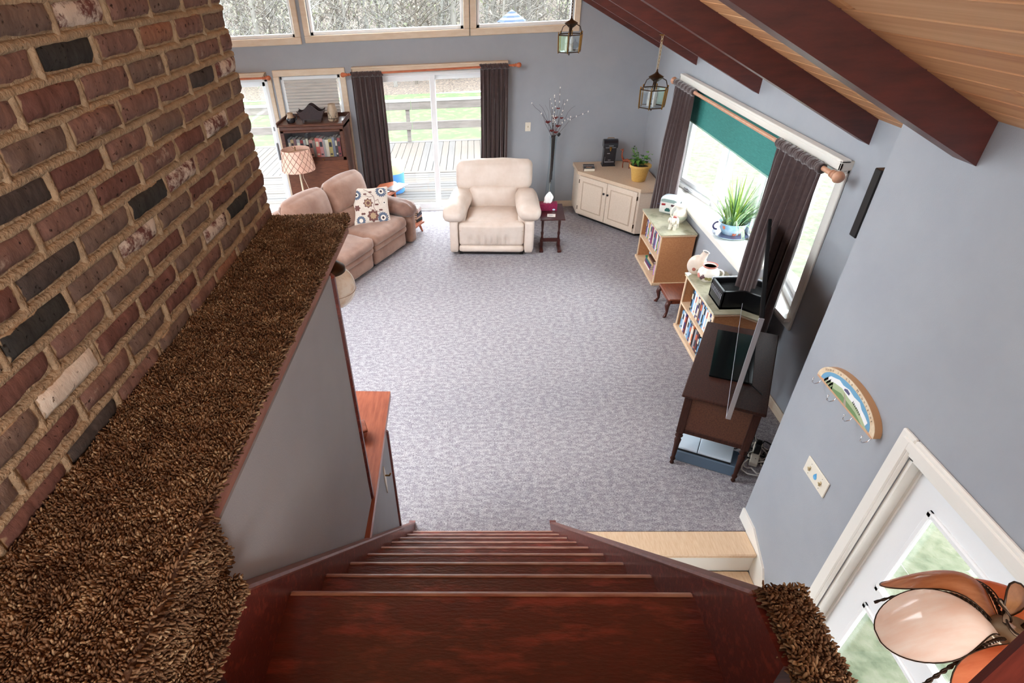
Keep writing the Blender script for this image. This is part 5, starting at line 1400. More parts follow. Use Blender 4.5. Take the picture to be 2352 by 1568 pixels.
for k in range(9):
    a = 2 * PI * k / 9 + rl.uniform(-.2, .2); sp = rl.uniform(.05, .14); h = rl.uniform(.27, .36)
    if k >= 6: a = R(115 + 30 * (k - 6)); sp = .15; h = .42
    pts = [(.03 * math.cos(a), .03 * math.sin(a), .19), (sp * .5 * math.cos(a), sp * .5 * math.sin(a), lerp(.19, h, .6)), (sp * math.cos(a), sp * math.sin(a), h)]
    s = MB().tube(pts, .0028, 5).build('stem', GR[1], t)
    for q in range(11 if k < 6 else 18):
        f = rl.uniform(.3, 1.05); p = Vector(pts[0]).lerp(Vector(pts[2]), f)
        sc = rl.uniform(.8, 1.4) if k < 6 else rl.uniform(.35, .6)
        share('leaf', LM, s, tuple(p + Vector((rl.uniform(-.02, .02), rl.uniform(-.02, .02), rl.uniform(-.01, .02)))), (rl.uniform(-.5, .5), rl.uniform(-.5, .4), rl.uniform(0, 6.28)), (sc, sc, sc), rl.choice(GR if k < 6 else GR[1:]))

# ------------------------------------------------------------------ low bookcases under the bow window
M_greentop = mat('green_marble_laminate', rgb(172, 168, 142), .3, col2=rgb(146, 144, 118), scale=7, detail=6, col3=rgb(184, 180, 156), coat=.2)
def low_case(label, y0, y1, ht):
    t = thing('low_bookcase', label, 'bookcase', (2.20, (y0 + y1) / 2, 0), group='low bookcases')
    w = y1 - y0; hw = w / 2; dp = .39
    MB().bb(-.03, dp + .01, -hw - .02, hw + .02, ht - .012, ht, bev=.004).build('top_sheet', M_greentop, t)
    MB().bb(-.025, dp + .01, -hw - .015, hw + .015, ht - .035, ht - .0125, bev=.008).build('top_board', M_birch, t)
    for y in (-hw, hw - .022): MB().bb(0, dp, y, y + .022, 0, ht - .035).build('side_panel', M_chip, t); MB().bb(-.012, 0.0, y - .004, y + .026, 0, ht - .035, bev=.002).build('face_stile', M_birch, t)
    MB().bb(-.012, dp, -hw + .022, hw - .022, ht * .46, ht * .46 + .022, bev=.002).build('shelf', M_birch, t)
    MB().bb(-.03, dp, -hw - .015, hw + .015, 0.0, .035, bev=.004).build('bottom_board', M_birch, t)
    MB().bb(dp - .008, dp, -hw + .02, hw - .02, .03, ht - .03).build('back', M_chip, t)
    return t
low_case('tan low bookcase under the far end of the bow window, nearer the corner cabinet', 6.475, 7.335, .655)
low_case('tan low bookcase under the bow window, next to the television stand', 4.645, 5.485, .635)
PALS = [('navy', rgb(62, 72, 118)), ('violet', rgb(120, 90, 150)), ('white', rgb(232, 226, 226)), ('teal', rgb(40, 130, 130)), ('mustard', rgb(206, 176, 96)), ('lilac', rgb(170, 146, 184)), ('ivory', rgb(226, 216, 200)), ('indigo', rgb(58, 54, 110)), ('magenta', rgb(168, 48, 92)), ('plum', rgb(96, 50, 96)), ('cream', rgb(236, 228, 206)), ('grey', rgb(150, 148, 156)), ('sky blue', rgb(108, 160, 200)), ('red', rgb(200, 60, 56)), ('black', rgb(30, 28, 32)), ('maroon', rgb(110, 48, 52)), ('pale blue', rgb(176, 200, 216)), ('orange', rgb(214, 122, 76)), ('brown', rgb(110, 76, 58)), ('pink', rgb(214, 160, 170)), ('olive', rgb(120, 118, 70)), ('charcoal', rgb(64, 64, 70))]
def shelf_row(x, ya, yb, z, hmax, seed, where, group, palette, lean=0):
    """books stand with spines towards -x (the room)"""
    rn = random.Random(seed); y = ya; k = 0; used = {}
    step = 1 if yb > ya else -1
    while (yb - y) * step > .03:
        nm, c = palette[k % len(palette)]
        th = rn.uniform(.024, .042); ht = hmax * rn.uniform(.82, .98); dp = rn.uniform(.15, .19)
        ordn = ['first', 'second', 'third', 'fourth', 'fifth', 'sixth', 'seventh', 'eighth', 'ninth', 'tenth', 'eleventh', 'twelfth', 'thirteenth', 'fourteenth', 'fifteenth', 'sixteenth', 'seventeenth', 'eighteenth', 'nineteenth', 'twentieth', 'twenty-first', 'twenty-second', 'twenty-third', 'twenty-fourth', 'twenty-fifth', 'twenty-sixth', 'twenty-seventh', 'twenty-eighth', 'twenty-ninth', 'thirtieth'][k]
        book('book', '%s book, %s from the far end of the %s' % (nm, ordn, where), 'book', (x + dp / 2 + .012, y + step * th / 2, z), R(-90), (th - .001, dp, ht), bc(nm, c), group, spine=[M_splabel, M_spdark, None, M_sporange, None][k % 5])
        y += step * th; k += 1
shelf_row(2.23, 7.28, 6.53, .655 * .46 + .0225, .275, 31, 'upper shelf nearer the corner', 'books on the upper shelf of the far low bookcase', PALS[:12])
shelf_row(2.21, 5.30, 4.70, .635 * .46 + .0225, .27, 37, 'upper shelf beside the television stand', 'books on the upper shelf of the near low bookcase', [PALS[14], PALS[12], PALS[2], PALS[16], PALS[10], PALS[7], PALS[6], PALS[18], PALS[0], PALS[16]])
shelf_row(2.20, 5.42, 4.70, .0355, .235, 41, 'bottom shelf beside the television stand', 'books on the bottom shelf of the near low bookcase', [PALS[12], PALS[16], PALS[2], PALS[7], PALS[13], PALS[2], PALS[16], PALS[12], PALS[0], PALS[6], PALS[17], PALS[14], PALS[11], PALS[21], PALS[15], PALS[14]])
# lying books on the far bookcase's bottom shelf
zz = [.0355, .0355, .0355]
for k, (nm, c, yy, L_, th) in enumerate((('white magazine', rgb(226, 222, 220), 7.08, .26, .02), ('plum', rgb(110, 46, 84), 7.06, .25, .03), ('dark blue', rgb(54, 70, 120), 7.05, .25, .03), ('green', rgb(60, 130, 96), 7.07, .24, .02), ('tan', rgb(196, 166, 126), 6.97, .26, .04), ('brown', rgb(96, 58, 42), 6.95, .24, .03))):
    z_ = .0355 + sum((.02, .03, .03, .02, .04, .03)[:k])
    book('book', '%s lying in the stack on the bottom shelf nearer the corner' % (nm if 'magazine' in nm else nm + ' book'), 'book', (2.33, yy, z_ + th / 2), 0, (th, .2, L_), bc(nm + ' lying', c), 'books lying on the far low bookcase', rot=(R(90), R(90), R(0)))
    bpy.data.objects[-1] if False else None
t = thing('tape_roll', 'blue and white roll of tape on top of the lying books', 'tape roll', (2.29, 6.98, .21), rot=(R(15), R(-20), 0))
MB().lathe([(.032, -.012), (.048, -.012), (.048, .012), (.032, .012), (.032, -.012)], 24).build('roll', mat('tape_blue', rgb(150, 176, 206), .4), t, smooth=60)
MB().lathe([(.028, -.013), (.0325, -.013), (.0325, .013), (.028, .013), (.028, -.013)], 24).build('core', mat('tape_core', rgb(200, 90, 66), .6), t, smooth=60)
t = thing('gift_bag', 'crumpled lilac and pink gift bag on the bottom shelf nearer the corner', 'bag', (2.30, 6.62, .0355))
def crump(x, y, z, p):
    p = p.copy(); n = mnoise.noise(p * 22); p.x += .02 * n; p.y += .02 * mnoise.noise(p * 19 + Vector((5, 0, 0))); p.z += .012 * mnoise.noise(p * 25); return p
MB().rbox((0, 0, .07), (.13, .14, .14), .02, 12, (0, 0, 0), crump).build('paper', mat('lilac_paper', rgb(190, 150, 212), .6, col2=rgb(214, 70, 130), scale=16, contrast=(.5, .6)), t, smooth=180)
MB().tube([(-.05, -.02, .14), (-.07, 0, .17), (-.05, .03, .14)], .004, 6).build('handle', mat('pink_ribbon', rgb(214, 60, 110), .5), t)

# things on the far low bookcase
zt1 = .655
t = thing('ceramic_toaster', 'pale blue ceramic toaster figure with a painted face on the far low bookcase', 'ornament', (2.46, 7.17, zt1), R(-38))
M_pblue = mat('pale_blue_glaze', rgb(206, 220, 232), .2, coat=.4)
MB().rbox((0, .01, .11), (.25, .17, .21), .05, 12, (0, 0, .008)).build('body', M_pblue, t, smooth=180)
MB().rbox((0, -.068, .105), (.215, .03, .175), .014, 8, (0, .004, 0)).build('face', mat('grey_white_glaze', rgb(214, 214, 210), .3), t, smooth=180)
MB().prism([(-.10, .155), (.10, .155), (.095, .185), (.06, .195), (-.06, .195), (-.095, .185)], -.0865, -.083, 'y').build('brow_band', mat('grey_green_glaze', rgb(140, 160, 156), .3), t)
for s, c in ((-1, rgb(150, 40, 44)), (1, rgb(70, 36, 44))):
    MB().rbox((s * .06, -.086, .125), (.05, .012, .026), .006, 5, rot=(0, s * .12, 0)).build('eye', mat('eye_red' if s < 0 else 'eye_dark', c, .25), t, smooth=180)
MB().prism([(-.03, .045), (.03, .045), (.036, .065), (.02, .088), (-.015, .088), (-.034, .065)], -.089, -.082, 'y').build('mouth', mat('mouth_green', rgb(26, 84, 82), .25), t)
MB().tube([(-.1, -.085, .12), (-.14, -.09, .122)], .003, 5).build('whisker', mat('whisker_navy', rgb(60, 66, 100), .4), t)
M_porc = mat('white_porcelain', rgb(238, 230, 216), .22, coat=.4)
t = thing('porcelain_pitcher', 'white porcelain pitcher with ruffled rim beside the pale blue toaster', 'pitcher', (2.49, 6.86, zt1))
MB().lathe([(.0005, 0), (.05, 0), (.056, .008), (.082, .05), (.088, .085), (.075, .125), (.054, .15), (.052, .165), (.066, .195), (.07, .2), (.062, .197), (.047, .165), (.05, .15), (.07, .12), (.08, .085), (.0005, .012)], 32).build('body', M_porc, t, smooth=60)
MB().lathe([(.0815, .048), (.0892, .072), (.0885, .09), (.0882, .072)], 32).build('green_band', mat('celadon', rgb(206, 214, 196), .25), t, smooth=60)
mb = MB(); vs = []; fs = []; n = 32
for i in range(n):
    a = 2 * PI * i / n; r = .066 + .014 * math.cos(2 * a) + .004 * math.sin(6 * a)
    vs += [(r * math.cos(a) * .9, r * math.sin(a) * .9, .19), (r * 1.18 * math.cos(a), r * 1.18 * math.sin(a), .212 + .01 * math.cos(2 * a)), (r * 1.12 * math.cos(a), r * 1.12 * math.sin(a), .21 + .01 * math.cos(2 * a)), (r * .84 * math.cos(a), r * .84 * math.sin(a), .19)]
for i in range(n):
    j = (i + 1) % n
    for q in range(3): fs.append((4 * i + q, 4 * j + q, 4 * j + q + 1, 4 * i + q + 1))
mb.add(vs, fs); mb.build('ruffled_rim', M_porc, t, smooth=180)
MB().tube([(-.06 - .055 * math.sin(a), 0, .125 - .075 * math.cos(a)) for a in [PI * k / 12 for k in range(13)]], .009, 8).build('handle', M_porc, t, smooth=60)
t = thing('elephant_figurine', 'white glazed elephant figurine with raised trunk at the edge of the far low bookcase', 'figurine', (2.37, 6.66, zt1), R(-125))
MB().ball((0, 0, .085), .05, 18, 12, sc=(1.35, 1, 1)).build('body', M_porc, t, smooth=180)
MB().ball((.078, 0, .11), .034, 16, 10).build('head', M_porc, t, smooth=180)
for s in (-1, 1):
    MB().ball((.068, s * .042, .112), .034, 12, 8, sc=(.75, .25, 1), rot=(0, 0, s * .5)).build('ear', M_porc, t, smooth=180)
    for x in (-.04, .045): MB().tube([(x, s * .026, .06), (x, s * .027, 0)], (.02, .022), 12).build('leg', M_porc, t, smooth=60)
    MB().tube([(.105, s * .015, .092), (.122, s * .018, .088)], (.004, .002), 6).build('tusk', M_white, t, smooth=60)
MB().tube([(.105, 0, .105), (.128, 0, .12), (.13, 0, .155), (.118, 0, .185)], (.015, .012, .009, .008), 10).build('trunk', M_porc, t, smooth=180)
MB().tube([(-.064, 0, .1), (-.08, 0, .07)], (.005, .003), 6).build('tail', M_porc, t, smooth=180)
MB().rbox((-.0, 0, .137), (.05, .05, .012), .005, 5).build('red_collar', mat('collar_red', rgb(150, 70, 60), .4), t, smooth=180)

# ------------------------------------------------------------------ step stool
M_stool = mat('cherry_stool', rgb(134, 70, 46), .35, col2=rgb(108, 52, 34), scale=8, stretch=(6, 1, 6), coat=.3)
t = thing('step_stool', 'cherry wood step stool with curved legs between the low bookcases', 'step stool', (2.30, 5.87, 0))
MB().bb(-.17, .19, -.2, .2, .205, .23, bev=.007).build('lower_tread', M_stool, t)
MB().bb(.16, .33, -.2, .2, .40, .42, bev=.007).build('upper_tread', M_stool, t)
MB().bb(.165, .18, -.17, .17, .23, .4).bb(.31, .325, -.17, .17, .23, .4).bb(.17, .32, -.18, -.165, .23, .4).bb(.17, .32, .165, .18, .23, .4).build('riser_box', M_stool, t)
MB().bb(-.15, .18, -.175, .175, .16, .205).build('apron', M_stool, t)
MB().ball((.16, -.08, .33), .008, 8, 6).build('knob', M_brass, t, smooth=180)
for (x, y) in ((-.15, -.17), (-.15, .17), (.27, -.17), (.27, .17)):
    s = -1 if x < 0 else 1; sy = -1 if y < 0 else 1
    MB().tube([(x, y, .2), (x + s * .02, y + sy * .015, .14), (x + s * .005, y + sy * .005, .06), (x + s * .022, y + sy * .018, .012), (x + s * .04, y + sy * .03, .006)], (.03, .026, .014, .018, .01), 10).build('cabriole_leg', mat('cherry_dark_leg', rgb(74, 36, 28), .35), t, smooth=180)

# things on the near low bookcase
zt2 = .635
t = thing('oval_pitcher', 'cream oval flask shaped pitcher with a slanted neck behind the sugar pot', 'pitcher', (2.255, 5.45, zt2), R(-20))
M_cer = mat('cream_ceramic', rgb(230, 214, 198), .25, col2=rgb(220, 200, 184), scale=9, coat=.4)
MB().ball((0, 0, .105), .1, 24, 16, sc=(.95, .5, 1.08)).build('body', M_cer, t, smooth=180)
MB().lathe([(.045, .0), (.036, .05), (.032, .085), (.036, .092), (.028, .09), (.026, .05)], 20, Matrix.Translation((.03, 0, .165)) @ Matrix.Rotation(R(18), 4, 'Y')).build('neck', M_cer, t, smooth=60)
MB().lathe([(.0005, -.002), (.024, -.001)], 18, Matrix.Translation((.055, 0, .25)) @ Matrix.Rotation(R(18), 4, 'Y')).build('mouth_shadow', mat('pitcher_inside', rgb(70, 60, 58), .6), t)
MB().ball((-.02, -.046, .075), .02, 10, 8, sc=(1, .25, 1)).build('painted_fruit', mat('paint_fruit', rgb(172, 104, 90), .4), t, smooth=180)
MB().ball((.02, -.045, .07), .014, 10, 8, sc=(1, .25, 1)).build('painted_leaf', mat('paint_leaf', rgb(130, 130, 100), .4), t, smooth=180)
t = thing('sugar_pot', 'round white ceramic pot painted with fruit, with a loop handle, on the near low bookcase', 'ceramic pot', (2.33, 5.31, zt2), R(-20))
M_pot = mat('white_ceramic', rgb(240, 232, 222), .2, coat=.5)
MB().lathe([(.0005, 0), (.055, 0), (.062, .006), (.098, .05), (.105, .085), (.094, .12), (.07, .14), (.066, .15), (.07, .165), (.074, .168), (.062, .165), (.058, .15), (.062, .138), (.085, .118), (.096, .085), (.05, .01), (.0005, .008)], 36).build('body', M_pot, t, smooth=60)
MB().lathe([(.0585, .152), (.063, .1666), (.0735, .1692), (.0708, .166), (.0665, .152)], 36).build('pink_rim', mat('pink_glaze', rgb(196, 112, 100), .3), t, smooth=60)
MB().lathe([(.0005, .135), (.06, .135)], 24).build('dark_inside', mat('coffee_dark', rgb(34, 22, 20), .5), t)
MB().tube([(.088 + .05 * math.sin(a), 0, .085 - .042 * math.cos(a)) for a in [PI * k / 12 for k in range(13)]], .0085, 8).build('handle', M_pot, t, smooth=60)
for k, (an_, z, r, c) in enumerate(((-150, .07, .026, rgb(206, 130, 116)), (-118, .075, .022, rgb(96, 62, 66)), (-98, .062, .018, rgb(130, 120, 70)), (-128, .055, .018, rgb(86, 58, 60)), (-80, .06, .02, rgb(150, 140, 90)))):
    a = R(an_); M = Matrix.Translation((.1 * math.cos(a), .1 * math.sin(a), z)) @ Matrix.Rotation(a, 4, 'Z') @ Matrix.Diagonal((.25, 1, 1, 1))
    mb = MB(); mb.lathe([(r * math.sin(PI * i / 8) if 0 < i < 8 else .0003, -r * math.cos(PI * i / 8)) for i in range(9)], 12, M); mb.build('painted_fruit', mat('paint_f%d' % k, c, .4), t, smooth=180)
t = thing('black_speaker_box', 'black open fronted speaker box with silver top edge on the near low bookcase', 'speaker', (2.40, 4.86, zt2), R(0))
mb = MB(); w, d2, h = .33, .30, .18
mb.bb(-.15, -.13, -d2 / 2, d2 / 2, 0, h, bev=.003); mb.bb(.13, .15, -d2 / 2, d2 / 2, 0, h); mb.bb(-.15, .15, d2 / 2 - .02, d2 / 2, 0, h); mb.bb(-.15, .15, -d2 / 2, -d2 / 2 + .02, 0, h); mb.bb(-.15, .15, -d2 / 2, d2 / 2, 0, .02)
mb.build('shell', M_black, t)
MB().bb(-.13, .13, -d2 / 2 + .02, d2 / 2 - .02, .02, .13).build('mesh_top', mat('black_mesh', rgb(20, 22, 24), .9, col2=rgb(48, 52, 54), scale=160, contrast=(.5, .6)), t)
MB().bb(-.152, .152, d2 / 2 - .012, d2 / 2 + .012, h - .02, h + .008, bev=.004).build('silver_edge', mat('silver_plastic', rgb(190, 196, 204), .35), t)
mb = MB()
for k in range(9): mb.box((-.152, -.12 + k * .03, h * .62), (.006, .012, .05), bev=.001)
mb.build('vent_slots', mat('vent_grey', rgb(130, 130, 136), .4), t)
t = thing('clear_tray', 'pale blue plastic tray leaning on the wall behind the speaker box', 'tray', (2.55, 5.22, zt2 + .012), rot=(0, R(-8), R(6)))
MB().bb(-.06, .06, -.12, .09, 0, .012, bev=.004).bb(-.06, -.05, -.12, .09, .012, .05).build('tray', mat('pale_plastic', rgb(206, 216, 226), .3), t)

# ------------------------------------------------------------------ television and stand
SA = math.atan2(.954, .479)
ts = thing('television_stand', 'dark walnut television stand on turned legs, set at an angle', 'tv stand', (2.0, 3.71, 0), SA)
LN, DD, TZ = 1.10, .52, .725
MB().bb(-LN / 2 - .03, LN / 2 + .03, -DD / 2 - .02, DD / 2 + .02, TZ - .025, TZ, bev=.006).build('top', M_darkwood, ts)
for sx in (-1, 1):
    for sy in (-1, 1): MB().box((sx * (LN / 2 - .03), sy * (DD / 2 - .03), .52), (.055, .055, .36), bev=.004).build('corner_post', M_darkwood, ts)
for x in (-LN / 2 + .02, LN / 2 - .02): MB().bb(x - .008, x + .008, -DD / 2 + .05, DD / 2 - .05, .38, TZ - .025).build('end_panel', M_oakdark, ts); MB().bb(x - .014, x + .014, -DD / 2 + .05, DD / 2 - .05, .345, .385, bev=.004).build('end_rail', M_darkwood, ts)
for y in (-DD / 2 + .02, DD / 2 - .02): MB().bb(-LN / 2 + .05, LN / 2 - .05, y - .008, y + .008, .36, TZ - .025).build('long_panel', M_darkwood, ts)
MB().bb(-LN / 2 + .03, LN / 2 - .03, -DD / 2 + .03, DD / 2 - .03, .35, .365).build('bottom', M_darkwood, ts)
lp = [(.012, 0), (.018, .012), (.011, .03), (.021, .055), (.013, .075), (.016, .1), (.021, .22), (.026, .26), (.016, .28), (.03, .30), (.02, .325), (.028, .345)]
for sx in (-1, 1):
    for sy in (-1, 1): MB().lathe(lp, 14, Matrix.Translation((sx * (LN / 2 - .03), sy * (DD / 2 - .03), 0))).build('turned_leg', M_darkwood, ts, smooth=60)
tv = thing('television', 'large thin flat screen television seen from above on the walnut stand', 'television', (2.05, 3.795, TZ), math.atan2(1.59, .70))
TL, TH, TB = 1.735, .78, .03
MB().bb(-TL / 2, TL / 2, -.012, .014, TB, TB + TH, bev=.004).build('panel', mat('matte_black', rgb(22, 22, 24), .9, spec=.1), tv)
MB().bb(-TL / 2 + .008, TL / 2 - .008, .0138, .0155, TB + .015, TB + TH - .008).build('screen', M_blackgloss, tv)
M_silver = mat('silver_bezel', rgb(168, 166, 172), .3, metal=.5)
MB().bb(-TL / 2 - .003, TL / 2 + .003, -.014, .017, TB - .004, TB + .006, bev=.002).bb(-TL / 2 - .003, -TL / 2 + .004, -.014, .017, TB, TB + TH, bev=.002).build('bezel', M_silver, tv)
MB().rbox((0, -.035, TB + .25), (TL * .6, .05, .36), .02, 5).build('rear_housing', mat('matte_black', rgb(22, 22, 24), .9, spec=.1), tv, smooth=180)
MB().bb(-.36, .36, -.13, .17, 0, .014, bev=.004).build('glass_foot', mat('smoked_glass', rgb(10, 14, 15), .12, spec=.12), tv)
MB().bb(-.06, .06, -.03, .01, .012, TB + .05, bev=.004).build('neck', M_blackgloss, tv)
mb = MB(); mb.tube([(-.3, -.05, .25), (-.36, -.1, .02), (-.45, -.2, .0), (-.62, -.22, -.06), (-.64, -.22, -.4), (-.6, -.2, -.7)], .004, 6); mb.build('power_cable', M_black, tv, smooth=180)
# consoles beneath
t = thing('white_game_console', 'pair of white and blue grey slim boxes under the television stand', 'game console', (1.84, 3.37, 0), SA - R(90))
t = t
M_bl = mat('blue_grey_plastic', rgb(92, 112, 132), .4); M_wh = mat('cold_white_plastic', rgb(206, 222, 236), .3)
MB().bb(-.26, .22, -.10, .10, 0, .105, bev=.006).build('lower_box', M_bl, t)
MB().bb(-.25, -.08, -.08, .11, .107, .135, bev=.004).bb(-.075, .17, -.08, .11, .107, .135, bev=.004).build('upper_slab', M_wh, t)
MB().bb(-.25, .17, -.088, -.08, .107, .118).build('black_band', M_black, t)
t = thing('power_strip', 'white power strip on the carpet behind the television stand', 'power strip', (2.25, 3.42, 0), R(60))
MB().bb(-.14, .14, -.03, .03, 0, .04, bev=.006).build('body', M_ivory, t)
MB().rbox((.0, 0, .07), (.05, .045, .07), .01, 5).rbox((.09, 0, .065), (.04, .045, .06), .01, 5).build('plug', M_black, t, smooth=180)
rc = random.Random(9)
for k, (nm, c) in enumerate((('white', rgb(226, 222, 214)), ('black', rgb(24, 24, 26)), ('white', rgb(214, 210, 204)), ('black', rgb(30, 30, 32)), ('grey', rgb(150, 146, 142)))):
    pts = []; cx, cy = 2.16 + .04 * (k % 3), 3.30 + .07 * k
    for q in range(22):
        a = q * .55 + k; r = .09 + .05 * math.sin(q * .7 + k) ; pts.append((min(2.5, cx + r * math.cos(a) + .01 * q * (k % 2)), max(2.98, cy + r * math.sin(a)), .008 + .02 * abs(math.sin(q * .9 + k)) * (q % 3)))
    lab = ['loose white cable coiled behind the television stand, nearest the entry wall', 'black cable tangled behind the near leg of the television stand', 'second white cable loop behind the television stand', 'black cable lying along the wall behind the television stand', 'grey cable at the far end of the tangle behind the television stand'][k]
    t = thing('cable', lab, 'cable', (cx, cy, 0), group='cables behind the television')
    MB().tube([(p[0] - cx, p[1] - cy, p[2]) for p in pts], .006, 6).build('cord', mat('cable_' + nm, c, .5), t, smooth=180)

# ------------------------------------------------------------------ spiky plant in a teacup planter on the sill
t = thing('spider_plant', 'spiky green aloe like plant in a blue painted cup planter with saucer on the sill', 'potted plant', (2.745, 5.965, .83))
def cup_mat(name):
    return mat(name, rgb(150, 190, 216), .25, col2=rgb(206, 224, 234), scale=5, coat=.4, contrast=(.4, .6))
M_cup = cup_mat('blue_sky_glaze')
MB().lathe([(.0005, 0), (.10, 0), (.15, .012), (.185, .028), (.19, .034), (.178, .034), (.14, .02), (.0005, .01)], 36).build('saucer', M_cup, t, smooth=60)
MB().lathe([(.0005, .012), (.07, .012), (.085, .02), (.125, .09), (.148, .155), (.152, .16), (.145, .16), (.12, .1), (.08, .04), (.0005, .04)], 36).build('cup', M_cup, t, smooth=60)
M_orange = mat('orange_brush', rgb(214, 124, 92), .3); 
mb = MB(); mb.lathe([(.1865, .0305), (.191, .0355), (.178, .0352)], 36); mb.build('dark_rim', mat('navy_rim', rgb(66, 70, 96), .3), t, smooth=60)
for k, (a0, z, h, w) in enumerate(((-150, .12, .035, .22), (-95, .05, .03, .35), (-60, .045, .022, .2), (160, .1, .04, .2))):
    mb = MB(); vs = []
    for j in range(2):
        for i in range(5):
            a = R(a0) + w * (i / 4 - .5); zz = z + (j - .5) * h + .006 * math.sin(i * 2.2); f = (zz - .02) / .14
            r = .085 + (.148 - .085) * f ** .8 + .0045; vs.append((r * math.cos(a), r * math.sin(a), zz))
    mb.add(vs, [(i, i + 1, i + 6, i + 5) for i in range(4)]); mb.build('orange_brushstroke', M_orange, t)
MB().tube([(-.14 - .045 * math.sin(a), .05 + .0 * a, .1 - .04 * math.cos(a)) for a in [PI * k / 10 for k in range(11)]], .01, 8).build('handle', mat('purple_glaze', rgb(60, 56, 96), .3), t, smooth=60)
MB().lathe([(.122, .125), (.06, .135), (.0005, .137)], 20).build('soil', MATS['soil'], t, smooth=60)
GA = [mat('aloe_green', rgb(110, 150, 84), .45, col2=rgb(142, 176, 112), scale=12), mat('aloe_pale', rgb(160, 186, 140), .45), mat('aloe_yellow', rgb(150, 176, 72), .45), mat('aloe_dark', rgb(78, 118, 84), .45)]
def blade(L, W, curve, n=9):
    vs = []; fs = []
    for i in range(n + 1):
        f = i / n; w = W * (1 - f ** 1.7) * (.75 + .25 * math.sin(min(1, f * 3) * PI / 2)) + .0004
        an = curve * f; x = L * (math.sin(an) / max(curve, .01) if abs(curve) > .02 else f * 0); z = L * ((1 - math.cos(an)) / max(curve, .01))
        # arc starting upright and bending outward
        px = L / max(curve, .02) * (1 - math.cos(an)); pz = L / max(curve, .02) * math.sin(an)
        vs += [(px, -w, pz), (px - w * .35, 0, pz), (px, w, pz)]
    for i in range(n):
        for j in range(2): a = i * 3 + j; fs.append((a, a + 1, a + 4, a + 3))
    return vs, fs
BLM = [MB().add(*blade(.40, .010, c)).mesh('blade', GA[0], 180) for c in (.15, .5, .9, 1.4, 1.9)]
rp = random.Random(15)
for k in range(130):
    a = rp.uniform(0, 2 * PI); r0_ = rp.uniform(.0, .10); lean = rp.uniform(0, .5) + r0_ * 4
    me = BLM[min(4, max(0, int(rp.gauss(1.2 + r0_ * 14, 1.0))))]
    s = rp.uniform(.6, 1.3)
    o = share('blade', me, t, (r0_ * math.cos(a), r0_ * math.sin(a) * 1.0, .13), (0, lean * .7, a), (s * rp.uniform(.9, 1.2), s * rp.uniform(.7, 1.2), s), rp.choice(GA))
for k in range(12):
    a = R(-70 + rp.uniform(-26, 26)); s = rp.uniform(.3, .5)
    share('blade', BLM[4], t, (.14 * math.cos(a), .14 * math.sin(a), .15), (0, 1.2 + rp.uniform(-.1, .4), a + rp.uniform(-.4, .4)), (s, s, s), rp.choice(GA))
share('blade', BLM[0], t, (-.03, .02, .13), (0, .12, R(150)), (1.45, 2.2, 1.45), GA[2])

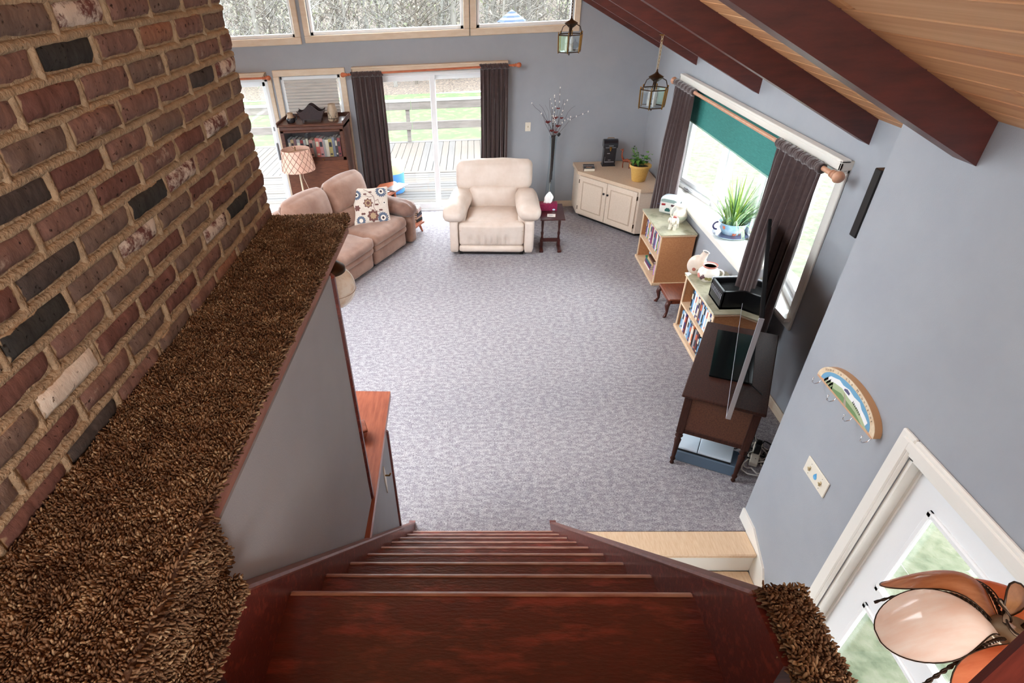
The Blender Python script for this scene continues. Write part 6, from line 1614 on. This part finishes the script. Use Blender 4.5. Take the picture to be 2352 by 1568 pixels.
# ------------------------------------------------------------------ hanging lanterns
M_lglass = glass_clear('lantern_glass', (.94, .97, .98, 1), .12)
def lantern(label, loc, ztop, rz=0.0):
    t = thing('hanging_lantern', label, 'lantern', loc, rz, group='hanging brass lanterns')
    RO, HB, HT_ = .122, 0.0, .15
    n = 6; pt = lambda r, k, z: (r * math.cos(2 * PI * k / n), r * math.sin(2 * PI * k / n), z)
    mb = MB(); mb.tube([pt(RO, k, HB) for k in range(n)], .005, 6, closed=True); mb.build('bottom_ring', M_darkbronze, t)
    mb = MB(); mb.tube([pt(RO * 1.06, k, HT_) for k in range(n)], .005, 6, closed=True); mb.build('top_ring', M_darkbronze, t)
    for k in range(n):
        a, b = Vector(pt(RO, k, HB)), Vector(pt(RO * 1.06, k, HT_))
        mb = MB(); mb.tube([a, b], .0075, 6); mb.ball(tuple(b + Vector((0, 0, .014))), .007, 8, 6, sc=(1, 1, 1.8)); mb.ball(tuple(a - Vector((0, 0, .008))), .006, 8, 6); mb.build('brass_corner', M_brass, t, smooth=60)
        a2, b2 = Vector(pt(RO, k + 1, HB)), Vector(pt(RO * 1.06, k + 1, HT_))
        nn = ((a2 - a).cross(b - a)).normalized() * .0015; q = [a, a2, b2, b]
        vs = [tuple(v + nn) for v in q] + [tuple(v - nn) for v in q]
        MB().add(vs, [(0, 1, 2, 3), (7, 6, 5, 4), (0, 4, 5, 1), (1, 5, 6, 2), (2, 6, 7, 3), (3, 7, 4, 0)]).build('pane', M_lglass, t)
    MB().lathe([(.0005, -.03), (.008, -.024), (.012, -.016), (.05, -.006), (.115, .0), (.115, .003), (.0005, .004)], 12).build('bottom_plate', M_lglass, t, smooth=60)
    MB().ball((0, 0, -.028), .007, 8, 6, sc=(1, 1, 1.5)).build('bottom_finial', M_darkbronze, t)
    for k in range(3):
        an = 2 * PI * k / 3; c, s = math.cos(an), math.sin(an)
        pts = [(RO * 1.03 * c, RO * 1.03 * s, HT_), (RO * .95 * c, RO * .95 * s, HT_ + .03), (RO * .82 * c, RO * .82 * s, HT_ + .065), (RO * .5 * c, RO * .5 * s, HT_ + .085), (.02 * c, .02 * s, HT_ + .06)]
        MB().tube(pts, .0042, 7).build('scroll_arm', M_darkbronze, t, smooth=180)
    MB().lathe([(.006, HT_ - .02), (.009, HT_ + .02), (.018, HT_ + .06), (.045, HT_ + .08), (.066, HT_ + .094), (.067, HT_ + .1), (.045, HT_ + .112), (.02, HT_ + .126), (.01, HT_ + .14), (.007, HT_ + .16), (.0005, HT_ + .162)], 24).build('canopy_cap', M_darkbronze, t, smooth=60)
    for k in range(3):
        an = 2 * PI * k / 3 + .5
        cnd = MB().lathe([(.013, .0), (.013, .06), (.009, .062)], 12, Matrix.Translation((.035 * math.cos(an), .035 * math.sin(an), .004))).build('candle_tube', M_white, t, smooth=60)
        MB().lathe([(.008, .062), (.014, .078), (.012, .1), (.004, .13), (.0005, .14)], 12, Matrix.Translation((.035 * math.cos(an), .035 * math.sin(an), .004))).build('flame_bulb', mat('clear_bulb', rgb(240, 240, 236), .1, coat=.5), cnd, smooth=60)
    chain(t, (0, 0, HT_ + .155), (0, 0, ztop - loc[2] - .01), .036, .0026, .0105, M_darkbronze if ztop > 2.9 else mat('pale_chain', rgb(196, 178, 150), .4, metal=.7))
    MB().lathe([(.03, 0), (.028, -.006), (.012, -.012), (.004, -.018)], 16, Matrix.Translation((0, 0, ztop - loc[2]))).build('ceiling_plate', M_brass, t, smooth=60)
    MB().tube([(0, 0, HT_ + .15), (.006, .004, lerp(HT_, ztop - loc[2], .6)), (0, 0, ztop - loc[2])], .0022, 5).build('cord', M_brass, t)
lantern('brass hexagonal lantern hanging in front of the upper window', (1.005, 6.9, 2.51), ceil_z(1.005) - .002, .25)
lantern("brass hexagonal lantern hanging from a rafter by the corner", (1.685, 5.965, 2.135), ceil_z(1.685) - .158, .1)

# ------------------------------------------------------------------ entry wall: hook rack, switch plate, black frame
t = thing('hook_rack', 'half round wooden hook rack painted with a mountain landscape on the entry wall', 'hook rack', (XJ, 2.325, 1.42))
RY, RZ = .268, .135
half = lambda ry, rz, n=24: [(ry * math.cos(PI * k / n), rz * math.sin(PI * k / n)) for k in range(n + 1)]
M_ash = mat('pale_wood_rim', rgb(232, 214, 186), .5, col2=rgb(214, 186, 150), scale=20)
MB().prism(half(RY, RZ), -.035, -.001, 'x').build('board', mat('rack_edge_wood', rgb(186, 140, 100), .5), t, smooth=40)
MB().prism(half(RY, RZ), -.0375, -.035, 'x').build('pale_rim', M_ash, t)
h2 = [(a, b + .004) for a, b in half(RY * .86, RZ * .80)]
MB().prism(h2, -.0385, -.0375, 'x').build('painted_sky', mat('paint_sky', rgb(112, 166, 200), .5), t)
cl = [(-.19, .01), (-.20, .04), (-.165, .055), (-.13, .065), (-.1, .085), (-.05, .082), (0, .09), (.05, .08), (.09, .085), (.13, .07), (.16, .06), (.195, .02), (.2, .008)]
MB().prism(cl, -.0392, -.0385, 'x').build('painted_clouds', mat('paint_cloud', rgb(240, 240, 240), .5), t)
MB().prism([(-.22, .004), (-.16, .03), (-.1, .05), (-.02, .052), (.05, .062), (.11, .05), (.16, .03), (.2, .006)], -.0398, -.0392, 'x').build('painted_fields', mat('paint_field', rgb(176, 190, 150), .5), t)
MB().prism([(-.17, .004), (-.1, .024), (-.02, .03), (.04, .036), (.1, .02), (.16, .006)], -.0404, -.0398, 'x').build('painted_hill', mat('paint_hill', rgb(116, 146, 98), .5), t)
MB().prism([(-.03, .004), (-.012, .03), (.02, .055), (.026, .055), (.004, .03), (-.006, .004)], -.0408, -.0404, 'x').build('painted_path', mat('paint_path', rgb(170, 158, 140), .5), t)
mb = MB()
for k in range(10): a = .19 - k * .008; mb.add([(-.0412, a - .007, .008 + (k % 3) * .01), (-.0412, a + .007, .008 + (k % 3) * .01), (-.0412, a, .03 + (k % 3) * .01)], [(0, 1, 2), (2, 1, 0)])
for k in range(7): a = -.06 - k * .012; mb.add([(-.0412, a - .003, .052 - k * .003), (-.0412, a + .003, .052 - k * .003), (-.0412, a, .068 - k * .003)], [(0, 1, 2), (2, 1, 0)])
mb.build('painted_trees', mat('paint_tree', rgb(52, 70, 52), .6), t)
MB().prism([(-.015, .066), (-.015, .078), (.01, .084), (.03, .075), (.03, .066)], -.0412, -.0404, 'x').build('painted_house', mat('paint_house', rgb(90, 86, 120), .5), t)
MB().prism([(-RY * .98, 0), (-.2, .012), (-.12, .004), (.12, .004), (.2, .012), (RY * .98, 0), (RY * .98, -.006), (-RY * .98, -.006)], -.0395, -.036, 'x').build('lower_edge', mat('rack_lower_edge', rgb(206, 160, 124), .5), t)
txt = 'Home in the Mountains'
M_txt = mat('brown_lettering', rgb(120, 96, 80), .6)
for i, ch in enumerate(txt):
    if ch == ' ': continue
    a = R(148) - i / (len(txt) - 1) * R(116)
    py, pz = RY * .93 * math.cos(a), RZ * .90 * math.sin(a)
    tang = math.atan2(RZ * math.cos(a), -RY * math.sin(a))
    # seen from -x : letters run along -y
    o = text_mesh('lettering', ch, .021, M_txt, t, (-.0378, -py, pz - .006), (R(90), 0, R(-90)), .0003)
    o.rotation_euler = (Matrix.Rotation(R(-90), 4, 'Z') @ Matrix.Rotation(R(90), 4, 'X') @ Matrix.Rotation(-(a - PI / 2) * -.5, 4, 'Z')).to_euler()
for k, y in enumerate((.235, .075, -.085, -.245)):
    pts = [(-.02, y, .0), (-.022, y, -.02), (-.035, y, -.04), (-.055, y, -.045), (-.07, y, -.03), (-.072, y, -.008)]
    MB().tube(pts, .0026, 7).ball((-.072, y, -.005), .005, 8, 6).build('hook', M_chrome, t, smooth=180)
t = thing('switch_plate', 'ivory two switch plate with a blue drop sticker on the entry wall', 'switch plate', (XJ, 2.308, .91))
MB().bb(-.009, 0, -.114, .114, -.055, .055, bev=.003).build('plate', M_ivory, t)
for y in (.062, -.058):
    MB().tube([(-.009, y + .006, -.016), (-.016, y, .0), (-.026, y - .002, .014)], (.006, .005, .004), 8).box((-.0095, y, 0), (.003, .012, .03)).build('toggle', mat('toggle_tan', rgb(150, 124, 100), .5), t, smooth=60)
    for z in (.035, -.035): MB().ball((-.009, y, z), .003, 6, 5).build('screw', M_chrome, t)
dp_ = [(.0, .022)] + [(.016 * math.cos(a), -.006 + .016 * math.sin(a)) for a in [R(30 - k * 24) for k in range(11)]]
MB().prism([(a, b) for a, b in dp_], -.0105, -.009, 'x').build('drop_sticker', mat('sticker_blue', rgb(58, 146, 206), .35, col2=rgb(110, 180, 222), scale=40), t)
t = thing('wall_speaker', 'narrow black speaker edge showing past the corner of the entry wall', 'speaker', (XJ + .12, YJ, 2.28))
MB().bb(-.128, .03, .0, .055, -.165, .165, bev=.004).build('cabinet', M_black, t)
MB().bb(-.11, .02, .055, .06, -.15, .15).build('grille', M_dark, t)
# ------------------------------------------------------------------ outdoors
M_grass = mat('lawn_grass', rgb(58, 78, 36), .95, col2=rgb(82, 92, 52), scale=4.0, detail=12, col3=rgb(50, 70, 32), bump=.6, bscale=30, coords='Object')
M_litter = mat('leaf_litter', rgb(92, 78, 66), .95, col2=rgb(50, 42, 36), scale=14, detail=12, col3=rgb(70, 58, 48), bump=.6, bscale=30, contrast=(.4, .58))
def ground_patch(name, label, cat, x0, x1, y0, y1, zf, material, nx=24, ny=24):
    vs = []; fs = []
    for i in range(nx + 1):
        for j in range(ny + 1): x, y = lerp(x0, x1, i / nx), lerp(y0, y1, j / ny); vs.append((x, y, zf(x, y)))
    for i in range(nx):
        for j in range(ny): a = i * (ny + 1) + j; fs.append((a, a + ny + 1, a + ny + 2, a + 1))
    o = MB().add(vs, fs).build(name, material, smooth=180)
    return tag(o, label, cat, kind='structure')
GZ = lambda x, y: -.62 + (max(0, y - 20) * .012) + .03 * math.sin(x * .7) * math.sin(y * .5)
ground_patch('ground_lawn', 'mown green lawn beyond the deck', 'lawn', -30, 3.3, 9.3, 23.5, GZ, M_grass, 30, 30)
M_pale = mat('glare_pale_grass', rgb(48, 54, 34), .95, col2=rgb(78, 78, 62), scale=9, detail=14, col3=rgb(66, 69, 50), bump=.6, bscale=24)  # greyer than the lawn: outdoor glare put into the grass colour
ground_patch('ground_side_yard', 'grass beside the house, coloured pale for glare', 'lawn', 3.3, 45, -20, 23.5, GZ, M_pale, 30, 40)
ground_patch('ground_entry_yard', 'grass outside the entry door, coloured pale for glare', 'lawn', 2.1, 3.3, -20, 9.3, GZ, M_pale, 4, 30)
ground_patch('ground_left_yard', 'lawn left of the house', 'lawn', -30, -4.8, -20, 9.3, GZ, M_grass, 20, 20)
HZ = lambda x, y: GZ(x, 23.5) + max(0, y - 23.5) * .035 + max(0, y - 45) * .06 + .08 * math.sin(x * .5 + y * .3)
ground_patch('ground_woods', 'leaf covered woodland floor beyond the lawn', 'ground', -70, 80, 23.5, 110, HZ, M_litter, 50, 40)
# deck
dk = thing('deck', 'weathered wooden deck outside the sliding doors', 'deck', (-2, 9.56, -.06))
M_dk1 = [mat('deck_grey', rgb(71, 67, 63), .8, col2=rgb(61, 55, 53), scale=5, stretch=(.5, 5, 5), detail=7), mat('deck_tan', rgb(76, 68, 61), .8, col2=rgb(67, 58, 50), scale=5, stretch=(.5, 5, 5), detail=7), mat('deck_brown', rgb(64, 51, 43), .8, col2=rgb(53, 41, 33), scale=5, stretch=(.5, 5, 5), detail=7, kind='noise')]
bm_ = MB().bb(-.5, .5, -.068, .068, -.035, 0, bev=.004).mesh('deck_board', M_dk1[0])
rd = random.Random(8)
for k in range(15):
    y = .08 + k * .144
    for (xa, xb) in ((-5.2, -1.2), (-1.195, 2.4), (2.405, 4.3)):
        share('deck_board', bm_, dk, ((xa + xb) / 2, y, rd.uniform(-.003, .003)), (0, 0, 0), (xb - xa, 1, 1), rd.choice(M_dk1[:2]))
ye = .08 + 15 * .144
for k in range(72):
    x = -6.0 + k * .144
    c = rd.choice(M_dk1[:2]) if k not in (30, 31) else M_dk1[2]
    # the boards of the far half run away from the house, slightly diagonal on the left
    share('deck_board', bm_, dk, (x, ye + 1.24 - .06, rd.uniform(-.004, .002)), (0, 0, R(90)), (2.46, 1, 1), c)
MB().bb(-6.2, 4.35, ye - .07, ye + .06, -.03, .008, bev=.004).build('divider_board', M_dk1[1], dk)
MB().bb(-6.2, 4.35, ye + 2.4, ye + 2.55, -.03, .006, bev=.004).build('edge_board', M_dk1[0], dk)
MB().bb(-6.2, 4.35, 0, ye + 2.5, -.35, -.04).build('frame', M_dark, dk)
rl_ = thing('deck_railing', 'weathered horizontal board railing at the edge of the deck', 'railing', (-2, 14.27, -.06))
M_rail = mat('rail_grey', rgb(105, 97, 92), .85, col2=rgb(84, 77, 72), scale=5, stretch=(.5, 5, 5), detail=7)
for (xa, xb) in ((-5.5, .55), (.56, 4.4)):
    MB().bb(xa, xb, -.03, .12, .86, .90, bev=.005).build('cap_rail', mat('rail_cap_pale', rgb(135, 132, 126), .8), rl_)
    MB().bb(xa, xb, -.02, .02, .70, .86, bev=.004).build('upper_rail', M_rail, rl_)
    MB().bb(xa, xb, -.02, .02, .27, .44, bev=.004).build('lower_rail', M_rail, rl_)
for x in (-4.9, -2.2, .46, 3.1, 4.3): MB().bb(x - .045, x + .045, .02, .11, -.3, .86, bev=.004).build('post', M_rail, rl_)
# planter bucket on the deck
t = thing('plastic_bucket', 'blue and lime green plastic tub on the deck outside the sliding door', 'bucket', (-1.52, 10.62, -.06))
MB().lathe([(.0005, 0), (.2, 0), (.215, .02), (.225, .36)], 32).build('blue_body', mat('blue_plastic', rgb(70, 130, 190), .5), t, smooth=60)
MB().lathe([(.225, .36), (.24, .40), (.245, .50), (.235, .53), (.19, .52), (.12, .47), (.0005, .46)], 32).build('lime_rim', mat('lime_plastic', rgb(196, 210, 150), .5), t, smooth=60)
MB().lathe([(.13, .476), (.0005, .472)], 24).build('green_lid', mat('green_plastic', rgb(150, 196, 80), .5), t, smooth=60)
# striped umbrella beyond the railing
t = thing('patio_umbrella', 'blue and white striped patio umbrella seen through the upper window', 'umbrella', (.92, 16.0, -.6))
M_stripe = mat('stripe_white', rgb(82, 85, 90), .8)
M_sb = mat('stripe_blue', rgb(24, 40, 72), .8)
mb = MB(); n = 8; rings = 12; apex = 2.80; 
for q in range(rings):
    r0_, r1_ = 1.15 * q / rings, 1.15 * (q + 1) / rings
    z0_, z1_ = apex - .62 * (r0_ / 1.15) ** 1.08, apex - .62 * (r1_ / 1.15) ** 1.08
    for k in range(n):
        a, b = 2 * PI * k / n + .2, 2 * PI * (k + 1) / n + .2
        c_ = lambda r, an, z: (r * math.cos(an), r * math.sin(an), z)
        mb.add([c_(max(r0_, .001), a, z0_), c_(r1_, a, z1_), c_(r1_, b, z1_), c_(max(r0_, .001), b, z0_)], [(0, 1, 2, 3)], mi=q % 2)
mb.build('canopy', [M_stripe, M_sb], t)
mb = MB()
for k in range(n):
    a, b = 2 * PI * k / n + .2, 2 * PI * (k + 1) / n + .2
    for q in range(6):
        f0, f1 = q / 6, (q + 1) / 6; z_ = lambda f: apex + .17 - .23 * f
        mb.add([(max(.36 * f0, .001) * math.cos(a), max(.36 * f0, .001) * math.sin(a), z_(f0)), (.36 * f1 * math.cos(a), .36 * f1 * math.sin(a), z_(f1)), (.36 * f1 * math.cos(b), .36 * f1 * math.sin(b), z_(f1)), (max(.36 * f0, .001) * math.cos(b), max(.36 * f0, .001) * math.sin(b), z_(f0))], [(0, 1, 2, 3)], mi=q % 2)
mb.build('vent_cap', [M_stripe, M_sb], t)
MB().tube([(0, 0, 0), (0, 0, apex + .1)], .022, 8).build('pole', M_white, t)
# woodland
M_bark = [mat('bark_grey', rgb(99, 95, 90), .95, col2=rgb(78, 73, 67), scale=14, stretch=(3, 3, .6)), mat('bark_pale', rgb(123, 121, 116), .9, col2=rgb(94, 91, 85), scale=10, stretch=(1, 1, 4)), mat('bark_brown', rgb(81, 73, 64), .95, col2=rgb(64, 57, 51), scale=14)]
M_fol = [mat('spring_leaf', rgb(93, 94, 74), .8), mat('spring_leaf_tan', rgb(105, 98, 86), .8), mat('spruce_green', rgb(51, 63, 48), .85)]
def tree_mesh(seed, H=11.0, r=.1, nb=46, leafy=0):
    rn = random.Random(seed); mb = MB(); lean = (rn.uniform(-.05, .05), rn.uniform(-.05, .05))
    P_ = lambda z: Vector((lean[0] * z + .08 * math.sin(z * .7 + seed), lean[1] * z + .06 * math.cos(z * .5 + seed), z))
    mb.tube([P_(H * q / 9) for q in range(10)], [r * (1 - .09 * q) for q in range(10)], 6)
    for k in range(nb):
        z = rn.uniform(.4, H * .8); a = rn.uniform(0, 6.28); L = rn.uniform(.7, 2.0) * (1.2 - z / H * .5)
        p = P_(z); up = rn.uniform(.2, 1.0)
        q1 = p + Vector((math.cos(a) * L * .5, math.sin(a) * L * .5, L * .4 * up)); q2 = p + Vector((math.cos(a + .2) * L * .9, math.sin(a + .2) * L * .9, L * up))
        mb.tube([p, q1, q2], (.018, .011, .004), 3, caps=False)
        if leafy:
            for m in range(leafy):
                c = q1.lerp(q2, rn.random()) + Vector((rn.gauss(0, .14), rn.gauss(0, .14), rn.gauss(0, .14))); s = rn.uniform(.02, .05)
                d1 = Vector((rn.gauss(0, 1), rn.gauss(0, 1), rn.gauss(0, 1))).normalized() * s; d2 = d1.orthogonal().normalized() * s * .7
                mb.add([tuple(c - d1), tuple(c + d2), tuple(c + d1), tuple(c - d2)], [(0, 1, 2, 3)], mi=1)
    return mb
variants = []
for k in range(7):
    mb = tree_mesh(100 + k, H=6.0, r=[.06, .1, .05, .13, .07, .045, .09][k], nb=[60, 50, 70, 40, 60, 80, 40][k], leafy=[2, 1, 3, 0, 2, 3, 0][k])
    variants.append((mb.mesh('tree', [M_bark[k % 3], M_fol[k % 2]], 60), 'trunk_and_branches'))
rt = random.Random(77)
WHERE = ['tall bare spring tree in the woods beyond the lawn', 'slim young tree in the woods beyond the lawn']
cnt = 0
for k in range(230):
    y = 25 + (rt.random() ** 1.3) * 34; x = rt.uniform(-.85, .55) * y * .62 + rt.uniform(-1, 1)
    if k % 9 == 0: x = rt.uniform(8, 40); y = rt.uniform(14, 40)
    me = variants[rt.randrange(7)][0]
    o = bpy.data.objects.new('woodland_tree', me); COL.objects.link(o); o.location = (x, y, HZ(x, max(y, 23.5)) - .1 if y > 23.5 else GZ(x, y) - .1)
    o.rotation_euler = (0, 0, rt.uniform(0, 6.28)); s = rt.uniform(.8, 1.3); o.scale = (s, s, s)
    tag(o, 'bare spring tree in the woods beyond the lawn', 'tree', 'woodland trees beyond the lawn')
# undergrowth nobody could count
rn = np.random.RandomState(5); NB = 26000
yy = 25.5 + rn.random_sample(NB) ** 1.2 * 34; xx_ = (rn.random_sample(NB) * 1.5 - .92) * yy * .62
zz0 = np.array([HZ(a, b) for a, b in zip(xx_, yy)]); hh = rn.random_sample(NB) ** 1.3 * 3.0
d = rn.normal(size=(NB, 3)) * [.5, .5, .9]; d /= np.linalg.norm(d, axis=1)[:, None]; L = (rn.random_sample(NB) * .5 + .08)[:, None]
e = rn.normal(size=(NB, 3)); e -= d * (e * d).sum(1)[:, None]; e /= np.linalg.norm(e, axis=1)[:, None]
typ = rn.randint(0, 3, NB)
wd = np.where(typ == 0, .007, .035)[:, None]; L = np.where(typ[:, None] == 0, L * 1.6, L * .16)
c = np.stack([xx_, yy, zz0 + hh], 1)
V = np.stack([c - d * L - e * wd * .4, c - d * L + e * wd * .4, c + d * L + e * wd, c + d * L - e * wd], 1)
me = bpy.data.meshes.new('undergrowth'); me.vertices.add(NB * 4); me.vertices.foreach_set('co', V.reshape(-1))
me.loops.add(NB * 4); me.loops.foreach_set('vertex_index', np.arange(NB * 4, dtype=np.int32)); me.polygons.add(NB); me.polygons.foreach_set('loop_start', np.arange(0, NB * 4, 4, dtype=np.int32))
for m in (M_bark[0], M_fol[0], M_fol[1]): me.materials.append(m)
me.polygons.foreach_set('material_index', typ.astype(np.int32)); me.update(calc_edges=True)
o = bpy.data.objects.new('undergrowth', me); COL.objects.link(o); tag(o, 'tangle of twigs and pale spring leaves among the woodland trees', 'undergrowth', kind='stuff')
